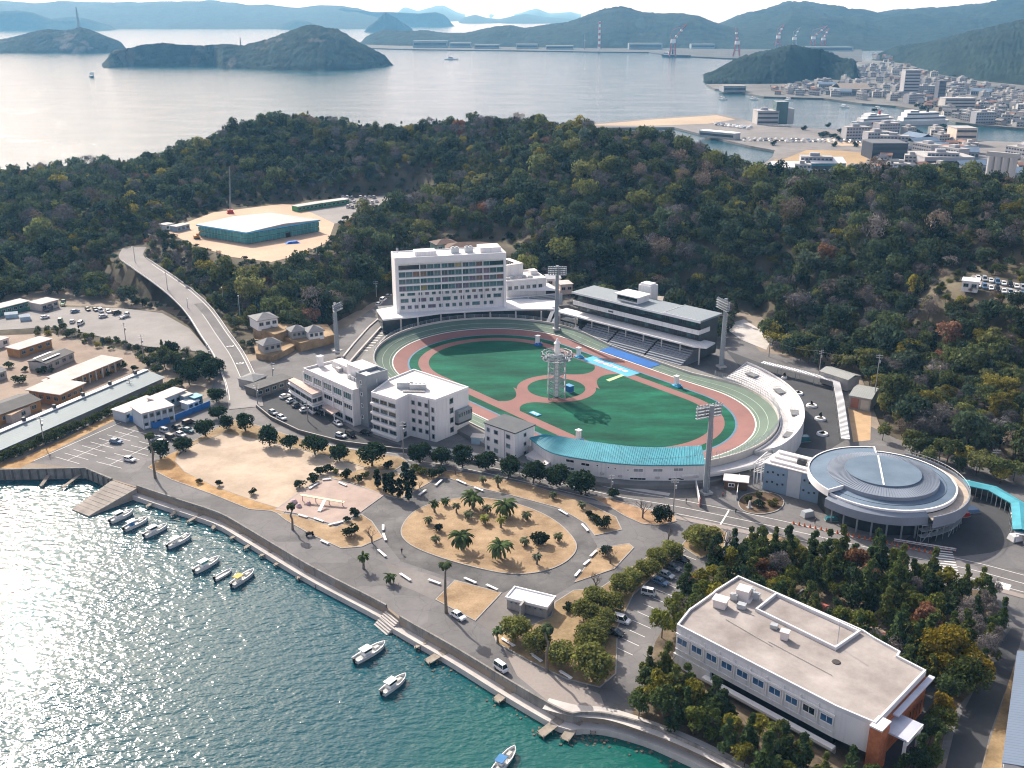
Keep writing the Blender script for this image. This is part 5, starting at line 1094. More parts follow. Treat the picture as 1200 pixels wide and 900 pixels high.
mb = MB(); mb.bx(.6, b.W * .45, -.08, -.01, 0, 3.6); b.part('door', mb, mat('red_panel', (.40, .17, .12), .7)); mb = MB(); mb.bx(b.W * .55, b.W - .5, -.08, -.01, 0, 3.4); b.part('door', mb, mat('cream_panel', (.55, .50, .42), .7))
wk = [at(u, v, 6.3) for u, v in ((893, 424), (935, 434), (980, 446.5), (985, 470), (991, 514))]
b = Bld('covered_walkway', 'white slatted covered walkway skirting the dark forecourt', 'walkway', (wk[2].x, wk[2].y, 3)); wl = [b.L(p) for p in wk]
A_ = offset(wl, 1.3); B_ = offset(wl, -1.3)
mb = MB(); mb.strip(A_, B_); mb.strip([p - Vector((0, 0, .22)) for p in B_], [p - Vector((0, 0, .22)) for p in A_]); mb.strip(B_, [p - Vector((0, 0, .22)) for p in B_]); mb.strip([p - Vector((0, 0, .22)) for p in A_], A_); b.part('roof', mb, WHITEB)
mb = MB()
for i in range(len(wl) - 1):
 k = int((wl[i + 1] - wl[i]).length / 1.1)
 for j in range(k): t = j / k; mb.tube([A_[i].lerp(A_[i + 1], t) + Vector((0, 0, .06)), B_[i].lerp(B_[i + 1], t) + Vector((0, 0, .06))], .09, 4)
b.part('roof_rib', mb, GREYP)
for i in range(len(wl) - 1):
 k = max(2, int((wl[i + 1] - wl[i]).length / 6))
 for j in range(k): p = A_[i].lerp(A_[i + 1], j / k); mb = MB(); mb.cyl((p.x, p.y), .1, .1, -.5, p.z - .2, 6); b.part('post', mb, STEEL); p = B_[i].lerp(B_[i + 1], j / k); mb = MB(); mb.cyl((p.x, p.y), .1, .1, -.5, p.z - .2, 6); b.part('post', mb, STEEL)
tq = [at(u, v, 6.5) for u, v in ((1126, 564), (1163, 572), (1194, 590), (1197, 622))]
b = Bld('bus_shelter', 'long bent turquoise roofed shelter at the foot of the wooded slope', 'shelter', (tq[1].x, tq[1].y, 3)); wl = [b.L(p) for p in tq]
A_ = offset(wl, 2.0); B_ = offset(wl, -2.0); up = Vector((0, 0, .5)); dn = Vector((0, 0, -.3))
C_ = [p + up for p in wl]
mb = MB(); mb.strip(A_, C_); mb.strip(C_, B_); mb.strip(B_, [p + dn for p in B_]); mb.strip([p + dn for p in A_], A_); mb.strip([p + dn for p in B_], [p + dn for p in A_])
b.part('roof', mb, mat('turquoise_sheet', (.05, .25, .31))); mb = MB(); mb.strip([p + Vector((0, 0, -.28)) for p in offset(wl, 1.7)], [Vector((p.x, p.y, -.3)) for p in offset(wl, 1.7)]); b.part('back_wall', mb, CONCD)
for i in range(3):
 for j in range(5): p = B_[i].lerp(B_[i + 1], j / 5); mb = MB(); mb.cyl((p.x, p.y), .1, .1, -.2, 3.3, 6); b.part('post', mb, STEEL)
for i, (u, v) in enumerate(((1133, 570), (1141, 573), (1148, 575), (1160, 579))): p = b.L(at(u, v, 3)); mb = MB(); mb.box((p.x, p.y, .75), (1.6, 1.0, 1.5), .2); mb.box((p.x, p.y, 1.6), (1.8, 1.2, .2), .2); b.part('vending_machine', mb, WHITEB)
b = rectb('white_awning', 'white flat awning standing in front of the bent turquoise shelter', 'awning', (1184.5, 600), (1190, 625), 6, 3)
mb = MB(); mb.bx(0, b.W, 0, 2.6, 2.7, 2.9); b.part('roof', mb, WHITEB)
for x in (.3, b.W - .3):
 for y in (.3, 2.3): mb = MB(); mb.cyl((x, y), .08, .08, 0, 2.7, 6); b.part('post', mb, STEEL)
# ---------------------------------------------------------------- ground: asphalt, park islands, markings, quay
KERB = mat('kerb_stone', (.33, .315, .295), .85, .12, .6)
def S(name, pts, lv, m, z=3.0): return sheet(name, pp(pts, z), z + lv, m)
CO_IN = offset(COAST, .6)
asp = [Vector((p.x, p.y, 0)) for p in [at(18, 551)] + CO_IN[2:]] + [at(1000, 940), at(1330, 830), at(1330, 612), at(1195, 566), at(1132, 556), at(1090, 545), at(1000, 500), at(985, 440), at(890, 420), at(860, 385), at(700, 352), at(600, 352), at(455, 356), at(400, 395), at(345, 425), at(300, 430), at(272, 440), at(257, 440), at(246, 474), at(180, 502), at(141, 487)]
sheet('asphalt_yard', asp, 3.02, ASPH)
def island(name, pts, m, h=.14, smooth=0, kerb=True, z=3.0):
 q = pp(pts, z)
 if smooth: q = spline(q, smooth, True)
 mb = MB(); mb.prism([(p.x, p.y) for p in q], 2.9, z + h); tag(mb.build(name, m), kind='structure')
 if kerb:
  c = MB(); parapet(c, [(p.x, p.y) for p in q], z + h - .02, .05, .22); tag(c.build('kerb', KERB), kind='structure')
 return q
OVAL = island('oval_lawn', [(470, 620), (485, 600), (515, 588), (560, 583), (610, 592), (650, 610), (675, 636), (668, 655), (640, 669), (600, 673), (555, 665), (505, 650), (477, 636)], DRYG, .16, 6)
island('sand_field', [(203, 541), (228, 521), (262, 508), (300, 515), (340, 524), (380, 534), (428, 548), (416, 556), (385, 560), (354, 574), (346, 590), (336, 598), (300, 588), (250, 570), (215, 553)], SAND, .05, 3, False)
island('dry_verge', [(173, 548), (190, 536), (212, 527), (206, 541), (217, 553), (252, 570), (302, 588), (336, 598), (329, 604), (318, 599), (292, 597), (250, 580), (200, 562)], mat('russet_grass', (.32, .17, .065), .95, .35, .18, fine=.25, col2=(.38, .25, .12)), .1)
island('shade_verge', [(212, 527), (225, 518), (250, 503), (275, 492), (300, 498), (345, 512), (395, 524), (440, 531), (470, 536), (478, 541), (462, 552), (440, 553), (428, 548), (380, 534), (340, 524), (300, 515), (262, 508), (228, 521)], mat('verge_grass', (.22, .155, .08), .95, .4, .12, fine=.28, col2=(.31, .225, .125)), .11)
island('play_area', [(355, 574), (383, 560), (410, 567), (451, 580), (422, 601), (394, 616), (347, 602), (322, 598)], mat('play_sand', (.40, .31, .265), .95, .15, .2, fine=.1), .13)
island('park_verge', [(322, 600), (347, 604), (394, 618), (424, 603), (436, 611), (449, 630), (424, 641), (400, 643), (365, 627), (335, 610)], DRYG, .12)
island('park_verge', [(428, 549), (462, 553), (482, 560), (484, 572), (470, 585), (452, 581), (411, 566), (385, 560)], DRYG, .12, 0)
island('park_verge', [(470, 585), (486, 571), (480, 553), (500, 548), (560, 556), (620, 568), (684, 588), (722, 606), (729, 621), (697, 628), (686, 614), (656, 596), (600, 581), (552, 570), (527, 561), (514, 560)], DRYG, .12)
island('park_verge', [(673, 683), (700, 643), (737, 637), (743, 642), (720, 667)], DRYG, .12)
island('park_verge', [(690, 581), (715, 584), (752, 596), (790, 604), (793, 611), (773, 616), (752, 614), (732, 605), (712, 593)], mat('rough_grass', (.33, .21, .12), .95, .4, .3, fine=.3), .12)
island('square_lawn', [(510, 703), (533, 680), (588, 695), (557, 728)], DRYG, .12)
island('toilet_yard', [(560, 730), (588, 696), (600, 690), (650, 702), (646, 722), (600, 745), (575, 740)], ASPHL, .04, 0, False)
island('tree_verge', [(650, 706), (672, 692), (702, 690), (735, 668), (766, 648), (792, 637), (803, 646), (770, 672), (742, 698), (724, 735), (722, 790), (703, 806), (664, 796), (620, 775), (582, 754), (577, 741), (603, 742), (646, 722)], mat('verge_grass', (.27, .19, .095)), .12)
island('corner_garden', [(798, 640), (812, 622), (838, 615), (852, 625), (848, 645), (820, 655)], mat('verge_grass', (.27, .19, .095)), .12)
island('corner_garden', [(868, 640), (876, 628), (905, 626), (935, 634), (950, 645), (900, 652)], mat('verge_grass', (.27, .19, .095)), .12)
BED = island('round_bed', [(865, 589), (873, 580), (892, 577), (911, 580), (919, 589), (911, 599), (890, 603), (871, 599)], mat('garden_soil', (.12, .08, .05), .95, .3, .5), .2, 4)
WOODP = [(740, 838), (754, 808), (768, 752), (797, 706), (835, 670), (855, 656), (880, 648), (950, 652), (1040, 668), (1110, 690), (1150, 692), (1170, 706), (1172, 752), (1150, 800), (1112, 838), (1098, 900), (1060, 935), (900, 935), (860, 888), (790, 858), (745, 842)]
island('wood_floor', WOODP, mat('wood_litter', (.085, .065, .045), .95, .4, .3, fine=.3, col2=(.15, .115, .075)), .06, 0, False)
S('dark_drive', [(838, 935), (1020, 895), (1086, 795), (1098, 812), (1088, 838), (1072, 900), (1050, 945)], .075, ASPHD)
S('dark_drive', [(1098, 940), (1120, 850), (1168, 760), (1186, 735), (1200, 738), (1185, 790), (1160, 860), (1140, 940)], .03, ASPHD)
S('service_yard', [(1140, 940), (1162, 862), (1190, 775), (1340, 800), (1340, 960)], .035, mat('verge_grass', (.27, .19, .095)))
S('forecourt', [(895, 427), (980, 449), (990, 516), (970, 528), (940, 525), (925, 520), (900, 470), (850, 410)], .04, ASPHD)
S('hall_plaza', [(1050, 640), (1120, 590), (1128, 570), (1195, 590), (1200, 635), (1160, 648), (1110, 654)], .03, ASPHD)
S('concrete_ramp', [(846, 382), (872, 374), (905, 396), (898, 410), (868, 398)], .05, CONCL)
S('sand_strip', [(993, 476), (1021, 478), (1020, 516), (1000, 518)], .05, mat('sand_strip', (.48, .33, .19), .95, .12, .3))
S('office_lot', [(300, 458), (318, 452), (345, 460), (378, 482), (416, 505), (470, 522), (470, 527), (400, 519), (350, 506), (318, 490), (302, 476)], .04, ASPHD)
S('plaza_drive', [(452, 582), (472, 586), (515, 561), (552, 571), (600, 582), (656, 598), (686, 616), (700, 640), (674, 684), (646, 700), (590, 694), (530, 678), (470, 658), (450, 633), (437, 611), (424, 603)], .028, mat('drive_asphalt', (.088, .088, .09), .92, .3, .07, fine=.14, col2=(.14, .135, .13), crack=.12))
S('worn_patch', [(452, 660), (500, 672), (528, 682), (508, 703), (485, 692), (462, 684)], .032, ASPHL)
S('worn_patch', [(590, 760), (620, 778), (664, 800), (700, 812), (726, 832), (700, 838), (662, 836), (640, 820), (606, 792)], .026, mat('pale_wear', (.36, .31, .275), .95, .25, .12, fine=.12, col2=(.25, .225, .21)))
MAIN = [(270, 452), (283, 478), (310, 500), (352, 513), (400, 524), (450, 530), (520, 537), (600, 553), (660, 567), (720, 581), (790, 593), (850, 605), (920, 620), (1000, 638), (1080, 655), (1140, 668), (1200, 684), (1280, 705)]
mr_ = spline(pp(MAIN, 3), 6)
def band(name, line, w0, w1, lv, m):
 mb = MB(); A_ = offset(line, w0); B_ = offset(line, w1); up = Vector((0, 0, lv)); mb.strip([p + up for p in B_], [p + up for p in A_])
 for i in range(len(mb.f)): mb.f[i] = mb.f[i]
 return tag(mb.build(name, m), kind='structure')
band('main_road', mr_, -5.2, 5.2, .036, mat('road_asphalt', (.15, .145, .142), .92, .2, .06, fine=.1, col2=(.175, .165, .16), crack=.1))
band('road_line', mr_[20:], -.1, .1, .05, LINEW); band('road_line', mr_[26:], 4.1, 4.3, .05, LINEW); band('road_line', mr_[26:], -4.3, -4.1, .05, LINEW)
band('sidewalk', mr_[34:60], 5.3, 7.2, .12, CONCL);
band('sidewalk', mr_[48:], -7.4, -5.4, .10, mat('pale_wear', (.36, .31, .275)))
rs = ROAD_S
def roadband(name, w0, w1, lv, m, line=None):
 line = line or rs; mb = MB(); up = Vector((0, 0, lv)); mb.strip([p + up for p in offset(line, w1)], [p + up for p in offset(line, w0)]); return tag(mb.build(name, m), kind='structure')
roadband('hill_road', -6.2, 5.4, .06, mat('hill_road_asphalt', (.25, .235, .225), .92, .15, .08, fine=.08))
roadband('hill_lane', -5.0, -1.0, .075, ASPH, rs[6:44]); roadband('road_line', -5.3, -5.05, .085, LINEW, rs[4:66]); roadband('road_line', -1.0, -.8, .085, LINEW, rs[8:40])
roadband('road_line', 4.6, 4.8, .085, LINEW, rs[4:40])
for k in (20, 27):      # round speed marks on the lane
 p = rs[k]; q = offset(rs, -3.0)[k]; mb = MB(); ring_ = lambda r_: [q + Vector((r_ * math.cos(a * .3927), r_ * math.sin(a * .3927), .1)) for a in range(17)]
 mb.strip(ring_(1.5), ring_(1.0)); mb.box((q.x, q.y, q.z + .1), (.8, .3, .012), .3); mb.box((q.x, q.y + .45, q.z + .1), (.8, .3, .012), .3); tag(mb.build('speed_mark', LINEW), kind='structure')
def bars(name, p0, p1, n, w, ln, lv=.085, z=3.0):
 "zebra bars between two points"
 a, b_ = at(p0[0], p0[1], z), at(p1[0], p1[1], z); d = (b_ - a); ang = math.atan2(d.y, d.x); mb = MB()
 for i in range(n): q = a.lerp(b_, (i + .5) / n); mb.box((q.x, q.y, z + lv), (w, ln, .012), ang)
 return tag(mb.build(name, LINEW), kind='structure')
bars('zebra_crossing', (270, 467), (291, 463), 9, .55, 3.4, .12); bars('zebra_crossing', (1104, 642), (1113, 672), 10, .5, 4.4, .07); bars('zebra_crossing', (1166, 684), (1184, 689), 6, .5, 3, .07); bars('stop_line', (840, 622), (858, 592), 1, 9, .45, .07)
def bay_lines(p0, p1, n, ln, cross=None, z=3.0, w=.16):
 a, b_ = at(*p0, z), at(*p1, z); d = b_ - a; ang = math.atan2(d.y, d.x); mb = MB()
 for i in range(n): q = a.lerp(b_, i / (n - 1)); mb.box((q.x, q.y, z + .045), (w, ln, .01), ang + (cross or 0))
 c = a.lerp(b_, .5); mb.box((c.x, c.y, z + .046), (d.length, w, .01), ang)
 return tag(mb.build('parking_line', LINEW), kind='structure')
bay_lines((79, 539.5), (158, 505), 9, 10.5); bay_lines((128, 545), (178, 521), 6, 10.5)
mb = MB()
for p0, p1 in (((40, 540), (142, 495)),):
 a, b_ = at(*p0, 3), at(*p1, 3); d = b_ - a; c = a.lerp(b_, .5); mb.box((c.x, c.y, 3.045), (d.length, .2, .01), math.atan2(d.y, d.x))
tag(mb.build('parking_line', LINEW), kind='structure')
a = at(712, 762, 3); b_ = at(790, 652, 3); d = b_ - a; ang = math.atan2(d.y, d.x); mb = MB()
S('side_parking', [(700, 806), (724, 792), (724, 735), (742, 698), (770, 672), (805, 640), (852, 654), (834, 671), (796, 707), (767, 753), (753, 809), (738, 838), (712, 836)], .034, ASPH)
for i in range(13):
 q = a.lerp(b_, i / 12) ; q = Vector((q.x + 2.6 * math.sin(ang) + 1.0, q.y - 2.6 * math.cos(ang) + 1.0, 3.05)); mb.box(tuple(q), (.15, 5.0, .01), ang - .25)
tag(mb.build('parking_line', LINEW), kind='structure')
for k, ln in enumerate(([(405, 432), (424, 410), (444, 388), (458, 374)], [(418, 436), (436, 412), (452, 396), (463, 388)], [(398, 424), (414, 404), (432, 384), (446, 372)])):
 q = pp(ln, 3.0); mb = MB(); a, b_ = offset(q, .35), offset(q, -.35); h = Vector((0, 0, [1.0, .7, .5][k])); mb.strip([p + h for p in b_], [p + h for p in a]); mb.strip(b_, [p + h for p in b_]); mb.strip([p + h for p in a], a); tag(mb.build('kerb', CONCL), kind='structure')
bars('hatch_marking', (426, 412), (455, 381), 11, .8, 3.4, .05)
sp_ = spline(pp([(640, 824), (672, 832), (712, 836), (752, 848), (800, 866), (850, 890), (910, 925)], 3), 5)
mb = MB(); mb.strip([p + Vector((0, 0, .09)) for p in offset(sp_, -2.0)], [p + Vector((0, 0, .09)) for p in offset(sp_, 1.6)]); tag(mb.build('shore_path', CONCL), kind='structure')
# ---------------------------------------------------------------- quay
WET = mat('quay_concrete', (.25, .235, .215), .9, .3, .4, fine=.15, streak=.45)
i0 = 4
qc = spline([Vector((p.x, p.y, 0)) for p in COAST[4:]], 3)
qw = thing('quay_wall', 'weathered concrete sea wall with a low ledge along the promenade', 'sea wall', (qc[20].x, qc[20].y, 3))
led0 = offset(qc, .05); led1 = offset(qc, -1.9)
mb = MB(); mb.strip([p + Vector((0, 0, 1.35)) for p in led1], [p + Vector((0, 0, 1.35)) for p in led0]); mb.strip([p + Vector((0, 0, -4)) for p in led1], [p + Vector((0, 0, 1.35)) for p in led1]); mb.build('ledge', CONCL, qw, world=True)
gap = (at(452, 712, 3), at(475, 724, 3))
def pwall(pts, name):
 mb = MB(); a = offset(pts, .42); b_ = offset(pts, .02)
 up = Vector((0, 0, 3.75)); lo = Vector((0, 0, 1.3)); mb.strip([p + up for p in b_], [p + up for p in a]); mb.strip([p + lo for p in b_], [p + up for p in b_]); mb.strip([p + up for p in a], [p + Vector((0, 0, 2.9)) for p in a]); mb.build(name, WET, qw, world=True)
g1 = min(range(len(qc)), key=lambda i: (qc[i] - Vector((gap[0].x, gap[0].y, 0))).length); g2 = min(range(len(qc)), key=lambda i: (qc[i] - Vector((gap[1].x, gap[1].y, 0))).length)
pwall(qc[:g1 + 1], 'parapet'); pwall(qc[g2:], 'parapet')
mb = MB(); a, b_ = qc[g1], qc[g2]; tt = (b_ - a).normalized(); nn = Vector((tt.y, -tt.x, 0)); w_ = (b_ - a).length
for k in range(7): c = a.lerp(b_, .5) + nn * (.2 + k * .5); mb.box((c.x, c.y, 1.2 - k * .18 - .6), (w_ - .3, .52, 3.4 - k * .36), math.atan2(tt.y, tt.x))
mb.build('steps', CONCL, qw, world=True)
q1 = [Vector((p.x, p.y, 0)) for p in COAST[:4]]
qw2 = thing('sea_wall', 'dark vertical sea wall below the car park', 'sea wall', (q1[1].x, q1[1].y, 3))
mb = MB(); o_ = offset(q1, -.25); i_ = offset(q1, .35); mb.strip([p + Vector((0, 0, -4)) for p in o_], [p + Vector((0, 0, 3.5)) for p in o_]); mb.strip([p + Vector((0, 0, 3.5)) for p in o_], [p + Vector((0, 0, 3.5)) for p in i_]); mb.strip([p + Vector((0, 0, 3.5)) for p in i_], [p + Vector((0, 0, 2.9)) for p in i_]); mb.build('wall', WET, qw2, world=True)
mb = MB()
for i in range(3):
 n_ = int((q1[i + 1] - q1[i]).length / 2.4)
 for k in range(n_): p = o_[i].lerp(o_[i + 1], (k + .5) / n_); mb.box((p.x, p.y, 1.2), (.5, .5, 4.2), math.atan2((q1[i + 1] - q1[i]).y, (q1[i + 1] - q1[i]).x))
mb.build('rib', CONCD, qw2, world=True)
sl = [at(131, 563, 3), at(160, 572.5, 3), at(104, 604.5, .4), at(84, 596.5, .4)]
t = thing('slipway', 'pale concrete boat slipway sloping into the water', 'slipway', (sl[0].x, sl[0].y, 3))
mb = MB(); mb.add([Vector((p.x, p.y, z)) for p, z in zip(sl, (3.04, 3.04, .35, .35))] + [Vector((p.x, p.y, -4)) for p in sl], [(3, 2, 1, 0), (0, 1, 5, 4), (1, 2, 6, 5), (2, 3, 7, 6), (3, 0, 4, 7)]); mb.build('ramp', mat('slip_concrete', (.31, .275, .24), .9, .25, .3, fine=.15), t, world=True)
mb = MB()
for i in range(1, 9): a = sl[0].lerp(sl[3], i / 9.5); b_ = sl[1].lerp(sl[2], i / 9.5); z = 3.04 - 2.69 * i / 9.5; mb.tube([Vector((a.x, a.y, z + .02)), Vector((b_.x, b_.y, z + .02))], .04, 4)
mb.build('grip_rib', CONC, t, world=True)
WOODM = mat('weathered_wood', (.30, .26, .21), .9, .25, 1.0, fine=.2)
JT = [((58, 555), (51, 566)), ((97, 553), (80, 567)), ((186, 583), (177, 591)), ((214, 592), (205, 601)), ((236, 602), (226, 609)), ((257, 606), (252, 616)), ((284, 623), (276, 629)), ((300, 633), (292, 640)), ((318, 645), (311, 650)), ((336, 654), (328, 660)), ((361, 668), (354, 675)), ((382, 678), (375, 684)), ((500, 752), (494, 757)), ((522, 762), (508, 772)), ((598, 807), (588, 817)), ((657, 842), (641, 856)), ((679, 842), (667, 860)), ((699, 844), (697, 853))]
for i, (a_, b_) in enumerate(JT):
 a = at(a_[0], a_[1], 1.6); b2 = at(b_[0], b_[1], .7); d = b2 - a; L_ = d.length * 1.2 + 1.0; ang = math.atan2(d.y, d.x); wdt = 1.1 if i not in (13, 15, 16, 14) else 2.0
 nm = ['under the car park wall nearest the frame edge', 'beside the inner side of the slipway', 'just past the slipway', 'second past the slipway', 'third past the slipway, off the boats', 'with a float at its foot beside the white boats', 'beyond the float stage', 'small and low, fifth along from the slipway', 'below the tall palm by the play area', 'level with the black scooter', 'opposite the bare tree', 'before the quay steps', 'just past the quay steps', 'broad and square off the promenade', 'broad and low near the white van', 'long, where the promenade turns', 'long, tied to a mooring line', 'short and tan on the shore path'][i]
 t = thing('landing_stage', ('wooden landing stage ' + nm), 'jetty', (a.x, a.y, 0), ang, 'small landing stages along the quay')
 mb = MB(); mb.add([(0, -wdt / 2, 1.6), (L_, -wdt / 2, .7), (L_, wdt / 2, .7), (0, wdt / 2, 1.6), (0, -wdt / 2, 1.45), (L_, -wdt / 2, .55), (L_, wdt / 2, .55), (0, wdt / 2, 1.45)], [(0, 1, 2, 3), (7, 6, 5, 4), (0, 4, 5, 1), (1, 5, 6, 2), (2, 6, 7, 3), (3, 7, 4, 0)]); mb.build('deck', WOODM, t)
 for x in (L_ * .55, L_ - .2):
  for y in (-wdt / 2 + .1, wdt / 2 - .1): mb = MB(); mb.cyl((x, y), .1, .1, -3, 1.0, 6); mb.build('post', CONCD, t)
r2 = random.Random(3); RK = mat('rock', (.12, .115, .09), .95, .35, .6, bump=.6); mb = MB()
for i in range(260):
 k = r2.randrange(int(len(led1) * .45), len(led1) - 1); p = led1[k].lerp(led1[k + 1], r2.random()); d = offset(qc, -1.9 - abs(r2.gauss(0, 1.6)) - .2)[k] - led1[k]
 s = r2.uniform(.3, .9); mb.box((p.x + d.x, p.y + d.y, -.25 + r2.uniform(-.2, .12)), (s * 1.3, s, s * .9), r2.uniform(0, 3), taper=.55)
tag(mb.build('shore_rocks', RK), kind='stuff')
BENCH = [(358, 575.5, 377, 563), (378, 562, 388, 561), (397, 565, 406, 569), (350, 603, 360, 606), (368, 607, 379, 611), (385, 615, 402, 611), (376, 633, 385, 637), (449, 615, 449, 621), (449, 625, 452, 633), (443, 644, 452, 652), (469, 672, 481, 680), (502, 679, 516, 684), (544, 677, 558, 683), (570, 685, 583, 691), (588, 748, 603, 757), (622, 766, 635, 775), (656, 786, 670, 795), (535, 562, 546, 567), (556, 571, 566, 575), (509, 570, 519, 561), (491, 580, 499, 574), (655, 597, 665, 603), (682, 614, 689, 622), (692, 652, 699, 645), (684, 662, 691, 656), (674, 675, 680, 668)]
bm0 = None
WHERE = ['on the far corner of the play area', 'at the top of the play area', 'on the path side of the play area', 'by the tall palm at the play area', 'middle of the play area front edge', 'at the front tip of the play area', 'on the promenade kerb near the scooter', 'beside the bare tree', 'below the bare tree on the drive', 'at the entrance of the drive', 'between the two short promenade palms', 'on the drive behind the tall palm', 'behind the square lawn', 'at the corner of the square lawn', 'under the first olive trees by the promenade', 'by the palm among the olive trees', 'under the last olive tree of the promenade', 'behind the drive bend near the bare twig tree', 'at the start of the long palm verge', 'at the inner corner of the drive', 'by the cypress group', 'on the far side of the drive, nearer the shrubs', 'on the far side of the drive, at the pointed verge', 'uppermost by the triangular lawn', 'middle one by the triangular lawn', 'lowest by the triangular lawn']
for i, (u0, v0, u1, v1) in enumerate(BENCH):
 a, b_ = at(u0, v0, 3.4), at(u1, v1, 3.4); d = b_ - a; c = a.lerp(b_, .5); L_ = min(4.2, max(2.2, d.length))
 t = thing('park_bench', 'white concrete bench ' + WHERE[i], 'bench', (c.x, c.y, 3.02), math.atan2(d.y, d.x), 'white concrete benches round the park')
 mb = MB(); mb.box((0, 0, .42), (L_, .62, .16)); mb.build('seat', WHITEB, t)
 for x in (-L_ * .36, L_ * .36): mb = MB(); mb.box((x, 0, .17), (.5, .5, .34)); mb.build('leg', CONCL, t)
# ---------------------------------------------------------------- the quarter at the left: flats, sheds, prefabs, site
ORW = mat('ochre_wall', (.36, .19, .075), .9, .2, .5, streak=.15); TAN = mat('tan_roof', (.40, .29, .20), .9, .2, .4); CRM = mat('cream_roof', (.47, .43, .405), .85, .12, .2, fine=.06)
DKR = mat('charcoal_roof', (.055, .058, .062), .75, .25, .4); SLT = mat('tile_grey', (.17, .175, .185), .75, .2, .6, fine=.15)
def simple(name, label, cat, A, B, D, zr, zb, wm, rm, kind='flat', rise=1.2, wins=(3, 1), group=None, over=.35, doors=0, hip=0.0, rmats=None):
 b = rectb(name, label, cat, A, B, zr, zb, group); W, H = b.W, zr - zb
 mb = MB(); mb.bx(0, W, 0, D, -.6, H - .02); b.part('wall', mb, wm)
 mb = MB()
 if kind == 'flat': mb.bx(-over, W + over, -over, D + over, H, H + .25)
 else: gable(mb, 0, W, 0, D, H, rise, over, hip=hip)
 b.part('roof', mb, rm)
 n, fl = wins
 for k in range(fl):
  z = (k + .55) * H / fl
  for i in range(n): b.win((0, 0), (W, 0), W * (i + .5) / n, z, min(1.8, W / n * .6), min(1.3, H / fl * .5), GREYP, GLASS)
  m_ = max(1, int(D / 4))
  for i in range(m_): b.win((W, 0), (W, D), D * (i + .5) / m_, z, min(1.4, D / m_ * .5), min(1.2, H / fl * .45), GREYP, GLASS)
 keepoff(b, W, D); return b
A, B = (50 - 190, 504 + 66), (193, 442); b = rectb('long_shed', 'very long low shed with pale blue grey sheet roof and light ridge', 'shed', (0, 527), (193, 442), 5.4, 3)
W, D, H = b.W, 10.5, 2.4; x0 = -45
mb = MB(); mb.bx(x0, W - .5, .6, D - .4, -.5, H - .1); b.part('wall', mb, CONC)
mb = MB(); mb.add([(x0, -.4, H), (W, -.4, H), (W, D * .8, H + 1.6), (x0, D * .8, H + 1.6), (x0, D + .3, H + .3), (W, D + .3, H + .3), (x0, -.4, H - .2), (W, -.4, H - .2)], [(0, 1, 2, 3), (3, 2, 5, 4), (6, 7, 1, 0), (1, 5, 2)]); b.part('roof', mb, seam_mat('blue_grey_sheet', (.20, .25, .265), 1.0, 'X', .7, .1, .86, .14, .06))
mb = MB(); mb.bx(x0, W, D * .8 - 1.0, D * .8 + .9, H + 1.62, H + 1.9); b.part('ridge_cap', mb, WHITEB)
for i in range(6): mb = MB(); x = 4 + i * (W - 10) / 5; mb.bx(x, x + .9, D * .8 - .5, D * .8 + .5, H + 1.91, H + 3.1); b.part('roof_vent', mb, DARKM)
keepoff(b, W, D)
b = simple('school_wing', 'single storey ochre walled block with a long cream roof', 'building', (80, 446), (141, 421), 9.0, 7.0, 3, ORW, CRM, wins=(9, 1), over=.8)
for i in range(8): mb = MB(); x = b.W * (i + .5) / 8 + 1.2; mb.bx(x - .25, x + .25, -.7, -.05, -.3, 3.9); b.part('buttress', mb, mat('pale_post', (.5, .44, .36), .8))
b = simple('school_wing', 'broad ochre walled block with square cream roof and deep eaves', 'building', (70, 462), (97, 449.5), 13.5, 7.2, 3, ORW, CRM, wins=(4, 1), over=.9)
for i in range(4): b.win((0, 13.5), (0, 0), 2 + 3.2 * i, 2.3, 1.8, 1.5, GREYP, GLASS)
b = simple('school_wing', 'small cream roofed link between the two ochre walled blocks', 'building', (64, 449), (79, 443), 6, 6.4, 3, ORW, CRM, wins=(2, 1))
simple('old_house', 'low ochre house with a pale flat roof, nearest the vehicle park hedge', 'house', (22, 410), (60, 397.5), 7, 6.4, 3, ORW, CRM, wins=(4, 1), over=.5)
b = simple('workshop', 'dark roofed workshop with two white skylight strips', 'workshop', (54, 426), (86, 412.5), 8.5, 6.4, 3, CONC, DKR, 'gable', 1.0, (4, 1))
for y in (1.6, 5.6): mb = MB(); z0 = 3.4 + 1.0 * (y + .6) / 4.65 if y < 4 else 3.4 + 1.0 * (9.0 - y) / 4.65; mb.box((b.W * .35, y + .6, z0 + .28), (b.W * .6, 1.1, .12)); b.part('skylight', mb, WHITEB)
simple('dark_house', 'charcoal roofed house cut by the frame edge beside the long shed', 'house', (-40, 500), (47, 468.5), 11, 6.8, 3, ORW, DKR, 'gable', 1.3, (5, 1))
b = simple('tan_house', 'tan flat roofed box house in front of the charcoal roof', 'house', (13, 487), (40, 473), 5.5, 6.0, 3, mat('pale_render', (.50, .44, .40), .85, .12), TAN, wins=(1, 1))
simple('slate_hut', 'slate hut at the frame edge above the ochre blocks', 'hut', (-14, 441), (7, 434), 6, 6, 3, CONC, SLT, 'gable', 1.0, (2, 1))
simple('white_hut', 'small white hut with broken stores beside it, left of the hedge', 'hut', (-8, 402), (10, 396), 5, 6.0, 3, WHITE, CRM, wins=(2, 1))
PB = mat('prefab_wall', (.42, .48, .53), .7, .1, .3)
b = simple('prefab_office', 'two storey pale prefab office behind the blue hoarding', 'prefab', (166, 485), (203, 475.5), 8.0, 8.6, 3, PB, mat('prefab_roof', (.58, .50, .46), .8, .12, .3), wins=(5, 2)); W = b.W
for i in range(6): mb = MB(); x = W * i / 5; mb.bx(x - .07, x + .07, -.1, .0, 0, 5.5); b.part('frame_post', mb, WHITEB)
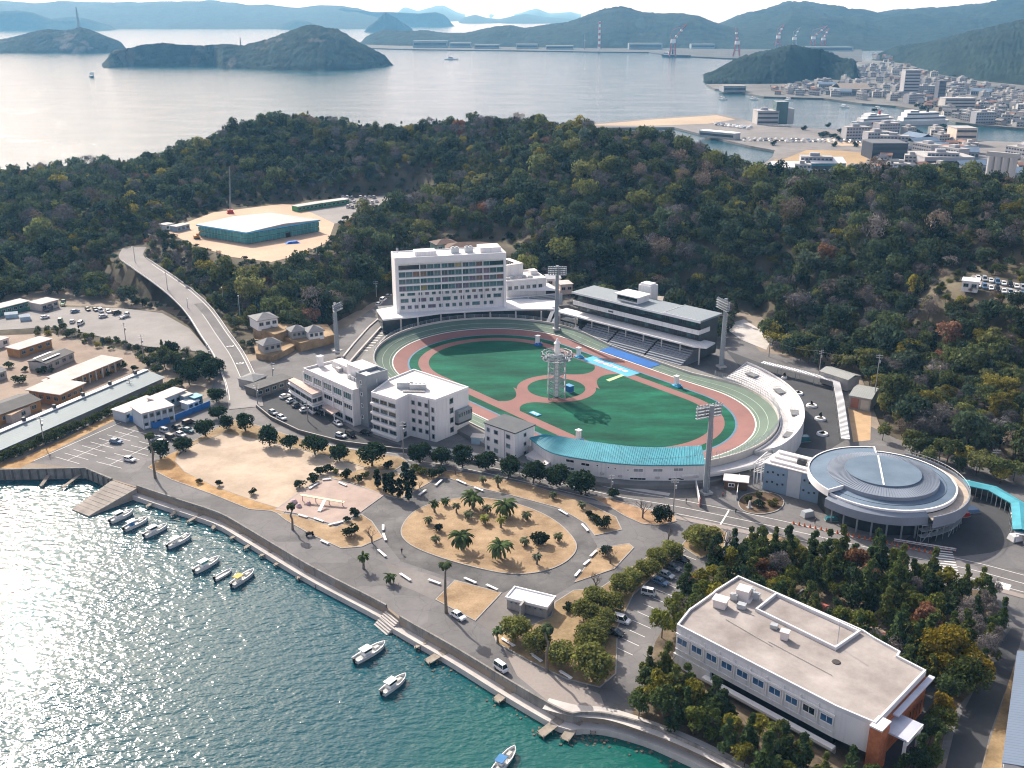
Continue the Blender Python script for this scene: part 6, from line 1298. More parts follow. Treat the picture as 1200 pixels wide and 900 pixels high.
simple('prefab_office', 'long single storey prefab behind the two storey prefab', 'prefab', (146, 484), (186, 468), 6.0, 6.4, 3, PB, mat('prefab_roof', (.58, .50, .46)), wins=(6, 1))
b = simple('prefab_office', 'narrow prefab with pinkish roof stretching toward the round pines', 'prefab', (186, 470), (217, 457.5), 5.5, 7.4, 3, PB, mat('prefab_roof', (.58, .50, .46)), wins=(5, 1))
simple('storage_box', 'pale blue storage box at the end of the narrow prefab', 'container', (216, 465), (225, 462), 3.5, 6.6, 3, mat('pale_blue_wall', (.30, .42, .52)), CONCL, wins=(1, 1))
simple('storage_box', 'teal storage box nearest the round pines', 'container', (228, 467), (237, 464), 3.5, 6.2, 3, mat('teal_wall', (.05, .20, .25), .6), mat('teal_lid', (.10, .3, .36), .6), wins=(1, 1))
simple('storage_box', 'white storage box inside the blue hoarding', 'container', (220, 474), (233, 469.5), 4, 5.4, 3, WHITE, WHITEB, wins=(2, 1))
hb = [at(u, v, 3) for u, v in ((141, 490), (182, 502.5), (247, 476))]
t = thing('site_hoarding', 'bright blue hoarding fence round the prefab offices', 'fence', (hb[1].x, hb[1].y, 3)); BLU = mat('hoarding_blue', (.035, .17, .46), .6, .1, .5)
for i in range(2):
 a, c = hb[i], hb[i + 1]; n_ = int((c - a).length / 3.6)
 for k in range(n_): p, q = a.lerp(c, k / n_), a.lerp(c, (k + 1) / n_ - .004); d = q - p; m_ = p.lerp(q, .5); mb = MB(); mb.box((m_.x, m_.y, 4.05), (d.length, .12, 2.1), math.atan2(d.y, d.x)); mb.build('panel', BLU, t, world=True)
TG = mat('green_frame_glass', (.05, .15, .13), .3, .3, .8)
b = simple('site_office', 'pale roofed site office with green glazing at the frame edge', 'prefab', (-14, 365), (34, 353), 7, 7.4, 3.9, TG, CRM, wins=(7, 1))
b = simple('site_office', 'square pale roofed site office with green glazing beside the green lorry', 'prefab', (48, 357), (68, 351.5), 8, 7.2, 3.9, mat('pale_render', (.50, .44, .40)), CRM, wins=(3, 1))
for u, v, w_, lab in ((14, 372, 5, 'pale blue tarpaulin tent, larger of two by the site offices'), (30, 375, 4, 'pale blue tarpaulin tent, smaller of two by the site offices')):
 p = at(u, v, 3.9); b = Bld('store_tent', lab, 'tent', (p.x, p.y, 3.9), .4); mb = MB(); mb.bx(-w_ / 2, w_ / 2, -1.5, 1.5, 0, 1.8); b.part('wall', mb, mat('tarp_blue', (.32, .44, .52), .6, .15, 1)); mb = MB(); gable(mb, -w_ / 2, w_ / 2, -1.5, 1.5, 1.82, .8, .2); b.part('roof', mb, mat('tarp_pale', (.50, .58, .62), .6, .1))
for pts_, z_ in (([(296, 382), (304, 366), (330, 368), (346, 384), (322, 392)], 9.1), ([(330, 394), (346, 380), (384, 380), (392, 392), (352, 402)], 6.7), ([(300, 414), (296, 398), (330, 394), (346, 404), (320, 418)], 5.3)):
 mb = MB(); mb.prism([(p.x, p.y) for p in pp(pts_, z_)], 1, z_); tag(mb.build('dirt_terrace', DRYG), kind='structure')
for (A, B, D, zr, zb, lab, wm) in (((302, 376), (325, 372), 9, 13.0, 9.2, 'grey hipped house highest above the road bend', WHITE), ((342, 389), (358, 386.5), 6, 9.8, 6.8, 'little hipped house in the middle of three by the dirt terrace', CONC), ((362, 389.5), (379, 387), 6, 9.8, 6.8, 'white walled hipped house nearest the floodlight mast', WHITE), ((309, 405), (329, 401), 6, 8.6, 5.4, 'lowest grey hipped house beside the road bend', CONC)):
 simple('hipped_house', lab, 'house', A, B, D, zr, zb, wm, SLT, 'gable', 2.0, (3, 1), 'old hipped houses beside the road', .6, hip=1.0)
b = simple('bus_garage', 'long dark roofed garage beside the lower road', 'garage', (300, 457), (342, 443), 6, 6.2, 3, CONCD, DKR, wins=(5, 1)); b2 = simple('gate_house', 'grey roofed gatehouse on the pavement by the road bend', 'hut', (297, 447), (312, 440), 7, 6.2, 3.2, CONC, SLT, 'gable', 1.1, (3, 1), hip=1)
GN = mat('teal_scaffold_net', (.05, .23, .24), .8, .2, .2, col2=(.08, .30, .30));
b = rectb('site_shed', 'big pale roofed shed wrapped in teal scaffold netting on the terrace', 'construction shed', (289, 272), (373.5, 257.5), 24.5, 18); W, D, H = b.W, 58.0, 6.5
Ap = b.L(at(232, 263, 24.5)); D = Ap.length; dx = Ap.x / D;
fpn = [(0, 0), (W, 0), (W + Ap.x, Ap.y), (Ap.x, Ap.y)]
mb = MB(); mb.prism([(p[0] * .985 + .4, p[1] * .985 + .4) for p in fpn], -.4, H - .3); b.part('wall', mb, mat('net_core', (.03, .08, .085), .8, .3, .2))
mb = MB(); e = [Vector((p[0], p[1], 0)) for p in fpn]; o_ = e
for z0, z1 in ((.6, 2.6), (3.0, 5.2)): mb.strip([Vector((p.x, p.y, z0)) for p in (o_[3], o_[0], o_[1])], [Vector((p.x, p.y, z1)) for p in (o_[3], o_[0], o_[1])])
b.part('netting', mb, GN)
mb = MB(); big = [((p[0] - W / 2) * 1.03 + W / 2, (p[1] - 20) * 1.03 + 20) for p in fpn]; c01 = big[0]; mid0 = Vector((*big[0], 0)).lerp(Vector((*big[1], 0)), .5); mid1 = Vector((*big[3], 0)).lerp(Vector((*big[2], 0)), .5)
mb.add([(*big[0], H), (*big[1], H), (*big[2], H), (*big[3], H), (mid0.x, mid0.y, H + 1.2), (mid1.x, mid1.y, H + 1.2)], [(0, 4, 5, 3), (4, 1, 2, 5), (0, 1, 4)]); b.part('roof', mb, mat('site_roof', (.33, .31, .315), .6, .06, .1))
mb = MB(); q = [Vector((*p, H - .25)) for p in big]; mb.strip([q[3], q[0], q[1]], [p + Vector((0, 0, .28)) for p in (q[3], q[0], q[1])]); mb.strip([p - Vector((0, 0, .5)) for p in (q[3], q[0], q[1])], [q[3], q[0], q[1]]); b.part('gutter', mb, TCYAN)
mb = MB()
for a, c in ((o_[3], o_[0]), (o_[0], o_[1])):
 n_ = int((c - a).length / 2.4)
 for k in range(n_ + 1): p = a.lerp(c, k / n_) * 1.0; mb.tube([p + Vector((-.1, -.15, -.3)), p + Vector((-.1, -.15, H - .6))], .06, 4)
 for z in (.5, 2.7, 5.3): mb.tube([a + Vector((-.1, -.15, z)), c + Vector((-.1, -.15, z))], .07, 4)
b.part('scaffold', mb, STEEL); KEEPOFF.append([(b.loc.x + p[0] * math.cos(b.rz) - p[1] * math.sin(b.rz), b.loc.y + p[0] * math.sin(b.rz) + p[1] * math.cos(b.rz)) for p in fpn])
mb = MB(); mb.bx(W * .52, W * .58, -.3, -.1, 0, 2.6); b.part('door', mb, BLACK)
simple('green_roof_shed', 'long low shed with green and white striped front on the upper terrace', 'shed', (349, 242.5), (377, 238), 6, 21.0, 18, mat('green_stripe', (.07, .28, .13), .7, .2), CRM, wins=(6, 1)); simple('green_roof_shed', 'second green fronted shed joined to the striped one', 'shed', (378, 238), (409, 233.5), 6, 21.0, 18, mat('green_stripe', (.07, .28, .13)), CRM, wins=(6, 1))
simple('site_cabin', 'white site cabin nearest the wood on the terrace', 'cabin', (194, 264), (203, 262), 5, 21.0, 18, WHITE, CRM, wins=(2, 1)); simple('site_cabin', 'pale blue site cabin beside the teal netted shed', 'cabin', (207, 266), (222, 262.5), 5, 20.8, 18, mat('pale_blue_wall', (.30, .42, .52)), CRM, wins=(3, 1))
simple('brown_house', 'brown tiled long house in the wood behind the hotel', 'house', (524, 292), (576, 290.5), 11, 20.0, 16.5, WHITE, mat('brown_tile', (.11, .065, .05), .8, .25, .5), 'gable', 2.2, (8, 1), over=.8, hip=1)
simple('brown_house', 'smaller brown tiled house left of the long one behind the hotel', 'house', (512, 287), (536, 284.5), 9, 20.5, 16.5, mat('mint_wall', (.30, .42, .36), .8), mat('brown_tile', (.11, .065, .05)), 'gable', 1.8, (3, 1), over=.6, hip=1)
simple('stone_shed', 'pale stone walled shed in the trees behind the grandstand', 'shed', (752, 352), (775, 354), 8, 14.5, 10, mat('pale_stone', (.45, .40, .33), .9, .2, .5), mat('pale_stone', (.45, .40, .33)), 'gable', 1.5, (2, 1))
simple('pink_hut', 'pale pinkish hut between hotel wing and grandstand', 'hut', (657, 334), (671, 333), 7, 15, 11, mat('pinkish_wall', (.55, .42, .36), .9), CRM, wins=(2, 1)); simple('white_tent', 'white domed tent behind the rim mast', 'tent', (641, 327), (657, 326), 6, 15, 11, WHITEB, WHITEB, 'gable', 1.6, (2, 1))
simple('prefab_cabin', 'white prefab cabin in the hillside clearing', 'cabin', (1128, 329), (1147, 331), 5.5, 34.5, 31, WHITE, WHITEB, wins=(2, 1))
simple('blue_roof_hall', 'blue and white roofed hall at the lower edge of the frame', 'hall', (1194, 764), (1177, 893), 14, 8.0, 3, WHITE, seam_mat('blue_white_roof', (.12, .165, .235), .8, 'X', .7, .0, .7), 'gable', 1.4, (6, 1))
p = at(270, 250, 18); h = aty(270, 195, p.y).z - 18; t = thing('site_crane', 'slim red and white lattice crane jib standing over the terrace wood', 'crane', (p.x, p.y, 18), .4)
RD = mat('signal_red', (.45, .05, .035), .6, .15)
mb = MB(); mb.box((0, 0, 1.3), (3.2, 2.4, 1.6)); mb.box((0, 0, .35), (4, 2.8, .7)); mb.build('base', RD, t)
mb = MB()
for i in range(4): a = PI / 4 + i * PI / 2; mb.tube([(.5 * math.cos(a), .5 * math.sin(a), 2), (.3 * math.cos(a) + 2.0, .3 * math.sin(a), h)], .09, 4)
for k in range(16): z = 2 + (h - 2) * k / 16; mb.tube([(.4 + 2 * k / 16, .3, z), (-.4 + 2 * (k + 1) / 16, -.3, z + (h - 2) / 16)], .06, 4)
mb.build('jib', GREYP, t); mb = MB(); mb.tube([(2, 0, h), (4.2, 0, h * .35)], .05, 4); mb.build('hoist_rope', DARKM, t)
p = at(231, 280, 18); t = thing('excavator', 'small orange excavator on the sandy terrace', 'excavator', (p.x, p.y, 18), .7); OR = mat('digger_orange', (.50, .20, .03), .6)
mb = MB(); mb.bx(-1.4, 1.4, -1.1, -.6, 0, .8); mb.build('track', DARKM, t); mb = MB(); mb.bx(-1.4, 1.4, .6, 1.1, 0, .8); mb.build('track', DARKM, t)
mb = MB(); mb.bx(-1.5, 1.1, -1, 1, .9, 1.9); mb.bx(-.2, .9, -.9, .1, 1.9, 3.0); mb.build('body', OR, t); mb = MB(); mb.tube([(1, .4, 1.6), (3, .4, 4.0), (4.8, .4, 3.0), (5.0, .4, 1.2)], [.25, .25, .2, .15], 5); mb.build('arm', OR, t); mb = MB(); mb.box((5.0, .4, .9), (.8, .9, .8), taper=.7); mb.build('bucket', DARKM, t)
p = at(343, 285, 18); t = thing('tarp_pile', 'blue tarpaulin covering a heap on the sandy terrace', 'tarpaulin', (p.x, p.y, 18)); mb = MB(); mb.box((0, 0, .5), (7, 3.5, 1.2), .4, taper=.6); mb.build('cover', mat('tarp_bright', (.03, .15, .5), .5, .2, 1), t); mb = MB(); mb.box((0, 0, .08), (7.6, 4, .16), .4); mb.build('skirt', mat('tarp_bright', (.03, .15, .5)), t)
S('site_ground', [(196, 272), (215, 262), (250, 249), (330, 239), (345, 240), (392, 262), (384, 284), (350, 299), (318, 307), (270, 301), (222, 285)], .06, mat('site_sand', (.50, .36, .255), .95, .15, .04, fine=.1), 18)
S('site_car_park', [(345, 240), (400, 233), (478, 227), (492, 233), (430, 246), (398, 261), (392, 262)], .06, mat('hill_road_asphalt', (.25, .235, .225)), 18)
S('vehicle_park', [(-60, 373), (20, 367), (60, 360), (140, 361), (190, 367), (222, 385), (240, 405), (256, 417), (225, 411), (160, 405), (70, 383), (-60, 390)], .06, mat('hill_road_asphalt', (.25, .235, .225)), 3.9)
S('clearing_yard', [(1128, 333), (1140, 322), (1200, 333), (1270, 342), (1270, 368), (1200, 350), (1160, 341)], .08, mat('hill_road_asphalt', (.25, .235, .225)), 30.5)
S('school_yard', [(-60, 380), (20, 384), (100, 404), (170, 418), (160, 440), (60, 490), (-60, 545)], .03, mat('school_dirt', (.27, .21, .165), .95, .25, .08, fine=.1))
S('bank_grass', [(-20, 552), (22, 549), (141, 489), (137, 484), (20, 540), (-20, 548)], .035, mat('russet_grass', (.32, .17, .065)))
# ---------------------------------------------------------------- park trees, palms, shrubs, the near pine wood
class Kind:
 def __init__(s): s.crowns = []; s.trunks = []
def tree_thing(name, label, cat, loc, crown, trunk, tint, sc=1.0, rz=None, group=None, shrub=False):
 t = thing(name, label, cat, loc, rng.uniform(0, 6.28) if rz is None else rz, group)
 t.scale = sc if hasattr(sc, '__len__') else (sc,) * 3
 c = mesh_obj('foliage' if shrub else 'crown', crown, t); c['tint'] = (*tint, 1.0)
 if trunk: mesh_obj('stem' if shrub else 'trunk', trunk, t)
 return t
def jit(c, a=.2): k = rng.uniform(1 - a, 1 + a) * 1.5; return tuple(min(.4, v * k) for v in c)
ROUND = [crown_mesh('crown_round', 100 + i, 13, 1900, .55, 3.2, 3.2, 3.3, 'ball') for i in range(3)]
RTR = [trunk_mesh('trunk_round', 5 + i, 4.2, .22, 5, 1.4) for i in range(3)]
DK = (.020, .034, .017)
rp_ = [(316, 522, 1, 'leftmost of the row below the office car park'), (340, 526, .85, 'second of the row below the office car park'), (369, 532, 1.05, 'third of the row, below the office porch'), (398, 540, 1, 'fourth of the row, below the grey tower'), (436, 546, 1.35, 'largest and widest, below the white block'), (492, 542, 1, 'first of the close row by the road at the white block'), (517, 544, .95, 'second of the close row by the road'), (542, 548, 1.1, 'in front of the small dark roofed office'), (569, 549, .95, 'beside the little blue shed'), (598, 558, 1.05, 'at the left end of the turquoise stand'), (625, 566, 1.1, 'second along the turquoise stand'), (652, 569, 1.1, 'third along the turquoise stand'), (681, 579, 1.25, 'last along the turquoise stand, standing apart'),
 (254, 471, .9, 'at the end of the blue hoarding'), (256, 490, .85, 'between blue hoarding and sand field'), (266, 503, .8, 'at the far corner of the sand field'), (288, 505, .95, 'on the far edge of the sand field'), (241, 511, .9, 'above the dark parked cars'), (215, 528, .8, 'at the corner of the sand field by the cars'), (188, 537, 1.05, 'beside the tall palm of the car park'), (228, 440, 1.2, 'in the clump by the hill road, front'), (246, 446, 1.15, 'in the clump by the hill road, nearest the road'), (238, 432, 1.2, 'in the clump by the hill road, behind'), (222, 450, 1.1, 'above the prefab roof'), (254, 437, 1.0, 'at the roadside end of the clump'), (213, 440, 1.0, 'behind the narrow prefab')]
for i, (u, v, s, lab) in enumerate(rp_):
 p = at(u, v, 3.1); tree_thing('round_pine', 'dark round clipped evergreen ' + lab, 'tree', tuple(p), ROUND[i % 3], RTR[i % 3], jit(DK), (s * rng.uniform(1.0, 1.35), s * rng.uniform(1.0, 1.35), s * rng.uniform(.8, 1.1)), group='round clipped evergreens')
OLV = [crown_mesh('crown_olive', 120 + i, 14, 2200, .55, 3.5, 3.4, 3.2, 'ball') for i in range(3)]
for i, (u, v, s, lab) in enumerate([(604, 748, 1.05, 'nearest the toilet block'), (630, 764, 1.0, 'second from the toilet block along the promenade'), (657, 778, 1.0, 'beside the tall promenade palm'), (694, 795, 1.35, 'largest, at the tip of the verge'), (690, 765, 1.2, 'behind the largest one at the verge tip'), (702, 746, .95, 'beside the black car'), (686, 726, .95, 'right of the toilet block'), (697, 712, 1.0, 'in the middle of the verge'), (718, 716, .95, 'beside the white minivan'), (707, 732, .9, 'between minivan and black car'), (728, 696, 1.0, 'beside the white kei van'), (741, 686, .9, 'uphill of the kei van'), (758, 676, .95, 'by the silver parked car'), (771, 664, .95, 'near the end of the parking row'), (787, 655, .95, 'last in the parking row'), (826, 645, 1.3, 'alone in the corner garden by the bare tree'), (812, 636, .9, 'small, behind the lone corner one')]):
 p = at(u, v, 3.1); tree_thing('olive_tree', 'olive green rounded tree ' + lab, 'tree', tuple(p), OLV[i % 3], RTR[i % 3], jit((.115, .122, .036)), (s, s, s * rng.uniform(.76, .9)), group='olive green trees beside the parking row')
CYP = [crown_mesh('crown_cypress', 140 + i, 14, 900, .5, 1.35, 2.7, 3.1, 'column') for i in range(2)]; STEM = trunk_mesh('trunk_small', 9, 2.4, .12, 2, .4)
for i, (u, v, lab) in enumerate([(443, 571, 'leftmost, standing apart'), (452, 577, 'second from the left'), (460, 580, 'in the front middle'), (469, 584, 'largest front one'), (479, 586, 'rightmost front one'), (476, 569, 'behind, taller'), (484, 572, 'behind on the far edge')]):
 p = at(u, v, 3.1); s = rng.uniform(.95, 1.25); tree_thing('cypress', 'dark narrow cypress of the park clump, ' + lab, 'tree', tuple(p), CYP[i % 2], STEM, jit((.018, .03, .016)), (s, s, s * 1.05), group='dark cypress clump')
SHR = [crown_mesh('shrub_leaves', 150 + i, 9, 520, .38, 1.5, 1.2, .9) for i in range(3)]; SST = trunk_mesh('shrub_stem', 3, 1.0, .08, 3, .4)
GD, YG = (.022, .032, .016), (.085, .095, .022)
for i, (u, v, s, c, lab) in enumerate([(351, 571, 1.35, GD, 'lowest of the hedge behind the play area'), (366, 565, 1.35, GD, 'in the bend of the hedge behind the play area'), (376, 556, 1.5, GD, 'tallest of the hedge behind the play area'), (384, 553, 1.3, GD, 'just right of the tallest hedge bush'), (393, 555, .8, YG, 'small lighter one on the sand edge'), (405, 560, 1.4, GD, 'broad one on the sand edge'), (420, 564, 1.1, GD, 'dark one near the play area path'), (428, 559, .9, (.05, .06, .02), 'mid green one near the play area path'), (455, 549, 1.3, GD, 'under the widest evergreen'), (486, 552, 1.2, YG, 'yellow green pair by the road, first'), (495, 555, 1.15, YG, 'yellow green pair by the road, second'), (483, 558, .9, (.07, .085, .02), 'smaller one below the yellow green pair'), (506, 559, 1.4, GD, 'broad dark one before the drive'), (517, 557, 1.4, GD, 'second broad dark one before the drive'), (416, 605, 1.3, GD, 'at the corner of the play area'), (406, 611, .8, GD, 'little one beside the play area corner'), (412, 628, 1.6, GD, 'dark ball left of the bare twig tree'), (514, 622, 1.1, (.015, .02, .014), 'nearly black one on the oval lawn left part'), (634, 637, 1.7, GD, 'dark pair on the oval lawn right part'), (629, 633, 1.1, GD, 'smaller half of the dark pair on the oval'), (691, 606, 1.0, GD, 'upper one of three on the pointed verge'), (697, 610, 1.1, GD, 'middle one of three on the pointed verge'), (706, 617, 1.5, GD, 'largest of three on the pointed verge'), (710, 650, 1.5, GD, 'on the triangular lawn beside the bare tree'), (719, 582, 1.3, GD, 'beside the bare roadside tree on the left'), (665, 715, 1.0, GD, 'ball right of the toilet block'), (257, 569, .9, GD, 'on the russet strip by the promenade'), (233, 566, .8, (.05, .045, .02), 'scrubby one at the russet strip'), (297, 579, .9, GD, 'further along the russet strip'), (876, 588, 1.2, (.05, .052, .02), 'left in the round bed'), (889, 594, 1.2, GD, 'front of the round bed'), (905, 592, 1.1, (.075, .07, .02), 'right in the round bed'), (889, 582, 1.0, (.06, .055, .02), 'back of the round bed'), (1005, 800, .8, GD, 'tiny one')][:-1]):
 p = at(u, v, 3.12); tree_thing('shrub', ('yellow green' if c is YG else 'dark green' if c is GD else 'dull') + ' shrub, ' + lab, 'shrub', tuple(p), SHR[i % 3], SST, jit(c), (s, s, s * rng.uniform(.8, 1.0)), group='shrubs of the park', shrub=True)
p = at(775, 612, 3.1); tree_thing('shrub', 'large dark ball shaped shrub at the tip of the roadside verge', 'shrub', tuple(p), crown_mesh('shrub_ball', 160, 16, 1500, .5, 3.0, 2.5, 2.1), SST, DK, 1.05, group='shrubs of the park', shrub=True)
p = at(878, 595, 3.2); st_ = thing('garden_stone', 'pale upright stone in the round planted bed', 'stone', tuple(p)); mb = MB(); mb.box((0, 0, 1.0), (.9, .6, 2.2), .4, taper=.5); mb.build('stone', WROOF, st_); mb = MB(); mb.box((0, 0, .1), (1.6, 1.2, .25), .4); mb.build('base', CONC, st_)
HED = [crown_mesh('hedge_leaves', 170 + i, 12, 800, .5, 2.6, 1.7, 1.3) for i in range(2)]
ha, hb_ = at(-24, 553, 3), at(208, 452, 3); nH = 30;
t = thing('hedge', 'long clipped hedge between the long shed and the car park', 'hedge', tuple(ha), 0)
for i in range(nH):
 p = ha.lerp(hb_, i / (nH - 1)) - ha; c = mesh_obj('foliage', HED[i % 2], t, (p.x + rng.uniform(-.4, .4), p.y + rng.uniform(-.4, .4), 0), rng.uniform(0, 6)); c['tint'] = (*jit((.045, .058, .022)), 1)
 s = rng.uniform(.85, 1.1); c.scale = (s, s, s)
def frond_crown(name, seed, n, ln, droop, up=.5, wid=.5, thick=.30):
 r = np.random.RandomState(seed); V = []; F = []
 for i in range(n):
  a = 2 * PI * i / n * 2.4 + r.uniform(-.2, .2); el = up + r.uniform(-.7, .5); L_ = ln * r.uniform(.8, 1.1)
  d = np.array([math.cos(a), math.sin(a)]); s_ = np.array([-d[1], d[0]]); prev = None; pos = np.array([0., 0., 0.]); e = el
  for k in range(6):
   t = k / 5; w_ = wid * (.35 + 1.3 * t) * (1 - t) ** .6 + .04
   pt = pos.copy()
   l = pt + np.array([*(s_ * w_), -thick * w_]); rr2 = pt + np.array([*(-s_ * w_), -thick * w_]); b_ = len(V)
   V += [tuple(l), tuple(pt), tuple(rr2)]
   if prev is not None: F += [(prev, prev + 1, b_ + 1, b_), (prev + 1, prev + 2, b_ + 2, b_ + 1)]
   prev = b_; pos = pos + np.array([d[0] * math.cos(e), d[1] * math.cos(e), math.sin(e)]) * L_ / 5; e -= droop / 5
  for k in range(10):
   t = r.uniform(.15, .95);
 me = bpy.data.meshes.new(name); me.from_pydata(V, [], F); me.materials.append(M_LEAF); return me
FB = [frond_crown('fronds_big', 1 + i, 44, 3.1, 1.9, .55, .42) for i in range(2)]; FS = [frond_crown('fronds_small', 11 + i, 30, 1.9, 1.9, .5, .30) for i in range(3)]; FT = [frond_crown('fronds_tall', 21 + i, 36, 2.1, 2.4, .5, .5) for i in range(2)]
def ptrunk(h, r0, r1, seed=0):
 mb = MB(); r = random.Random(seed); pts = [(r.uniform(-.1, .1) * k, r.uniform(-.1, .1) * k, h * k / 5) for k in range(6)]; pts[0] = (0, 0, -.5); mb.tube(pts, [r0 * 1.3, r0, r0 * .9, r0 * .85, r1, r1 * 1.1], 7); return proto_me(mb, 'palm_trunk', M_BARKG)
PT = {h: ptrunk(h, .28, .26, int(h * 10)) for h in (1.6, 2.6, 3.2)}; PTT = ptrunk(11.2, .34, .20, 5)
BL = (.085, .098, .055); GRN = (.052, .075, .028); YL = (.16, .17, .04)
pal = [(509.5, 600, 's', GRN, 'leftmost on the far rim of the oval'), (522, 592, 's', GRN, 'small, on the far rim left of the large one'), (554, 596, 'b', GRN, 'large, at the far rim of the oval'), (535, 601, 's', BL, 'thin, between two greener ones on the far oval'), (549, 608, 's', BL, 'thin grey one behind the big middle palm'), (571, 601, 's', BL, 'thin, right of the large far rim palm'), (592, 605, 'b', GRN, 'large green, upper middle of the oval'), (502, 614, 's', BL, 'grey green, on the left rim of the oval'), (568, 613, 's', YL, 'yellowish, left one of the pair in the oval'), (587, 618, 's', YL, 'yellow green, right one of the pair in the oval'), (511, 636, 's', BL, 'grey green, low beside the black shrub'), (541, 643, 'b', GRN, 'biggest, front left of the oval'), (586, 654, 'b', GRN, 'biggest, front middle of the oval'), (615, 639, 's', BL, 'grey, left of the dark shrub pair'), (654, 634, 's', BL, 'near the right rim of the oval'), (629, 661, 's', (.11, .125, .085), 'silvery, at the front right rim'), (617, 609, 's', BL, 'grey, right of the large green upper one'), (566, 566, 's', BL, 'on the long verge left'), (584, 571, 's', BL, 'on the long verge beside the drive bend'), (648, 584, 's', BL, 'on the long verge right of the evergreens'), (682, 596, 's', BL, 'at the end of the long verge'), (426, 666, 's', GRN, 'on the promenade, taller of the short two'), (457, 683, 's', GRN, 'on the promenade, shorter of the short two'), (583, 753, 's', GRN, 'short, at the end of the olive row')]
for i, (u, v, k, c, lab) in enumerate(pal):
 p = at(u, v, 3.15); big = k == 'b'; h = 2.6 if big else (3.2 if i in (21, 23) else 1.6 if i % 3 else 2.6)
 s = 1.32 if big else rng.uniform(.9, 1.12)
 t = thing('palm_tree', ('short palm ' if not big else 'broad feathery palm ') + lab, 'palm', tuple(p), rng.uniform(0, 6), 'short palms of the park'); t.scale = (s,) * 3
 cr_ = mesh_obj('crown', (FB if big else FS)[i % (2 if big else 3)], t, (0, 0, h)); cr_['tint'] = (*jit(c), 1); mesh_obj('trunk', PT[h], t)
for i, (u, v, tv, lab) in enumerate([(343, 621, 592, 'at the tip of the play area'), (523, 718, 660, 'beside the white hatchback on the promenade'), (641, 786, 735, 'among the olive trees by the quay'), (182, 560, 509, 'at the corner of the car park')]):
 p = at(u, v, 3.0); h = aty(u, tv, p.y).z - 3; t = thing('tall_palm', 'tall thin fan palm ' + lab, 'palm', tuple(p), i * 1.3, 'tall thin fan palms'); s = h / 11.2; t.scale = (s ** .3, s ** .3, s)
 cr_ = mesh_obj('crown', FT[i % 2], t, (0, 0, 11.1)); cr_['tint'] = (*jit((.05, .066, .03)), 1); cr_.scale = (1, 1, 1 / s * .9); mesh_obj('trunk', PTT, t)
def bare_tree(name, label, u, v, h, z=3.1, seed=0, col=(.16, .135, .115)):
 r = random.Random(seed); mb = MB()
 def br(p, d, L_, rad, lv):
  q = p + d * L_; mid = p.lerp(q, .5) + Vector((r.uniform(-1, 1), r.uniform(-1, 1), r.uniform(-.3, .6))) * L_ * .07
  mb.tube([p, mid, q], [rad, rad * .8, rad * .6], 5 if lv < 2 else 3, cap=False)
  if lv < 4:
   for k in range(3 if lv else 5):
    a = r.uniform(0, 6.28); nd = (d + Vector((math.cos(a), math.sin(a), r.uniform(-.05, .7))) * (.75 if lv else .9)).normalized(); br(p.lerp(q, r.uniform(.55, 1)), nd, L_ * r.uniform(.58, .8), rad * .55, lv + 1)
 br(Vector((0, 0, -.3)), Vector((r.uniform(-.1, .1), r.uniform(-.1, .1), 1)), h * .32, h * .03, 0)
 p = at(u, v, z); t = thing(name, label, 'tree', tuple(p), 0); half = len(mb.f); tr = MB();
 tr.tube([(0, 0, -.3), (0, 0, h * .12), (.05, .05, h * .28)], [h * .036, h * .031, h * .026], 7); tr.build('trunk', mat('bare_bark', col, .95, .25, 1.5), t)
 mb.build('crown', mat('bare_bark', col), t)
bare_tree('bare_tree', 'leafless twig tree on the verge below the play area', 436, 636, 6.2, seed=1); bare_tree('bare_tree', 'leafless grey tree beside the ball shrub at the main road', 753, 607, 7.5, seed=2); bare_tree('bare_tree', 'leafless tree leaning over the corner garden by the crossroads', 851, 645, 8.5, seed=3); bare_tree('bare_tree', 'leafless tree at the lower edge of the triangular lawn', 698, 690, 6, seed=4); bare_tree('bare_tree', 'thin leafless tree on the triangular lawn beside the shrub', 715, 660, 6, seed=5); bare_tree('bare_tree', 'thin leafless tree at the junction of the park drives', 783, 634, 6, seed=6); bare_tree('bare_tree', 'small leafless tree at the drive bend near the cypresses', 534, 556, 4.5, seed=8); bare_tree('bare_tree', 'leafless twigs right of the cypress clump', 492, 572, 3.8, seed=9)
PINE = [crown_mesh('crown_pine', 200 + i, 16, 1300, .62, 2.7, 3.6, 4.6, 'cone') for i in range(3)]; BRD = [crown_mesh('crown_broad', 210 + i, 15, 1500, .62, 3.5, 3.2, 4.4) for i in range(3)]; BAR = [crown_mesh('crown_twigs', 220 + i, 14, 1300, .9, 3.2, 3.0, 4.4, 'round', M_TWIG, .12) for i in range(2)]
TR6 = [trunk_mesh('trunk_wood', 30 + i, 6.5, .2, 5, 1.8) for i in range(3)]
wp = pp(WOODP, 3); bld = KEEPOFF[[i for i in range(len(KEEPOFF))][-1]] if False else None
works = [at(u, v, 3) for u, v in ((782, 750), (783, 728), (862, 680), (885, 690), (1030, 760), (1100, 800), (1082, 890), (1025, 892), (985, 878))]
works_f = [Vector((p.x, p.y, 0)) for p in [at(u, v, 12.5) for u, v in ((793, 733), (865, 676), (1085, 787), (1026, 849), (980, 829))]]
rw = random.Random(21); wood = []
tries = 0
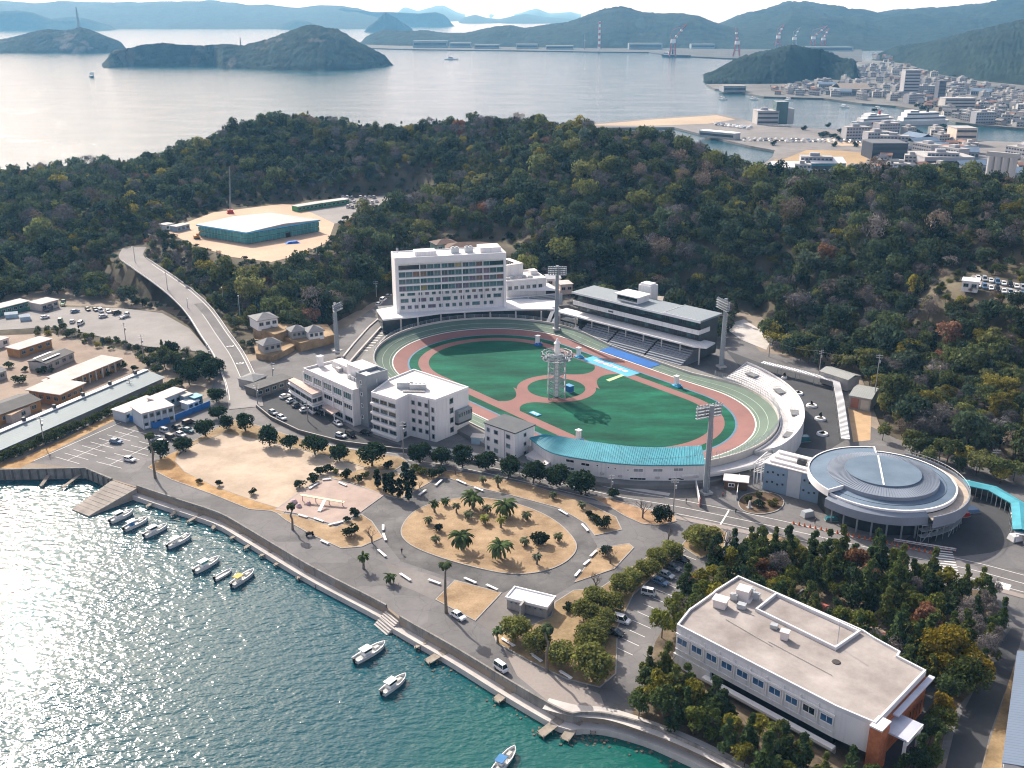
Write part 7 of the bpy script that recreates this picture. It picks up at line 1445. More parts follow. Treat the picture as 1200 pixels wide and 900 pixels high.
while len(wood) < 185 and tries < 14000:
 tries += 1; u = rw.uniform(740, 1180); v = rw.uniform(640, 925); p = at(u, v, 3)
 if not inpoly(np.array([p.x]), np.array([p.y]), wp)[0]: continue
 if inpoly(np.array([p.x]), np.array([p.y]), works_f)[0] or float(distline(np.array([p.x]), np.array([p.y]), works_f, True)[0]) < (7 if v > 750 and u < 1000 else 3.6): continue
 if inpoly(np.array([u]), np.array([v]), [(1005, 920), (1030, 880), (1085, 800), (1105, 815), (1090, 840), (1070, 920)])[0]: continue
 if inpoly(np.array([u]), np.array([v]), [(925, 690), (965, 700), (1055, 745), (1050, 765), (1010, 745), (930, 712)])[0]: continue
 if inpoly(np.array([u]), np.array([v]), [(690, 850), (752, 812), (766, 755), (795, 708), (838, 668), (860, 640), (700, 600)])[0]: continue
 if any((p.x - q.x) ** 2 + (p.y - q.y) ** 2 < 10 for q in wood): continue
 wood.append(p)
WT = {'pine': [(.046, .07, .026), (.066, .086, .026), (.036, .055, .024), (.085, .098, .028)], 'broad': [(.055, .075, .026), (.105, .118, .026), (.15, .14, .026)], 'rust': [(.17, .085, .05), (.15, .08, .04)], 'bare': [(.13, .115, .105), (.105, .095, .09)], 'gold': [(.20, .145, .022)]}
cnt = {}
def where_wood(p):
 u, v = px(p.x, p.y, 3)
 if v > 800 and u < 1000: return 'on the bank below the works building windows'
 if u < 800: return 'between the parking row and the works building'
 if v < 690: return 'behind the works building toward the main road'
 if u > 1090: return 'beyond the brick end of the works building'
 if u > 1000 and v < 780: return 'right of the works building roof'
 return 'close round the works building'
ORD = ['nearest the quay', 'second from the quay', 'third from the quay', 'fourth from the quay', 'fifth from the quay', 'sixth from the quay', 'seventh from the quay', 'eighth from the quay', 'ninth from the quay', 'tenth from the quay']
rec = []
for i, p in enumerate(sorted(wood, key=lambda p: p.y)):
 u, v = px(p.x, p.y, 3); q = rw.random()
 if u > 1090 and v < 770: kd = rw.choice(['bare', 'bare', 'pine', 'broad'])
 elif u < 800: kd = rw.choice(['pine', 'broad', 'broad', 'pine', 'pine', 'gold', 'broad', 'rust'])
 elif v > 790: kd = rw.choice(['pine', 'pine', 'broad', 'pine', 'rust' if q < .1 else 'broad', 'gold' if q < .3 else 'pine'])
 else: kd = 'pine' if q < .62 else 'broad' if q < .9 else 'bare' if q < .95 else 'rust'
 rec.append((p, kd, where_wood(p)))
tot = {}
for p, kd, wh in rec: tot[(kd, wh)] = tot.get((kd, wh), 0) + 1
KN = {'pine': ('pine_tree', 'dark pointed pine'), 'broad': ('broadleaf_tree', 'olive broadleaf tree'), 'rust': ('broadleaf_tree', 'rust brown tree'), 'bare': ('broadleaf_tree', 'grey leafless tree'), 'gold': ('broadleaf_tree', 'golden leaved tree')}
for i, (p, kd, wh) in enumerate(rec):
 c = WT[kd][rw.randrange(len(WT[kd]))]; cm = (PINE if kd == 'pine' else BAR if kd == 'bare' else BRD); nm, lb = KN[kd]
 k = cnt[(kd, wh)] = cnt.get((kd, wh), 0) + 1
 one = tot[(kd, wh)] == 1
 lab = lb + ' ' + wh + ('' if one or tot[(kd, wh)] > 10 else ', ' + ORD[k - 1])
 s = rw.uniform(.75, 1.2) * (1.0 if kd == 'pine' else .8)
 tree_thing(nm, lab, 'tree', (p.x, p.y, 3.05), cm[i % len(cm)], TR6[i % 3], jit(c), (s, s, s * rw.uniform(.9, 1.25)), group=None if one or tot[(kd, wh)] <= 10 else lb + 's ' + wh)
p = at(1112, 792, 3.05); tree_thing('golden_tree', 'great golden yellow crowned tree beyond the brick end', 'tree', tuple(p), crown_mesh('crown_gold', 230, 26, 3800, .6, 7.0, 4.6, 5.6), TR6[0], (.19, .15, .02), (1, 1, 1))
p = at(1125, 812, 3.05); tree_thing('broadleaf_tree', 'wide green tree joined to the great golden crown', 'tree', tuple(p), crown_mesh('crown_gold2', 231, 18, 2600, .6, 5.6, 4.0, 4.8), TR6[1], (.06, .075, .022), (1, 1, .95))
for i, (u, v, s, lab) in enumerate([(10, 431, 1.2, 'beside the slate hut'), (23, 449, 1.5, 'left of the square cream roof'), (29, 435, .9, 'between slate hut and workshop'), (47, 408, 1.5, 'in front of the low ochre house'), (49, 437, 1.2, 'below the workshop'), (60, 436, .8, 'little one below the workshop corner'), (141, 432, 1.6, 'at the far end of the long cream roof'), (128, 440, .8, 'along the long ochre block, farther'), (112, 444, .8, 'along the long ochre block, middle'), (100, 449, .7, 'along the long ochre block, nearer'), (173, 428, 1.5, 'by the pole between yard and vehicle park'), (158, 434, 1.0, 'above the long shed end'), (185, 436, 1.5, 'at the head of the long shed')]):
 p = at(u, v, 3.05); tree_thing('shrub', 'green yard bush ' + lab, 'shrub', tuple(p), SHR[i % 3], SST, jit((.04, .055, .022)), (s * 1.2, s * 1.2, s), group='bushes of the school yard', shrub=True)
# ---------------------------------------------------------------- vehicles
PAINT = {k: mat('paint_' + k, c, .25, .04, .5, 0, 0, .6) for k, c in {'white': (.78, .78, .78), 'silver': (.42, .45, .48), 'black': (.012, .012, .014), 'grey': (.12, .13, .14), 'blue': (.10, .19, .32), 'green': (.03, .16, .08), 'teal': (.03, .15, .18), 'red': (.35, .03, .03)}.items()}
RUB = mat('tyre_rubber', (.015, .015, .016), .9); LAMP = mat('head_lamp', (.7, .7, .68), .2); TAIL = mat('tail_lamp', (.4, .02, .02), .3)
SHP = {'car': (4.0, 1.66, [(-2, .35), (-2, .8), (-1.85, .92), (.95, .92), (1.85, .78), (2, .6), (2, .35)], (-1.75, 1.0, 1.45, .45, .75)), 'van': (4.2, 1.75, [(-2.1, .35), (-2.1, 1.0), (1.3, 1.0), (1.95, .85), (2.1, .6), (2.1, .35)], (-2.02, 1.25, 1.85, .12, .65)), 'kei': (3.4, 1.5, [(-1.7, .35), (-1.7, 1.05), (1.45, 1.05), (1.65, .8), (1.7, .35)], (-1.64, 1.45, 1.85, .1, .35)), 'truck': (5.4, 1.9, [(-2.7, .55), (-2.7, .9), (.9, .9), (.95, 1.15), (2.6, 1.15), (2.7, .5)], (1.0, 2.6, 2.0, .12, .25))}
VP = {}
def vmesh(kind, color):
 if (kind, color) in VP: return VP[(kind, color)]
 L_, W_, prof, (x0, x1, h, s0, s1) = SHP[kind]; z1 = prof[2 if kind == 'car' else 1][1] if kind != 'truck' else 1.15
 mb = MB(); n = len(prof); w = W_ / 2
 vs = [(x, -w, z) for x, z in prof] + [(x, w, z) for x, z in prof]
 mb.add(vs, [tuple(range(n)), tuple(range(n, 2 * n))[::-1]] + [(i, i + n, (i + 1) % n + n, (i + 1) % n) for i in range(n)])
 a, b_ = w - .06, w - .2
 R4 = [(x0 + s0, -b_, h), (x1 - s1, -b_, h), (x1 - s1, b_, h), (x0 + s0, b_, h)]
 mb.add(R4 + [(x, y, h - .07) for x, y, z in R4], [(0, 1, 2, 3), (0, 4, 5, 1), (1, 5, 6, 2), (2, 6, 7, 3), (3, 7, 4, 0)])
 for sx, tx in ((x0, x0 + s0), (x1, x1 - s1), ((x0 + x1) / 2, (x0 + s0 + x1 - s1) / 2)):
  for s_ in (-1, 1): mb.tube([(sx, s_ * a, z1), (tx, s_ * b_, h - .02)], .06, 4, cap=False)
 if kind == 'truck':
  for s_ in (-1, 1): mb.bx(-2.65, .8, s_ * w - .05, s_ * w + .05, .9, 1.25)
 body = proto_me2(mb, 'body', [PAINT[color]])
 mb = MB(); B4 = [(x0, -a, z1), (x1, -a, z1), (x1, a, z1), (x0, a, z1)]; T4 = [(x, y, h - .05) for x, y, z in R4]
 mb.add(B4 + T4, [(0, 1, 5, 4), (1, 2, 6, 5), (2, 3, 7, 6), (3, 0, 4, 7)]); gl = proto_me2(mb, 'glass', [GLASS])
 mb = MB(); mb.tube([(0, -.1, 0), (0, .1, 0)], .31, 10); wh = proto_me2(mb, 'wheel', [RUB])
 mb = MB(); mb.tube([(0, -.12, 0), (0, .12, 0)], .17, 8); rim = proto_me2(mb, 'rim', [STEEL])
 mb = MB(); mb.box((0, 0, 0), (.08, .36, .16)); hl = proto_me2(mb, 'headlight', [LAMP]); tl = hl.copy(); tl.materials[0] = TAIL
 VP[(kind, color)] = (body, gl, wh, rim, hl, tl, L_, W_); return VP[(kind, color)]
def vehicle(kind, color, u, v, d, label, z=3.06, group=None):
 p = at(u, v, z); q = at(u + d[0], v + d[1], z) - p
 t = thing({'car': 'parked_car', 'van': 'minivan', 'kei': 'kei_van', 'truck': 'truck'}[kind], label, 'truck' if kind == 'truck' else 'van' if kind in ('van', 'kei') else 'car', tuple(p), math.atan2(q.y, q.x), group)
 body, gl, wh, rim, hl, tl, L_, W_ = vmesh(kind, color)
 mesh_obj('body', body, t); mesh_obj('window_glass', gl, t)
 for x in (-L_ * .31, L_ * .31):
  for y in (-W_ / 2 + .06, W_ / 2 - .06): w_ = mesh_obj('wheel', wh, t, (x, y, .31)); mesh_obj('rim', rim, w_)
 for y in (-W_ * .33, W_ * .33): mesh_obj('headlight', hl, t, (L_ / 2, y, .68)); mesh_obj('tail_light', tl, t, (-L_ / 2, y, .7))
 return t
for k, c, u, v, d, lab in [('car', 'white', 537, 724, (10, 6), 'white hatchback beside the tall palm on the promenade'), ('kei', 'white', 587, 785, (10, 7), 'white box van driving along the promenade'), ('kei', 'white', 760, 697, (9, 2), 'white kei van in the row by the olive trees'), ('van', 'white', 728, 729, (10, 3), 'white minivan in the row by the olive trees'), ('car', 'black', 721, 744, (10, 3), 'black sedan in the row by the olive trees'), ('car', 'silver', 781, 676, (10, 4), 'silver car in the row by the olive trees'), ('car', 'grey', 789, 667, (10, 4), 'dark grey car above the silver one in the tree shaded row'), ('car', 'black', 799, 658, (10, 4), 'black car at the shaded head of the parking row'), ('car', 'blue', 774, 684, (10, 4), 'dusky blue car between silver car and kei van'),
 ('car', 'blue', 136, 519, (10, 1), 'light blue car alone in the marked car park'), ('car', 'white', 152, 540, (10, 2), 'white car alone in the marked car park'), ('kei', 'white', 171, 501, (5, 4), 'white kei van at the corner of the blue hoarding'), ('kei', 'silver', 193, 507, (8, 3), 'silver van beside the blue hoarding'), ('car', 'silver', 182, 515, (9, -3), 'silver car in front of the black minivan'), ('van', 'black', 201, 515, (9, 3), 'black minivan in the crowded corner of the car park'), ('car', 'white', 190, 520, (9, 2), 'white car nearest the round evergreen by the car park'), ('car', 'black', 208, 503, (9, 3), 'low black car along the blue hoarding'), ('van', 'black', 221, 497, (8, -3), 'black van near the end of the blue hoarding'), ('car', 'teal', 221, 506, (9, 2), 'dark teal car before the round evergreen'), ('car', 'white', 212, 511, (9, 3), 'white car between the dark ones by the hoarding'),
 ('car', 'white', 334, 466, (9, -3), 'white car at the annex of the office, uppermost'), ('car', 'white', 342, 471, (9, -3), 'white car at the annex of the office, second down'), ('car', 'grey', 348, 476, (9, -3), 'dark car at the annex of the office'), ('car', 'white', 358, 482, (9, -2), 'white car at the lower corner of the annex'), ('car', 'silver', 320, 485, (8, 4), 'silver car by the outer wall of the office lot'), ('car', 'white', 330, 491, (8, 4), 'white car by the outer wall of the office lot'), ('car', 'white', 396, 498, (8, 5), 'white car by the office porch'), ('car', 'black', 374, 486, (8, 5), 'black car under the office porch'), ('van', 'black', 411, 511, (8, 4), 'black minivan below the white office end wall'), ('car', 'black', 429, 509, (9, 2), 'black car at the foot of the grey tower'), ('car', 'white', 399, 512, (9, 2), 'white car half hidden by the clipped evergreens'), ('car', 'white', 307, 463, (8, -3), 'white car under the dark garage eave'), ('kei', 'white', 312, 461, (8, -3), 'white kei van beside the dark garage')]:
 vehicle(k, c, u, v, d, lab)
for k, c, u, v, d, lab in [('car', 'blue', 88, 366, (9, -2), 'pale blue car alone in the middle of the vehicle park'), ('car', 'black', 103, 363.5, (4, 3), 'black car at the back of the vehicle park'), ('car', 'grey', 112, 364, (4, 3), 'dark grey car at the back of the vehicle park'), ('van', 'white', 118, 365.5, (4, 3), 'white van at the back of the vehicle park'), ('car', 'white', 127, 366, (4, 3), 'white car between white van and black van'), ('van', 'black', 137, 368, (8, -2), 'black van beside the flatbed truck'), ('car', 'silver', 121, 372, (9, -2), 'silver car standing in front of the back row'), ('truck', 'white', 146, 372, (10, -4), 'white flatbed truck at the end of the back row'), ('car', 'white', 85, 378, (5, -6), 'white car, left one of the pair near the hedge'), ('van', 'white', 95, 380, (7, -5), 'white minivan, right one of the pair near the hedge'), ('car', 'white', 53, 373, (9, -2), 'white car near the site offices'), ('van', 'green', 71, 377, (3, -6), 'green van near the hedge of the vehicle park'), ('truck', 'green', 74, 357, (4, -6), 'green truck beside the square site office'), ('truck', 'grey', 57, 364, (9, -5), 'grey truck in front of the site offices')]:
 vehicle(k, c, u, v, d, lab, 3.98)
for i in range(22):
 u, v = 402 + (i % 8) * 5.2 + (i // 8) * 3, 231.5 + (i // 8) * 5.5 + (i % 3) * .8
 vehicle(['car', 'van', 'kei'][i % 3], ['white', 'white', 'silver', 'black', 'white'][i % 5], u, v, (3, -3), ['car', 'van', 'small van'][i % 3] + ' in ' + ['white', 'white', 'silver', 'black', 'white'][i % 5] + ' on the terrace car park beside the netted shed', 18.1, ['car', 'van', 'small van'][i % 3] + ' ' + ['white', 'white', 'silver', 'black', 'white'][i % 5] + ' terrace')
for i in range(16):
 u, v = 1146 + (i % 8) * 7.5, 327 + (i % 8) * 1.7 + (i // 8) * 9; c = ['white', 'silver', 'white', 'blue', 'white', 'black'][i % 6]; k = ['car', 'van'][i % 2]
 vehicle(k, c, u, v, (3, 5), c + ' ' + ('car' if k == 'car' else 'van') + ' in the hillside clearing lot', 30.7, c + k + ' clearing')
for i, (u, v, lab) in enumerate([(449, 352.5, 'white van at the left end of the hotel'), (444, 357.5, 'silver car below the white van by the hotel'), (455, 348, 'dark car in the trees by the hotel end')]): vehicle(['van', 'car', 'car'][i], ['white', 'silver', 'grey'][i], u, v, (5, -3), lab, 8.0)
p = at(363, 628, 3.05); t = thing('motor_scooter', 'black covered motor scooter parked on the promenade kerb', 'scooter', tuple(p), .3)
mb = MB(); mb.tube([(-1.0, 0, .8), (-.2, 0, .85), (.5, 0, .75), (.9, 0, 1.1)], [.42, .5, .4, .3], 8); mb.build('cover', BLACK, t)
for x in (-.8, .85): mb = MB(); mb.tube([(x, -.08, .3), (x, .08, .3)], .3, 10); mb.build('wheel', RUB, t)
# ---------------------------------------------------------------- boats
HULL = mat('hull_white', (.74, .74, .72), .35, .06, 1.0); DECK = mat('boat_deck', (.46, .47, .45), .7, .2, 1.5); CAN = {'white': WHITEB, 'blue': mat('canvas_blue', (.06, .2, .42), .8), 'yellow': mat('canvas_yellow', (.55, .42, .12), .8), 'green': mat('canvas_green', (.10, .35, .28), .8)}
def hull(L_, W_, h=1.0):
 st_ = [(-.5, .82, 0), (-.2, 1, 0), (.1, 1, .04), (.3, .8, .12), (.43, .42, .22), (.5, .03, .32)]; A, B, I, D_ = [], [], [], []; mb = MB()
 for s in (1, -1):
  top = [Vector((x * L_, s * w * W_ / 2, h + dz)) for x, w, dz in st_]; bot = [Vector((x * L_ * .93, s * w * W_ / 2 * .68, -.25)) for x, w, dz in st_]; inn = [Vector((x * L_ * .95, s * w * W_ / 2 * .84, h + dz)) for x, w, dz in st_]; dk = [Vector((p.x, p.y, h * .62)) for p in inn]
  for a, b_ in ((bot, top), (top, inn), (inn, dk)): (mb.strip(a, b_) if s < 0 else mb.strip(b_, a))
  (A if s > 0 else B).extend(dk); (I if s > 0 else D_).extend([bot[0], top[0]])
 mb.add([I[0], I[1], D_[1], D_[0]], [(0, 1, 2, 3)]); d = MB(); d.strip(B, A); return mb, d
for i, (u, v, d, L_, W_, cab, can, lab) in enumerate([(143, 607, (12, -5.5), 7.6, 2.4, 1, 'white', 'white motor boat nearest the slipway'), (160, 616, (12, -5.5), 7.8, 2.3, 2, 'blue', 'white boat with blue canvas, second from the slipway'), (183, 624, (12, -5.5), 7.4, 2.3, 1, 'white', 'white cabin boat, third from the slipway'), (211, 636, (12, -6), 7.8, 2.3, 3, 'white', 'slim white boat with long cover, fourth from the slipway'), (243, 664, (12, -6.5), 8.2, 2.4, 1, 'green', 'white boat with a green screen and cabin'), (262, 675, (12, -7), 5.6, 1.6, 0, 'white', 'small open skiff between two larger boats'), (285, 680, (12, -8), 8.0, 2.4, 2, 'yellow', 'white boat with a yellow canopy'), (434, 767, (12, -7), 8.8, 2.7, 1, 'white', 'largest white boat off the quay steps'), (462, 805, (12, -9), 7.4, 2.4, 4, 'white', 'white fishing boat farther out from the quay'), (592, 894, (9, -11), 7.6, 2.3, 2, 'blue', 'white boat with pale blue cover leaving the frame')]):
 p = at(u, v, 0); q = at(u + d[0], v + d[1], 0) - p; t = thing('motor_boat' if L_ > 6 else 'skiff', lab, 'boat', (p.x, p.y, .1), math.atan2(q.y, q.x)); hm, dm = hull(L_, W_, .95 if L_ > 6 else .6); hm.build('hull', HULL, t); dm.build('deck', DECK, t)
 mb = MB(); mb.box((-L_ * .5 - .15, 0, .9), (.5, .45, .9)); mb.box((-L_ * .5 - .1, 0, .2), (.2, .2, .9)); mb.build('outboard_motor', BLACK, t)
 if cab in (1, 4):
  mb = MB(); mb.box((-L_ * .12, 0, 1.35), (2.0, W_ * .6, 1.5), taper=.9); c_ = mb.build('cabin', HULL, t); mb = MB(); mb.box((-L_ * .12, 0, 1.75), (1.98, W_ * .6 - .02 + .06, .45)); mb.build('windscreen', GLASS if can != 'green' else CAN['green'], t); mb = MB(); mb.box((-L_ * .12 - .2, 0, 2.18), (2.6, W_ * .7, .12)); mb.build('cabin_roof', WHITEB, t)
 if cab in (2, 3):
  n = 4 if cab == 2 else 5.2; x = -L_ * .2
  mb = MB(); mb.box((x, 0, 2.0), (n * .55, W_ * .75, .14)); mb.build('canopy', CAN[can] if i != 1 else CAN['white'], t); mb = MB(); mb.box((x + .2, 0, 1.0), (1.2, W_ * .45, .9)); mb.build('console', CAN[can] if i == 1 else HULL, t)
  for sx in (-1, 1):
   for sy in (-1, 1): mb = MB(); mb.cyl((x + sx * n * .25, sy * W_ * .33), .04, .04, .6, 2.0, 5); mb.build('canopy_post', STEEL, t)
 mb = MB(); mb.tube([(L_ * .1, W_ * .44, 1.0), (L_ * .1, W_ * .44, 1.5), (L_ * .3, W_ * .36, 1.55), (L_ * .46, 0, 1.7), (L_ * .3, -W_ * .36, 1.55), (L_ * .1, -W_ * .44, 1.5), (L_ * .1, -W_ * .44, 1.0)], .03, 4); mb.build('bow_rail', STEEL, t)
 if cab != 0: mb = MB(); mb.box((L_ * .2, 0, .85), (1.6, W_ * .4, .5), taper=.8); mb.build('fore_hatch', DECK, t)
# ---------------------------------------------------------------- poles, lamps, fences, small park things
def upole(u, v, tv, lab, z=3.0, arms=2, lamp=False):
 p = at(u, v, z); h = aty(u, tv, p.y).z - z; t = thing('street_lamp' if lamp else 'utility_pole', lab, 'lamp' if lamp else 'pole', tuple(p), rng.uniform(-.3, .5), 'lamp posts' if lamp else 'utility poles')
 mb = MB(); mb.tube([(0, 0, -1.5), (0, 0, h)], [.19, .12], 7); mb.build('pole', CONC if not lamp else STEEL, t)
 if lamp: mb = MB(); mb.tube([(0, 0, h), (0, -1.6, h + .2)], .06, 5); mb.build('arm', STEEL, t); mb = MB(); mb.box((0, -1.8, h + .18), (.35, .8, .14)); mb.build('lamp_head', WHITEB, t)
 else:
  for k in range(arms): mb = MB(); mb.box((0, 0, h - .5 - k * .8), (2.2, .12, .12)); [mb.box((x, 0, h - .38 - k * .8), (.1, .1, .2)) for x in (-1, -.4, .4, 1)]; mb.build('cross_arm', STEEL, t)
  mb = MB(); mb.cyl((.35, 0), .25, .25, h - 3.2, h - 2.3, 8); mb.build('transformer', STEEL, t)
 return t
PL = [(52, 521, 488, 'utility pole at the lower end of the long shed'), (153, 459, 443, 'utility pole over the upper end of the long shed'), (147, 396, 378, 'utility pole on the vehicle park hedge, left of two'), (168, 417, 392, 'utility pole on the vehicle park hedge, right of two'), (473, 536, 494, 'utility pole in front of the white block'), (245, 421, 404, 'utility pole where vehicle park meets hill road'), (672, 545, 520, 'thin pole standing against the turquoise stand'), (789, 600, 560, 'pole at the main road in front of the stand end'), (716, 578, 556, 'short pole behind the fallen shrub verge'), (1065, 527, 507, 'utility pole on the slope behind the round hall'), (1164, 552, 526, 'utility pole on the slope above the bent shelter'), (960, 437, 410, 'utility pole by the L shaped tin sheds'), (1023, 478, 415, 'tall utility pole between tin shed and wood'), (901, 418, 396, 'utility pole at the bend of the wood edge'), (361, 494, 470, 'utility pole on the outer wall of the office lot'), (302, 474, 450, 'utility pole at the corner of the office lot'), (320, 444, 425, 'utility pole behind the dark garage'), (441, 345, 329, 'utility pole left of the hotel canopy'), (747, 360, 337, 'thin pole behind the grandstand roof'), (1060, 835, 795, 'pole on the dark drive by the brick end')]
for q in PL: upole(*q, z=3.0 if q[1] > 440 or q[0] > 640 else 5)
for (u, v, tv, lab, z) in [(158, 304, 289, 'lamp post at the top bend of the hill road', 16.5), (196, 336, 319, 'lamp post halfway down the hill road', 13), (220, 360, 349, 'lamp post on the outer side of the hill road', 9.5), (262, 357, 336, 'lamp post in the trees below the sandy terrace', 8), (281, 367, 346, 'lamp post beside the old hipped houses', 8), (372, 312, 288, 'lamp mast at the foot of the sandy terrace', 16)]: upole(u, v, tv, lab, z, lamp=True)
def wire(a, b_, sag, nm='overhead_wire'):
 mb = MB(); mb.tube([Vector(a).lerp(Vector(b_), i / 10) - Vector((0, 0, sag * (1 - (2 * i / 10 - 1) ** 2))) for i in range(11)], .035, 3, cap=False); return mb.build(nm, DARKM)
a, b_ = aty(960, 411, at(960, 437, 3).y), aty(1023, 416, at(1023, 478, 3).y); tag(wire(a, b_, 1.2), 'sagging wire between the poles of the tin sheds', 'wire'); c_ = aty(901, 397, at(901, 418, 3).y); tag(wire(c_, a, 1.2), 'sagging wire along the wood edge behind the walkway', 'wire')
for w_, lab in ((5.3, 'white guard rail on the valley side of the hill road'), (-6.1, 'pale wall rail on the wooded side of the hill road')):
 ln = [p + Vector((0, 0, .05)) for p in offset(rs, w_)][6:70]; t = thing('guard_rail', lab, 'guard rail', tuple(ln[0])); mb = MB(); up = Vector((0, 0, .75)); mb.strip([p + Vector((0, 0, .35)) for p in ln], [p + up for p in ln]); mb.strip([p + up for p in ln], [p + up + Vector((.12, .05, 0)) for p in ln]); mb.build('rail', WHITEB, t, world=True)
 for p in ln[::6]: mb = MB(); mb.cyl((p.x, p.y), .08, .08, p.z - .4, p.z + .8, 5); mb.build('post', STEEL, t, world=True)
wl = pp([(300, 478), (317, 492), (350, 508), (400, 521), (470, 530), (520, 536), (566, 546)], 3); t = thing('lot_wall', 'low dark boundary wall round the office lot along the road', 'wall', tuple(wl[2])); mb = MB(); w2 = offset(wl, .3); hh = Vector((0, 0, 1.3)); mb.strip(wl, [p + hh for p in wl]); mb.strip([p + hh for p in wl], [p + hh for p in w2]); mb.strip([p + hh for p in w2], w2); mb.build('wall', CONCD, t, world=True); mb = MB(); mb.strip([p + Vector((0, 0, 1.32)) for p in offset(wl, -.06)], [p + Vector((0, 0, 1.32)) for p in offset(wl, .36)]); mb.build('coping', CONC, t, world=True)
for i, (u, v) in enumerate(((919, 443), (935, 461.5), (951, 476), (961, 491.5), (963.5, 509))):
 p = at(u, v, 3.05); t = thing('round_planter', 'low round white planter on the dark forecourt, ' + ['small, nearest the tin sheds', 'beside the terrace back wall', 'middle one of the curved row', 'with the tallest plant', 'nearest the round hall'][i], 'planter', tuple(p), 0, 'round planters of the forecourt')
 mb = MB(); rr2 = lambda r, z: [Vector((r * math.cos(k * .3927), r * math.sin(k * .3927), z)) for k in range(17)]
 s = .55 if i == 0 else 1; mb.strip(rr2(1.9 * s, 0), rr2(1.7 * s, .6)); mb.strip(rr2(1.7 * s, .6), rr2(1.1 * s, .6)); mb.strip(rr2(1.1 * s, .6), rr2(1.1 * s, .3)); mb.build('bowl', WHITEB, t); mb = MB(); mb.poly(rr2(1.12 * s, .42)[:-1]); mb.build('soil', M_SOIL, t)
 c_ = mesh_obj('plant', SHR[i % 3], t, (0, 0, .4)); c_.scale = (.4, .4, [.9, .35, .7, 1.1, .35][i]); c_['tint'] = (*GD, 1)
p = at(380, 590, 3.15); t = thing('play_structure', 'pastel playground slide and climbing frame on the mauve sand', 'playground', tuple(p), -.25)
mb = MB(); mb.add([(-7, -.5, 1.9), (6, -.5, 1.2), (6, .5, 1.2), (-7, .5, 1.9), (-7, -.5, 1.75), (6, -.5, 1.05), (6, .5, 1.05), (-7, .5, 1.75)], [(0, 1, 2, 3), (7, 6, 5, 4), (0, 4, 5, 1), (2, 6, 7, 3), (1, 5, 6, 2), (3, 7, 4, 0)]); mb.build('bridge', mat('play_cream', (.66, .60, .38), .6), t)
mb = MB(); mb.add([(.2, -1, 1.7), (1.2, -1, 1.7), (1.2, -5, .2), (.2, -5, .2), (.2, -1, 1.55), (1.2, -1, 1.55), (1.2, -5, .05), (.2, -5, .05)], [(0, 3, 2, 1), (4, 5, 6, 7), (0, 4, 7, 3), (1, 2, 6, 5), (0, 1, 5, 4)]); mb.build('slide', WHITEB, t)
for x in (-6.5, -2.5, 1.5, 5.5): mb = MB(); mb.cyl((x, 0), .12, .12, 0, 1.4, 6); mb.build('post', mat('play_pink', (.55, .33, .36), .6), t)
for x, y, r_ in ((-8.5, -1.5, 1.1), (-6, -3.5, .8), (-4, -1.5, .7)): mb = MB(); mb.tube([(x, y, 0), (x, y, .5), (x, y, .9)], [r_, r_ * .9, r_ * .4], 10); mb.build('climbing_dome', mat('play_mauve', (.45, .33, .36), .7), t)
for i, (u0, v0, u1, v1, lab) in enumerate([(842, 574, 872, 614, 'white and red gate fence left of the front mast'), (893, 567, 915, 606, 'white gate fence right of the front mast')]):
 a, b_ = at(u0 - 27, v0 - 4, 3.05), at(u1 - 52, v1 - 26 + 6, 3.05); d = b_ - a; t = thing('gate_fence', lab, 'gate', tuple(a), math.atan2(d.y, d.x)); mb = MB(); L_ = d.length; mb.bx(0, L_, -.06, .06, .3, 2.3); mb.build('panel', WHITEB, t); mb = MB(); mb.bx(L_ - 1.2, L_ + .2, -.1, .1, .1, 2.5); mb.build('gate_leaf', PAINT['red'] if i == 0 else WHITE, t)
CONE = mat('cone_orange', (.6, .13, .03), .6); mb = MB(); mb.cyl((0, 0), .28, .05, .05, .9, 8); cm1 = proto_me2(mb, 'cone', [CONE]); mb = MB(); mb.box((0, 0, .03), (.6, .6, .06)); cm2 = proto_me2(mb, 'cone_base', [CONE])
for i in range(26):
 u = 930 + i * 6.4; v = 613.5 + (u - 930) * .215; p = at(u, v, 3.13); t = thing('traffic_cone', 'orange traffic cone in the line along the road works before the round hall', 'cone', tuple(p), 0, 'traffic cones along the road works'); mesh_obj('cone', cm1, t); mesh_obj('base', cm2, t)
mb = MB(); mb.bx(-1, 1, -.04, .04, .75, 1.05); mb.bx(-1, 1, -.04, .04, .35, .55); bm1 = proto_me2(mb, 'board', [WHITEB]); mb = MB(); mb.tube([(0, -.35, 0), (0, 0, 1.1), (0, .35, 0)], .04, 4); bm2 = proto_me2(mb, 'leg', [CONE])
for i in range(11):
 u = 1052 + i * 6.3; v = 636 + (u - 1052) * .16; p = at(u, v, 3.08); t = thing('road_barrier', 'white board barrier in the row below the hall scaffolding', 'barrier', tuple(p), -.35, 'board barriers below the hall scaffolding'); mesh_obj('board', bm1, t); [mesh_obj('leg', bm2, t, (x, 0, 0)) for x in (-.8, .8)]
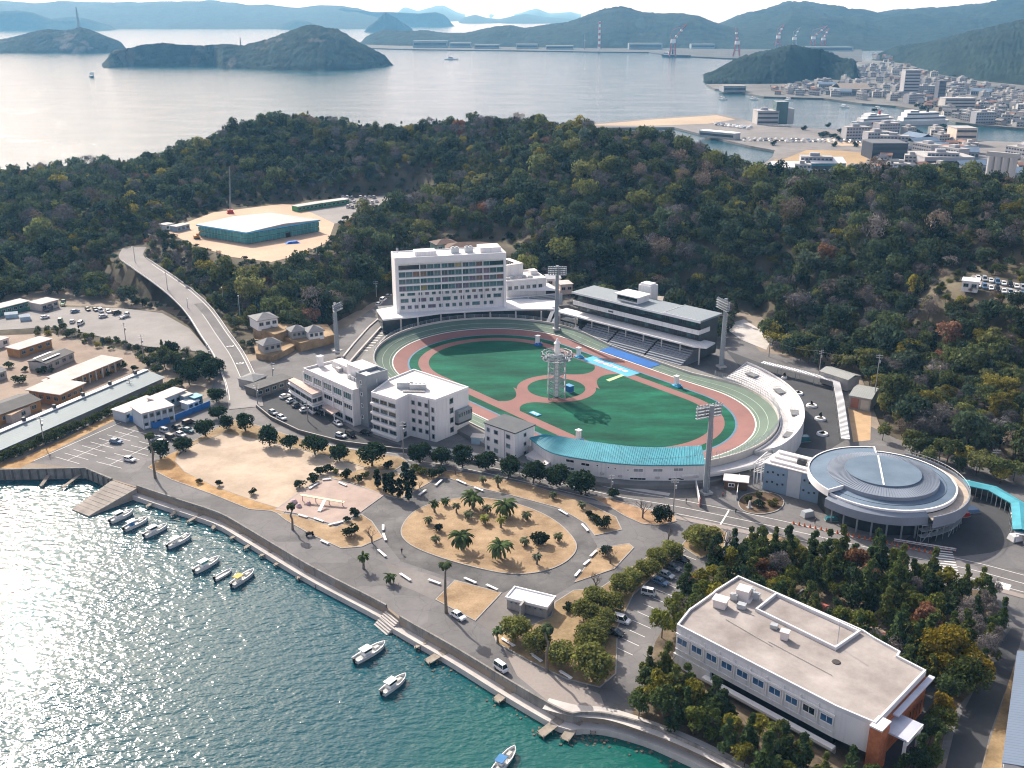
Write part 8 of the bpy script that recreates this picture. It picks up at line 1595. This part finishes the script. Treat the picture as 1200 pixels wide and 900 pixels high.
for (u, v, s, mm, lab) in ((946, 605, (3.4, 2.0, 1.5), 'silver', 'grey metal cage trolley beside the round hall'), (976, 610, (4.2, 1.6, .9), 'teal', 'teal bundle of scaffold parts by the hall wall'), (1130, 605, (2.6, 1.6, 1.1), 'red', 'orange red plant box on trestles by the hall'), (1137, 599, (4, 3, .8), 'blue', 'blue tarpaulin heap beside the scaffolded hall'), (1189, 633, (3, 2.4, 1.4), 'white', 'pile of white bags at the end of the bent shelter'), (857, 511 + 45, (3.4, 2, 1.8), 'blue', 'blue machine under the pale deck'), (938, 517, (6, 2.2, 1.6), 'teal', 'blue covered stack against the terrace back wall')):
 p = at(u, v, 3.05); t = thing('material_stack', lab, 'building material', tuple(p), rng.uniform(-.4, .4)); mb = MB(); mb.box((0, 0, s[2] / 2 + .2), s, taper=.82); mb.build('load', PAINT[mm], t); mb = MB(); mb.box((0, 0, .1), (s[0] * 1.05, s[1] * 1.05, .2)); mb.build('pallet', WOODM, t)
def person(u, v, top, leg, face, lab, z=3.06):
 bm_ = bpy.data.meshes.new('person'); J = [(0, 0, .95), (0, 0, 1.2), (0, 0, 1.42), (0, 0, 1.55), (0, .02, 1.66), (0, .01, 1.76), (.1, .02, .88), (.11, .14, .48), (.11, .05, .06), (.11, .2, .03), (-.1, -.02, .88), (-.11, -.06, .48), (-.11, -.2, .08), (-.11, -.06, .03), (.2, 0, 1.4), (.25, -.08, 1.14), (.25, .06, .92), (-.2, 0, 1.4), (-.25, .06, 1.14), (-.25, .18, .93)]
 E_ = [(0, 1), (1, 2), (2, 3), (3, 4), (4, 5), (0, 6), (6, 7), (7, 8), (8, 9), (0, 10), (10, 11), (11, 12), (12, 13), (2, 14), (14, 15), (15, 16), (2, 17), (17, 18), (18, 19)]
 bm_.from_pydata(J, E_, []); rad_ = [.14, .14, .15, .06, .10, .08, .09, .065, .045, .04, .09, .065, .045, .04, .06, .045, .035, .06, .045, .035]
 p = at(u, v, z); o = mesh_obj('person', bm_, None, tuple(p), face); o.modifiers.new('skin', 'SKIN'); o.modifiers.new('sub', 'SUBSURF').levels = 1
 for i, d in enumerate(bm_.skin_vertices[0].data): d.radius = (rad_[i], rad_[i]); d.use_root = i == 0
 m, nt, b = new_mat('clothes'); L = nt.links.new; tc = N(nt, 'ShaderNodeTexCoord'); sp = N(nt, 'ShaderNodeSeparateXYZ'); L(tc.outputs['Object'], sp.inputs[0]); cr = N(nt, 'ShaderNodeValToRGB'); cr.color_ramp.interpolation = 'CONSTANT'
 mm = N(nt, 'ShaderNodeMath', operation='DIVIDE'); L(sp.outputs['Z'], mm.inputs[0]); mm.inputs[1].default_value = 2; L(mm.outputs[0], cr.inputs[0]); e = cr.color_ramp.elements; e[0].color = (.02, .02, .02, 1); e[1].position = .05; e[1].color = (*leg, 1)
 for ps, c in ((.47, top), (.765, (.42, .27, .2)), (.855, (.02, .015, .012))): k = e.new(ps); k.color = (*c, 1)
 L(cr.outputs[0], b.inputs['Base Color']); bm_.materials.append(m); tag(o, lab, 'person')
for q in ((804, 590, (.03, .03, .035), (.03, .03, .04), 1, 'person in dark clothes walking on the road by the stand'), (847, 583, (.4, .04, .04), (.02, .02, .03), 2, 'person in a red top at the gate beside the front mast'), (862, 602, (.05, .05, .06), (.02, .02, .03), 0, 'person in dark clothes near the round planted bed'), (955, 614, (.04, .04, .05), (.03, .03, .05), 2, 'person in dark clothes below the metal cage trolley'), (1144, 589, (.02, .02, .02), (.02, .02, .02), 1, 'person in black under the bent shelter edge'), (471, 649, (.03, .03, .03), (.03, .03, .04), .5, 'person in black standing on the park drive')): person(*q)
# ---------------------------------------------------------------- harbour, town and shipyard across the water
def land(name, pts, z, m): mb = MB(); mb.prism([(p.x, p.y) for p in pp(pts, z)], -5, z); return tag(mb.build(name, m), kind='structure')
PORT = mat('port_ground', (.19, .18, .175), .95, .3, .01, fine=.2); TOWN = mat('town_ground', (.13, .13, .125), .95, .4, .012, fine=.3); SANDY = mat('port_sand', (.42, .33, .235), .95, .15, .01)
land('harbour_land', [(676, 147), (700, 143.5), (760, 139), (800, 136), (845, 133.5), (872, 140), (900, 148), (960, 151), (1000, 153), (1050, 157), (1100, 163), (1150, 165), (1300, 170), (1300, 262), (1120, 262), (960, 222), (885, 200), (905, 184), (908, 176), (880, 171), (850, 164), (830, 159), (790, 149), (700, 149.5)], 2.2, PORT)
land('town_land', [(828, 98.5), (838, 104), (865, 107), (895, 113), (930, 114), (965, 115), (1010, 121), (1050, 124), (1090, 131), (1120, 143), (1160, 147), (1300, 158), (1300, 100), (1200, 100), (1140, 94), (1100, 87), (1060, 73), (1010, 70), (985, 84), (965, 92), (925, 98), (880, 98.5)], 2.4, TOWN)
land('shipyard_land', [(405, 55), (470, 57.5), (560, 58.5), (640, 59.5), (700, 60.5), (760, 61), (790, 65), (850, 68), (1010, 72), (1010, 55), (800, 52), (600, 52), (420, 51)], 3, mat('yard_ground', (.055, .06, .06), .9, .3, .01))
S('harbour_sand', [(684, 147), (760, 140.5), (840, 135), (862, 140), (830, 145), (760, 147.5)], .1, SANDY, 2.2); S('harbour_field', [(900, 190), (930, 178), (960, 174), (1020, 180), (1014, 191), (985, 196), (930, 199)], .1, mat('harbour_lawn', (.36, .255, .14), .95, .15, .02), 2.2); S('harbour_road', [(905, 186), (940, 172), (1010, 172), (1120, 190), (1120, 194), (1010, 177), (945, 176), (915, 188)], .15, ASPHL, 2.2); S('harbour_sand', [(960, 163), (1010, 160), (1070, 164), (1060, 170), (985, 171)], .1, SANDY, 2.2)
WN = mat('far_window', (.05, .065, .08), .3, .2, .1)
def farb(w, d, h, roof, wm, rm, rows):
 mb = MB(); mb.bx(-w / 2, w / 2, -d / 2, d / 2, 0, h, 0)
 if roof == 'gable': gable(mb, -w / 2, w / 2, -d / 2, d / 2, h + .02, d * .22, .5, .2, 1)
 else:
  mb.bx(-w / 2 - .1, w / 2 + .1, -d / 2 - .1, d / 2 + .1, h + .02, h + .5, 1)
  if h > 8: mb.bx(-w * .2, w * .1, -d * .2, d * .3, h + .52, h + 3, 0)
 n = max(2, int(w / 3.2))
 for k in range(rows):
  for i in range(n):
   for s in (-1, 1): x = -w / 2 + w * (i + .5) / n; mb.bx(x - w / n * .32, x + w / n * .32, s * d / 2 - .06, s * d / 2 + .06, (k + .3) * h / rows, (k + .72) * h / rows, 2)
 return mb, [wm, rm, WN]
SL = [mat('far_roof_' + str(i), c, .8, .15, .1) for i, c in enumerate([(.13, .14, .155), (.20, .19, .18), (.11, .12, .15), (.24, .13, .095), (.36, .35, .34), (.14, .20, .28)])]; FW = [mat('far_wall_' + str(i), c, .85, .1, .1) for i, c in enumerate([(.40, .39, .38), (.33, .295, .265), (.37, .37, .395), (.26, .275, .29)])]
PROT = [('gable', 9, 7.5, 5.5, 0, 0, 2, 'grey tiled'), ('gable', 10, 8, 5.5, 1, 1, 2, 'brown grey'), ('gable', 8, 7, 5.5, 2, 2, 2, 'slate blue'), ('flat', 13, 10, 9, 4, 0, 3, 'pale flat roofed'), ('flat', 26, 12, 13, 4, 2, 4, 'white slab'), ('gable', 30, 16, 7, 5, 3, 1, 'blue roofed'), ('flat', 34, 18, 8, 4, 0, 2, 'wide white'), ('gable', 10, 8, 5.5, 3, 1, 2, 'red brown roofed')]
PM = [proto_me2(*(lambda a: (a[0], 'far_house', a[1]))(farb(w, d, h, r_, FW[wi], SL[ri], rows))) for r_, w, d, h, ri, wi, rows, nm in PROT]
rt = random.Random(5); put = []
TP = [(1012, 86), (1024, 72), (1058, 80), (1100, 93), (1140, 99), (1200, 106), (1215, 150), (1150, 145), (1120, 139), (1085, 127), (1050, 121), (1010, 117), (960, 113), (900, 111), (905, 103), (960, 98)]
def addb(i, p, nm, lab, cat, grp, rz): o = mesh_obj(nm, PM[i], None, tuple(p), rz); tag(o, lab, cat, grp); return o
k = 0
while len(put) < 420 and k < 16000:
 k += 1; port = rt.random() < .17
 u, v = (rt.uniform(905, 1215), rt.uniform(152, 215)) if port else (rt.uniform(890, 1212), rt.uniform(72, 150))
 if port:
  if v < 152 + max(0, (u - 1000)) * .07 or (u < 1022 and 170 < v < 200) or (1140 < u < 1192 and v > 160) or (u < 1000 and v < 176): continue
 elif not inpoly(np.array([u]), np.array([v]), TP)[0]: continue
 p = at(u, v, 2.4); far = p.y > 1750
 i = rt.choice((0, 1, 2, 3, 0, 2, 3, 7)) if not port and rt.random() < .80 else rt.choice((0, 3, 3, 7, 5, 2, 4, 0))
 rad = max(PROT[i][1], PROT[i][2]) * .75
 if any((p.x - q[0]) ** 2 + (p.y - q[1]) ** 2 < (rad + q[2]) ** 2 * .5 for q in put): continue
 put.append((p.x, p.y, rad)); z = 2.4 if port else 2.3 + max(0, (p.y - 1900)) * .02 * (1 if u > 1000 else 0)
 ar = 'on the reclaimed harbour land' if port else 'in the far end of the town below the hills' if far else 'in the harbour town beyond the ferries' if u > 1040 else 'in the town along the narrow channel'
 lb = PROT[i][7] + (' house ' if i in (0, 1, 2, 7) else ' building ') + ar
 addb(i, (p.x, p.y, z), 'town_house' if i in (0, 1, 2, 7) else 'town_building', lb, 'house' if i in (0, 1, 2, 7) else 'building', 'town: ' + lb, rt.choice((.3, .35, -.25, 1.9)) + rt.uniform(-.15, .15))
def fbox(name, lab, cat, u0, v0, u1, D, h, wm, rm, rows=2, n=8, z=2.3, v1=None, kind='flat'):
 A, B = at(u0, v0, z), at(u1, v1 if v1 else v0, z); d = B - A; b = Bld(name, lab, cat, tuple(A), math.atan2(d.y, d.x)); W = d.length
 mb = MB(); mb.bx(0, W, 0, D, 0, h); b.part('wall', mb, wm); mb = MB(); mb.bx(-.3, W + .3, -.3, D + .3, h + .02, h + .8) if kind == 'flat' else gable(mb, 0, W, 0, D, h + .02, D * .15, .5); b.part('roof', mb, rm)
 for k in range(rows): mb = MB(); mb.bx(W * .03, W * .97, -.12, -.01, (k + .35) * h / rows, (k + .75) * h / rows); b.part('window_band', mb, WN)
 return b
b = fbox('harbour_office', 'glazed harbour office with a tall green glass tower on the waterfront', 'office', 887, 146, 912, 26, 15, FW[0], SL[4], 3); A = b.L(at(911, 147, 2.3)); mb = MB(); mb.bx(A.x, A.x + 14, 2, 20, 0, 26); b.part('tower', mb, mat('green_glass_tower', (.06, .12, .12), .2, .2, .1)); mb = MB(); mb.bx(A.x + 14.1, A.x + 22, 3, 18, 0, 18); b.part('side_block', mb, FW[0]); mb = MB(); mb.cyl((10, 12), 5, 4, 15.8, 19, 12); b.part('roof_drum', mb, FW[2])
fbox('pier_hall', 'long white hall on the inner harbour pier', 'hall', 819, 160, 860, 12, 6, FW[0], WHITEB, 1, v1=164); fbox('dark_office', 'black clad block at the far end of the dry harbour field', 'building', 1021, 187, 1062, 30, 14, mat('navy_cladding', (.03, .04, .06), .5), SL[0], 3); fbox('white_warehouse', 'white roofed warehouse below the dry harbour field', 'warehouse', 906, 206, 946, 22, 7, FW[2], WHITEB, 1, kind='g'); fbox('white_warehouse', 'white roofed warehouse with teal end beyond the wood ridge', 'warehouse', 950, 204, 990, 24, 9, mat('teal_wall', (.05, .20, .25)), WHITEB, 1, kind='g'); fbox('large_warehouse', 'very wide pale roofed warehouse left of the silos', 'warehouse', 1082, 199, 1140, 40, 10, FW[2], FW[0], 1); fbox('cream_block', 'cream cubic building behind the orange roof', 'building', 1119, 170, 1143, 24, 16, mat('cream_wall', (.60, .50, .42), .85), FW[0], 3); fbox('orange_roof_hall', 'low hall with an orange roof in the harbour', 'hall', 1103, 184, 1138, 26, 6, FW[1], mat('orange_roof', (.45, .16, .07), .8, .15, .1), 1, kind='g'); fbox('apartment_slab', 'tall white apartment slab in the middle of the town', 'apartment block', 1058, 112, 1076, 18, 38, FW[2], SL[4], 8); fbox('dark_tower', 'dark slender office block in the town', 'building', 1098, 120, 1106, 14, 30, SL[2], SL[0], 6); fbox('white_hospital', 'long white block at the town edge near the frame side', 'building', 1106, 131, 1142, 20, 17, FW[0], FW[0], 4); fbox('brown_hall', 'wide brown grey roofed hall in the town', 'hall', 985, 112, 1020, 50, 10, FW[3], mat('far_brown', (.25, .21, .18), .8), 1, kind='g'); fbox('cape_warehouse', 'grey warehouse on the flat tip below the wooded cape', 'warehouse', 848, 108, 874, 40, 9, FW[3], SL[1], 1)
A, B = at(1152, 222, 2), at(1186, 226, 2); d = B - A; b = Bld('grain_silo', 'row of four tall concrete silos beyond the wooded ridge', 'silo', tuple(A), math.atan2(d.y, d.x)); r_ = d.length / 8; h = aty(1150, 181, A.y).z
for i in range(4): mb = MB(); mb.cyl((r_ * (2 * i + 1), 0), r_, r_, 0, h - 3, 20); b.part('silo_cylinder', mb, mat('silo_concrete', (.48, .46, .44), .85, .1, .05, streak=.2))
mb = MB(); mb.bx(-1, r_ * 8 + 1, -r_ * .6, r_ * .6, h - 2.99, h + .5); b.part('top_gallery', mb, FW[0])
def ship(name, lab, cat, u, v, d, L_, W_, dks, red=False, hull_m=None):
 p = at(u, v, 0); q = at(u + d[0], v + d[1], 0) - p; t = thing(name, lab, cat, (p.x, p.y, .3), math.atan2(q.y, q.x)); h, dk = hull(L_, W_, L_ * .06); h.build('hull', hull_m or WHITEB, t); dk.build('deck', DECK, t)
 for i, (x0, x1, z0, z1) in enumerate(dks): mb = MB(); mb.bx(L_ * x0, L_ * x1, -W_ * .42, W_ * .42, L_ * z0, L_ * z1); mb.build('deck_house', WHITEB, t); mb = MB(); mb.bx(L_ * x0 + .2, L_ * x1 - .2, -W_ * .43, W_ * .43, L_ * (z0 + (z1 - z0) * .45), L_ * (z0 + (z1 - z0) * .75)); mb.build('window_band', WN, t)
 if red: mb = MB(); mb.bx(-L_ * .2, L_ * .1, -W_ * .505, W_ * .505, L_ * .015, L_ * .05); mb.build('red_stripe', PAINT['red'], t)
 mb = MB(); mb.cyl((-L_ * .15, 0), W_ * .12, W_ * .1, L_ * .08, L_ * .24, 8); mb.build('funnel', PAINT['red'] if red else DARKM, t); return t
ship('ferry', 'white car ferry with red emblem stripe at the quay', 'ferry', 1022, 146, (-10, .6), 66, 14, [(-.42, .3, .06, .12), (-.3, .2, .121, .17), (0, .15, .171, .2)], True); ship('ferry', 'longer white ferry moored behind the red striped one', 'ferry', 1075, 146, (-10, .3), 80, 15, [(-.42, .3, .06, .12), (-.3, .25, .121, .18), (.05, .2, .181, .21)]); ship('cargo_ship', 'dark blue coaster sailing before the islands', 'ship', 107, 90, (-6, -3), 44, 9, [(-.4, -.2, .07, .22)], hull_m=mat('hull_navy', (.02, .04, .07), .5)); ship('fishing_boat', 'small grey vessel out in the strait', 'boat', 529, 70, (6, 0), 40, 8, [(-.2, .1, .06, .18)]); ship('barge', 'dark barge cut by the frame edge off the wooded point', 'barge', 4, 203, (9, 1), 26, 7, [(-.3, -.1, .05, .12)], hull_m=DARKM); ship('work_barge', 'dark crane barge moored off the shipyard', 'barge', 793, 67, (9, .3), 95, 24, [(-.4, -.25, .06, .14)], hull_m=DARKM)
for u, v in ((848, 118), (884, 118), (925, 119), (990, 127), (1030, 130)): ship('fishing_boat', 'small workboat at the narrow channel quay, ' + {848: 'at the cape tip', 884: 'below the cape warehouse', 925: 'in the channel middle', 990: 'nearing the ferries', 1030: 'behind the red striped ferry'}[u], 'boat', u, v - 1, (8, 1), 20, 5, [(-.3, 0, .06, .2)])
for i, (u0, u1, v, h, lab) in enumerate([(484, 524, 56, 22, 'longest pale blue shipyard shed'), (527, 552, 56, 17, 'second pale shipyard shed along the shore'), (556, 585, 57, 13, 'low shipyard shed in the middle of the shore'), (605, 630, 57, 14, 'grey shipyard shed near the thin tower'), (737, 776, 58, 19, 'green roofed shipyard shed by the crane barge'), (810, 838, 57, 14, 'white shipyard hall between the red cranes'), (935, 1000, 60, 12, 'long white shipyard hall behind the wooded cape'), (640, 672, 58, 12, 'pale shed left of the striped chimney')]): fbox('shipyard_shed', lab, 'shed', u0, v, u1, 40, h, mat('yard_pale', (.24, .28, .29), .8), mat('yard_roof', (.24, .275, .28), .7), 1, z=3)
def ycrane(u, v, tu, tv, lab, col):
 p = at(u, v, 3); h = aty(tu, tv, p.y).z - 3; dx = (tu - u) * p.y / 1200; t = thing('harbour_crane', lab, 'crane', tuple(p)); M_ = col
 mb = MB()
 for sx in (-9, 9):
  for sy in (-7, 7): mb.tube([(sx, sy, 0), (sx * .5, sy * .5, h * .42)], 1.4, 4)
 mb.tube([(-9, -7, h * .2), (9, -7, h * .2)], 1.1, 4); mb.build('legs', M_, t); mb = MB(); mb.box((0, 0, h * .47), (13, 9, h * .12)); mb.build('cab', WHITEB, t)
 mb = MB(); mb.tube([(0, -2, h * .5), (dx, -2, h)], [2.2, 1], 4); mb.tube([(0, 2, h * .5), (dx, 2, h)], [2.2, 1], 4); mb.tube([(-6, 0, h * .52), (-5, 0, h * .8), (dx, 0, h)], [1.2, .9, .5], 4); mb.build('jib', M_, t)
 for k in (.62, .8): mb = MB(); mb.box((dx * (k - .5) * 2, 0, h * k), (5.5, 6.5, h * .06)); mb.build('white_band', WHITEB, t)
PR = mat('crane_red', (.42, .12, .12), .6);
for q in ((788, 66, 802, 28, 'red crane on the barge off the shipyard', PR), (863, 66, 860, 32, 'red shipyard crane left of the wooded cape', PR), (911, 57, 916, 28, 'tall red shipyard crane above the wooded cape', PR), (930, 57, 935, 32, 'thin grey shipyard crane between the red ones', GREYP), (952, 57, 966, 30, 'leaning red shipyard crane, left of the rear pair', PR), (964, 57, 969, 33, 'slim red shipyard crane, right of the rear pair', PR)): ycrane(*q)
for u, v, tv, lab, w_ in ((702, 58, 25, 'red and white striped chimney mast on the shipyard shore', 3.5), (685, 58, 40, 'thin grey mast left of the striped chimney', 1.6)):
 p = at(u, v, 3); h = aty(u, tv, p.y).z - 3; t = thing('chimney_mast', lab, 'mast', tuple(p)); mb = MB(); mb.cyl((0, 0), w_ * 1.3, w_ * .8, 0, h, 10); mb.build('shaft', WHITEB if w_ > 2 else GREYP, t)
 if w_ > 2: [(lambda m_: (m_.cyl((0, 0), w_ * 1.36 - k * .25, w_ * 1.3 - k * .25, h * (.1 + .2 * k), h * (.19 + .2 * k), 10), m_.build('red_band', PR, t)))(MB()) for k in range(5)]
 else: mb = MB(); mb.box((0, 0, h * .6), (5, 5, 3)); mb.build('platform', STEEL, t)
for u, v, tv, yy, lab in ((92.5, 33, 8, 3560, 'steel lattice pylon on the left island'), (282, 52, 44, 2650, 'small mast on the low neck of the near island')):
 p = aty(u, v + 1, yy); h = aty(u, tv, yy).z - p.z; t = thing('pylon', lab, 'pylon', tuple(p)); w_ = h * .07; mb = MB()
 for a in range(4): x, y = w_ * math.cos(a * 1.571 + .785), w_ * math.sin(a * 1.571 + .785); mb.tube([(x, y, -5), (x * .15, y * .15, h)], .8, 4)
 for k in range(9): z = h * k / 9; f = 1 - .85 * k / 9; mb.tube([(-w_ * .7 * f, -w_ * .7 * f, z), (w_ * .7 * f * .9, -w_ * .7 * f * .9, z + h / 9)], .45, 3); mb.tube([(w_ * .7 * f, w_ * .7 * f, z), (-w_ * .7 * f * .9, w_ * .7 * f * .9, z + h / 9)], .45, 3)
 mb.build('lattice', GREYP, t); mb = MB(); [mb.box((0, 0, h * q), (w_ * 1.6, .8, .8)) for q in (.75, .85, .95)]; mb.build('cross_arm', GREYP, t)
cms = [vmesh('car', c)[0] for c in ('white', 'silver', 'black', 'blue')]; rt = random.Random(9)
for i in range(84):
 if i < 50: u, v = 872 + (i % 25) * 6.3, 163 + (i // 25) * 2.2 + (i % 25) * .12
 else: u, v = 838 + (i % 17) * 2.6, 140 + (i // 17) * 1.6 + (i % 17) * .32
 p = at(u + rt.uniform(-1, 1), v, 2.45); o = mesh_obj('parked_car', cms[rt.randrange(4)], None, tuple(p), rt.choice((.3, 1.87))); o.scale = (1.15, 1.15, 1.6); lb = 'car parked in the rows on the harbour land ' + ('behind the glass tower' if i < 50 else 'beside the sandy breakwater'); tag(o, lb, 'car', lb)
for i in range(46):
 if i < 26: u, v = rt.uniform(905, 1110), rt.uniform(148, 172)
 else: u, v = rt.uniform(1010, 1200), rt.uniform(90, 140)
 p = at(u, v, 2.4); lb = 'dark tree among the ' + ('car parks of the harbour land' if i < 26 else 'roofs of the harbour town'); o = mesh_obj('harbour_tree', FOREST_P[i % 3].data, None, tuple(p - Vector((0, 0, 2))), i); o['tint'] = (.02, .035, .02, 1); o.scale = (rt.uniform(.9, 2), rt.uniform(.9, 1.6), 1); tag(o, lb, 'tree', lb)
# ---------------------------------------------------------------- forest on the hill
r = random.Random(11)
gx = []; sp = 4.4
y = 200.0
while y < 880:
 x = -0.62 * y - 60
 while x < .62 * y + 60:
  gx.append((x + r.uniform(-2.1, 2.1), y + r.uniform(-2.1, 2.1))); x += sp
 y += sp
A = np.array(gx); Zt = terrain(A[:, 0], A[:, 1]); Zt = np.where(inpoly(A[:, 0], A[:, 1], LOW), 3.0, Zt)
ok = Zt > 2.7
GREEN = [pp(q, 3) for q in ([(-30, 383), (70, 387), (160, 408), (225, 415), (264, 424), (262, 437), (200, 437), (165, 421), (100, 403), (20, 389), (-30, 388)], [(-30, 368), (-30, 345), (90, 340), (150, 346), (205, 358), (240, 390), (236, 396), (222, 381), (190, 363), (140, 356), (70, 347), (20, 347)], [(895, 385), (960, 402), (1005, 420), (1024, 432), (1030, 505), (1024, 470), (1018, 434), (985, 437), (955, 431), (925, 422), (902, 412)], [(652, 368), (690, 372), (770, 390), (838, 405), (862, 392), (848, 378), (880, 371), (700, 351), (645, 351)], [(1026, 480), (1034, 520), (1130, 545), (1230, 572), (1230, 580), (1128, 558), (1080, 545), (1040, 522)])]
for poly in NOFOREST:
 c = ~inpoly(A[:, 0], A[:, 1], poly)
 if poly is LOW:
  for g in GREEN: c |= inpoly(A[:, 0], A[:, 1], g)
 ok &= c
ok &= distline(A[:, 0], A[:, 1], ROAD_S) > 7
for poly in KEEPOFF: ok &= distline(A[:, 0], A[:, 1], poly, True) > 2.5
A = A[ok]; Zt = Zt[ok]
dep = A[:, 1] * _C + (CAM_H - Zt) * _S
U = 600 + FPX * A[:, 0] / dep; Vv = 450 + FPX * ((CAM_H - Zt - 4) * _C - A[:, 1] * _S) / dep
vis = (U > -70) & (U < 1270) & (Vv < 950)
A = A[vis]; Zt = Zt[vis]; U = U[vis]; dep = dep[vis]
NEAR = []
order = np.argsort(dep)
inframe = [i for i in order if 0 < U[i] < 1200]
near_i = set(inframe[:270])
dsite = np.minimum(distline(A[:, 0], A[:, 1], SITE, True), distline(A[:, 0], A[:, 1], CLEAR, True)); dlot = np.minimum(distline(A[:, 0], A[:, 1], ROAD_S) - 5, distline(A[:, 0], A[:, 1], COURT, True))
pts = []; att_i = []; att_s = []; att_r = []; att_t = []
for i in range(len(A)):
 x, y = A[i]; t, k = pick_tint(x, y, r)
 s = r.uniform(.7, 1.2) * (1.0 if y < 600 else .92)
 if r.random() < .13: s *= r.uniform(1.4, 1.9); k = r.choice((0, 1, 2)) if k < 9 else k
 if y < 450 and inpoly(np.array([x]), np.array([y]), GREEN[0])[0]: s = min(s, 1.2) * (.5 if px(x, y, 3)[0] < 185 else .85)
 dS = min(float(dsite[i]), float(dlot[i]) + 2)
 if dS < 17: s *= .38 + .035 * max(0, dS - 2)
 if i in near_i: NEAR.append((x, y, float(Zt[i]), k, s, t)); continue
 pts.append((x, y, Zt[i] - 1.0)); att_i.append(k); att_s.append((s * r.uniform(.85, 1.15), s * r.uniform(.85, 1.15), s * r.uniform(.8, 1.25))); att_r.append((0, 0, r.uniform(0, 6.28))); att_t.append((*t, 1))
me = bpy.data.meshes.new('forest'); me.from_pydata([tuple(map(float, p)) for p in pts], [], [])
a = me.attributes.new('idx', 'INT', 'POINT'); a.data.foreach_set('value', att_i)
a = me.attributes.new('scl', 'FLOAT_VECTOR', 'POINT'); a.data.foreach_set('vector', np.array(att_s).ravel())
a = me.attributes.new('rot', 'FLOAT_VECTOR', 'POINT'); a.data.foreach_set('vector', np.array(att_r).ravel())
a = me.attributes.new('tint', 'FLOAT_COLOR', 'POINT'); a.data.foreach_set('color', np.array(att_t).ravel())
fo = tag(mesh_obj('forest', me), kind='stuff')
ng = bpy.data.node_groups.new('plant_forest', 'GeometryNodeTree')
ng.interface.new_socket('Geometry', in_out='INPUT', socket_type='NodeSocketGeometry'); ng.interface.new_socket('Geometry', in_out='OUTPUT', socket_type='NodeSocketGeometry')
gi = ng.nodes.new('NodeGroupInput'); go = ng.nodes.new('NodeGroupOutput')
ci = ng.nodes.new('GeometryNodeCollectionInfo'); ci.inputs[0].default_value = pc; ci.inputs['Separate Children'].default_value = True; ci.inputs['Reset Children'].default_value = True
ip = ng.nodes.new('GeometryNodeInstanceOnPoints'); ip.inputs['Pick Instance'].default_value = True
def na_(n, t):
 q = ng.nodes.new('GeometryNodeInputNamedAttribute'); q.data_type = t; q.inputs[0].default_value = n; return q.outputs[0]
ng.links.new(gi.outputs[0], ip.inputs['Points']); ng.links.new(ci.outputs[0], ip.inputs['Instance'])
ng.links.new(na_('idx', 'INT'), ip.inputs['Instance Index']); ng.links.new(na_('scl', 'FLOAT_VECTOR'), ip.inputs['Scale'])
er = ng.nodes.new('FunctionNodeEulerToRotation'); ng.links.new(na_('rot', 'FLOAT_VECTOR'), er.inputs[0]); ng.links.new(er.outputs[0], ip.inputs['Rotation'])
ng.links.new(ip.outputs[0], go.inputs[0])
md = fo.modifiers.new('plant', 'NODES'); md.node_group = ng
FT6 = [trunk_mesh('trunk_forest', 60 + i, 6.0, .18, 4, 1.6) for i in range(3)]
FC = {k: crown_mesh('crown_hill', 300 + k, 14, 1100, .66, 3.6, 3.4, 4.6) for k in range(5)}
for k in (5, 6): FC[k] = crown_mesh('crown_hill_cone', 300 + k, 15, 900, .6, 2.3, 4.2, 5.2, 'cone')
for k in (7, 8): FC[k] = crown_mesh('crown_hill_flat', 300 + k, 14, 1100, .66, 4.4, 2.4, 5.0, 'flat')
for k in (9, 10): FC[k] = crown_mesh('crown_hill_bare', 300 + k, 14, 1400, .85, 3.3, 3.2, 4.6, 'round', M_TWIG, .13)
def side_of(x, y):
 u, v = px(x, y, 10)
 if u > 1090: return 'above the turquoise shelter'
 if u > 1000: return 'above the round hall roof'
 if u > 880: return 'above the tin sheds'
 if u > 640: return 'behind the grandstand'
 if u > 430: return 'beside the hotel'
 if u > 280: return 'round the old hipped houses'
 if v > 400: return 'by the school yard'
 return 'between vehicle park and hill road'
for i, (x, y, z, k, s, t) in enumerate(NEAR):
 kn = 'grey leafless tree' if k > 8 else 'rust brown tree' if t[0] > t[1] * 1.4 and t[0] > .09 else 'olive yellow tree' if t[0] > .065 else 'dark green pointed tree' if k in (5, 6) else 'dark green spreading tree'
 wh = side_of(x, y); lb = kn + ' at the wood edge ' + wh
 tree_thing('hill_tree', lb, 'tree', (x, y, z - .3), FC[k], FT6[i % 3], t, (s * r.uniform(.9, 1.1), s, s * r.uniform(.85, 1.2)), r.uniform(0, 6), 'hill trees: ' + lb)
print('forest', len(pts), 'near', len(NEAR))
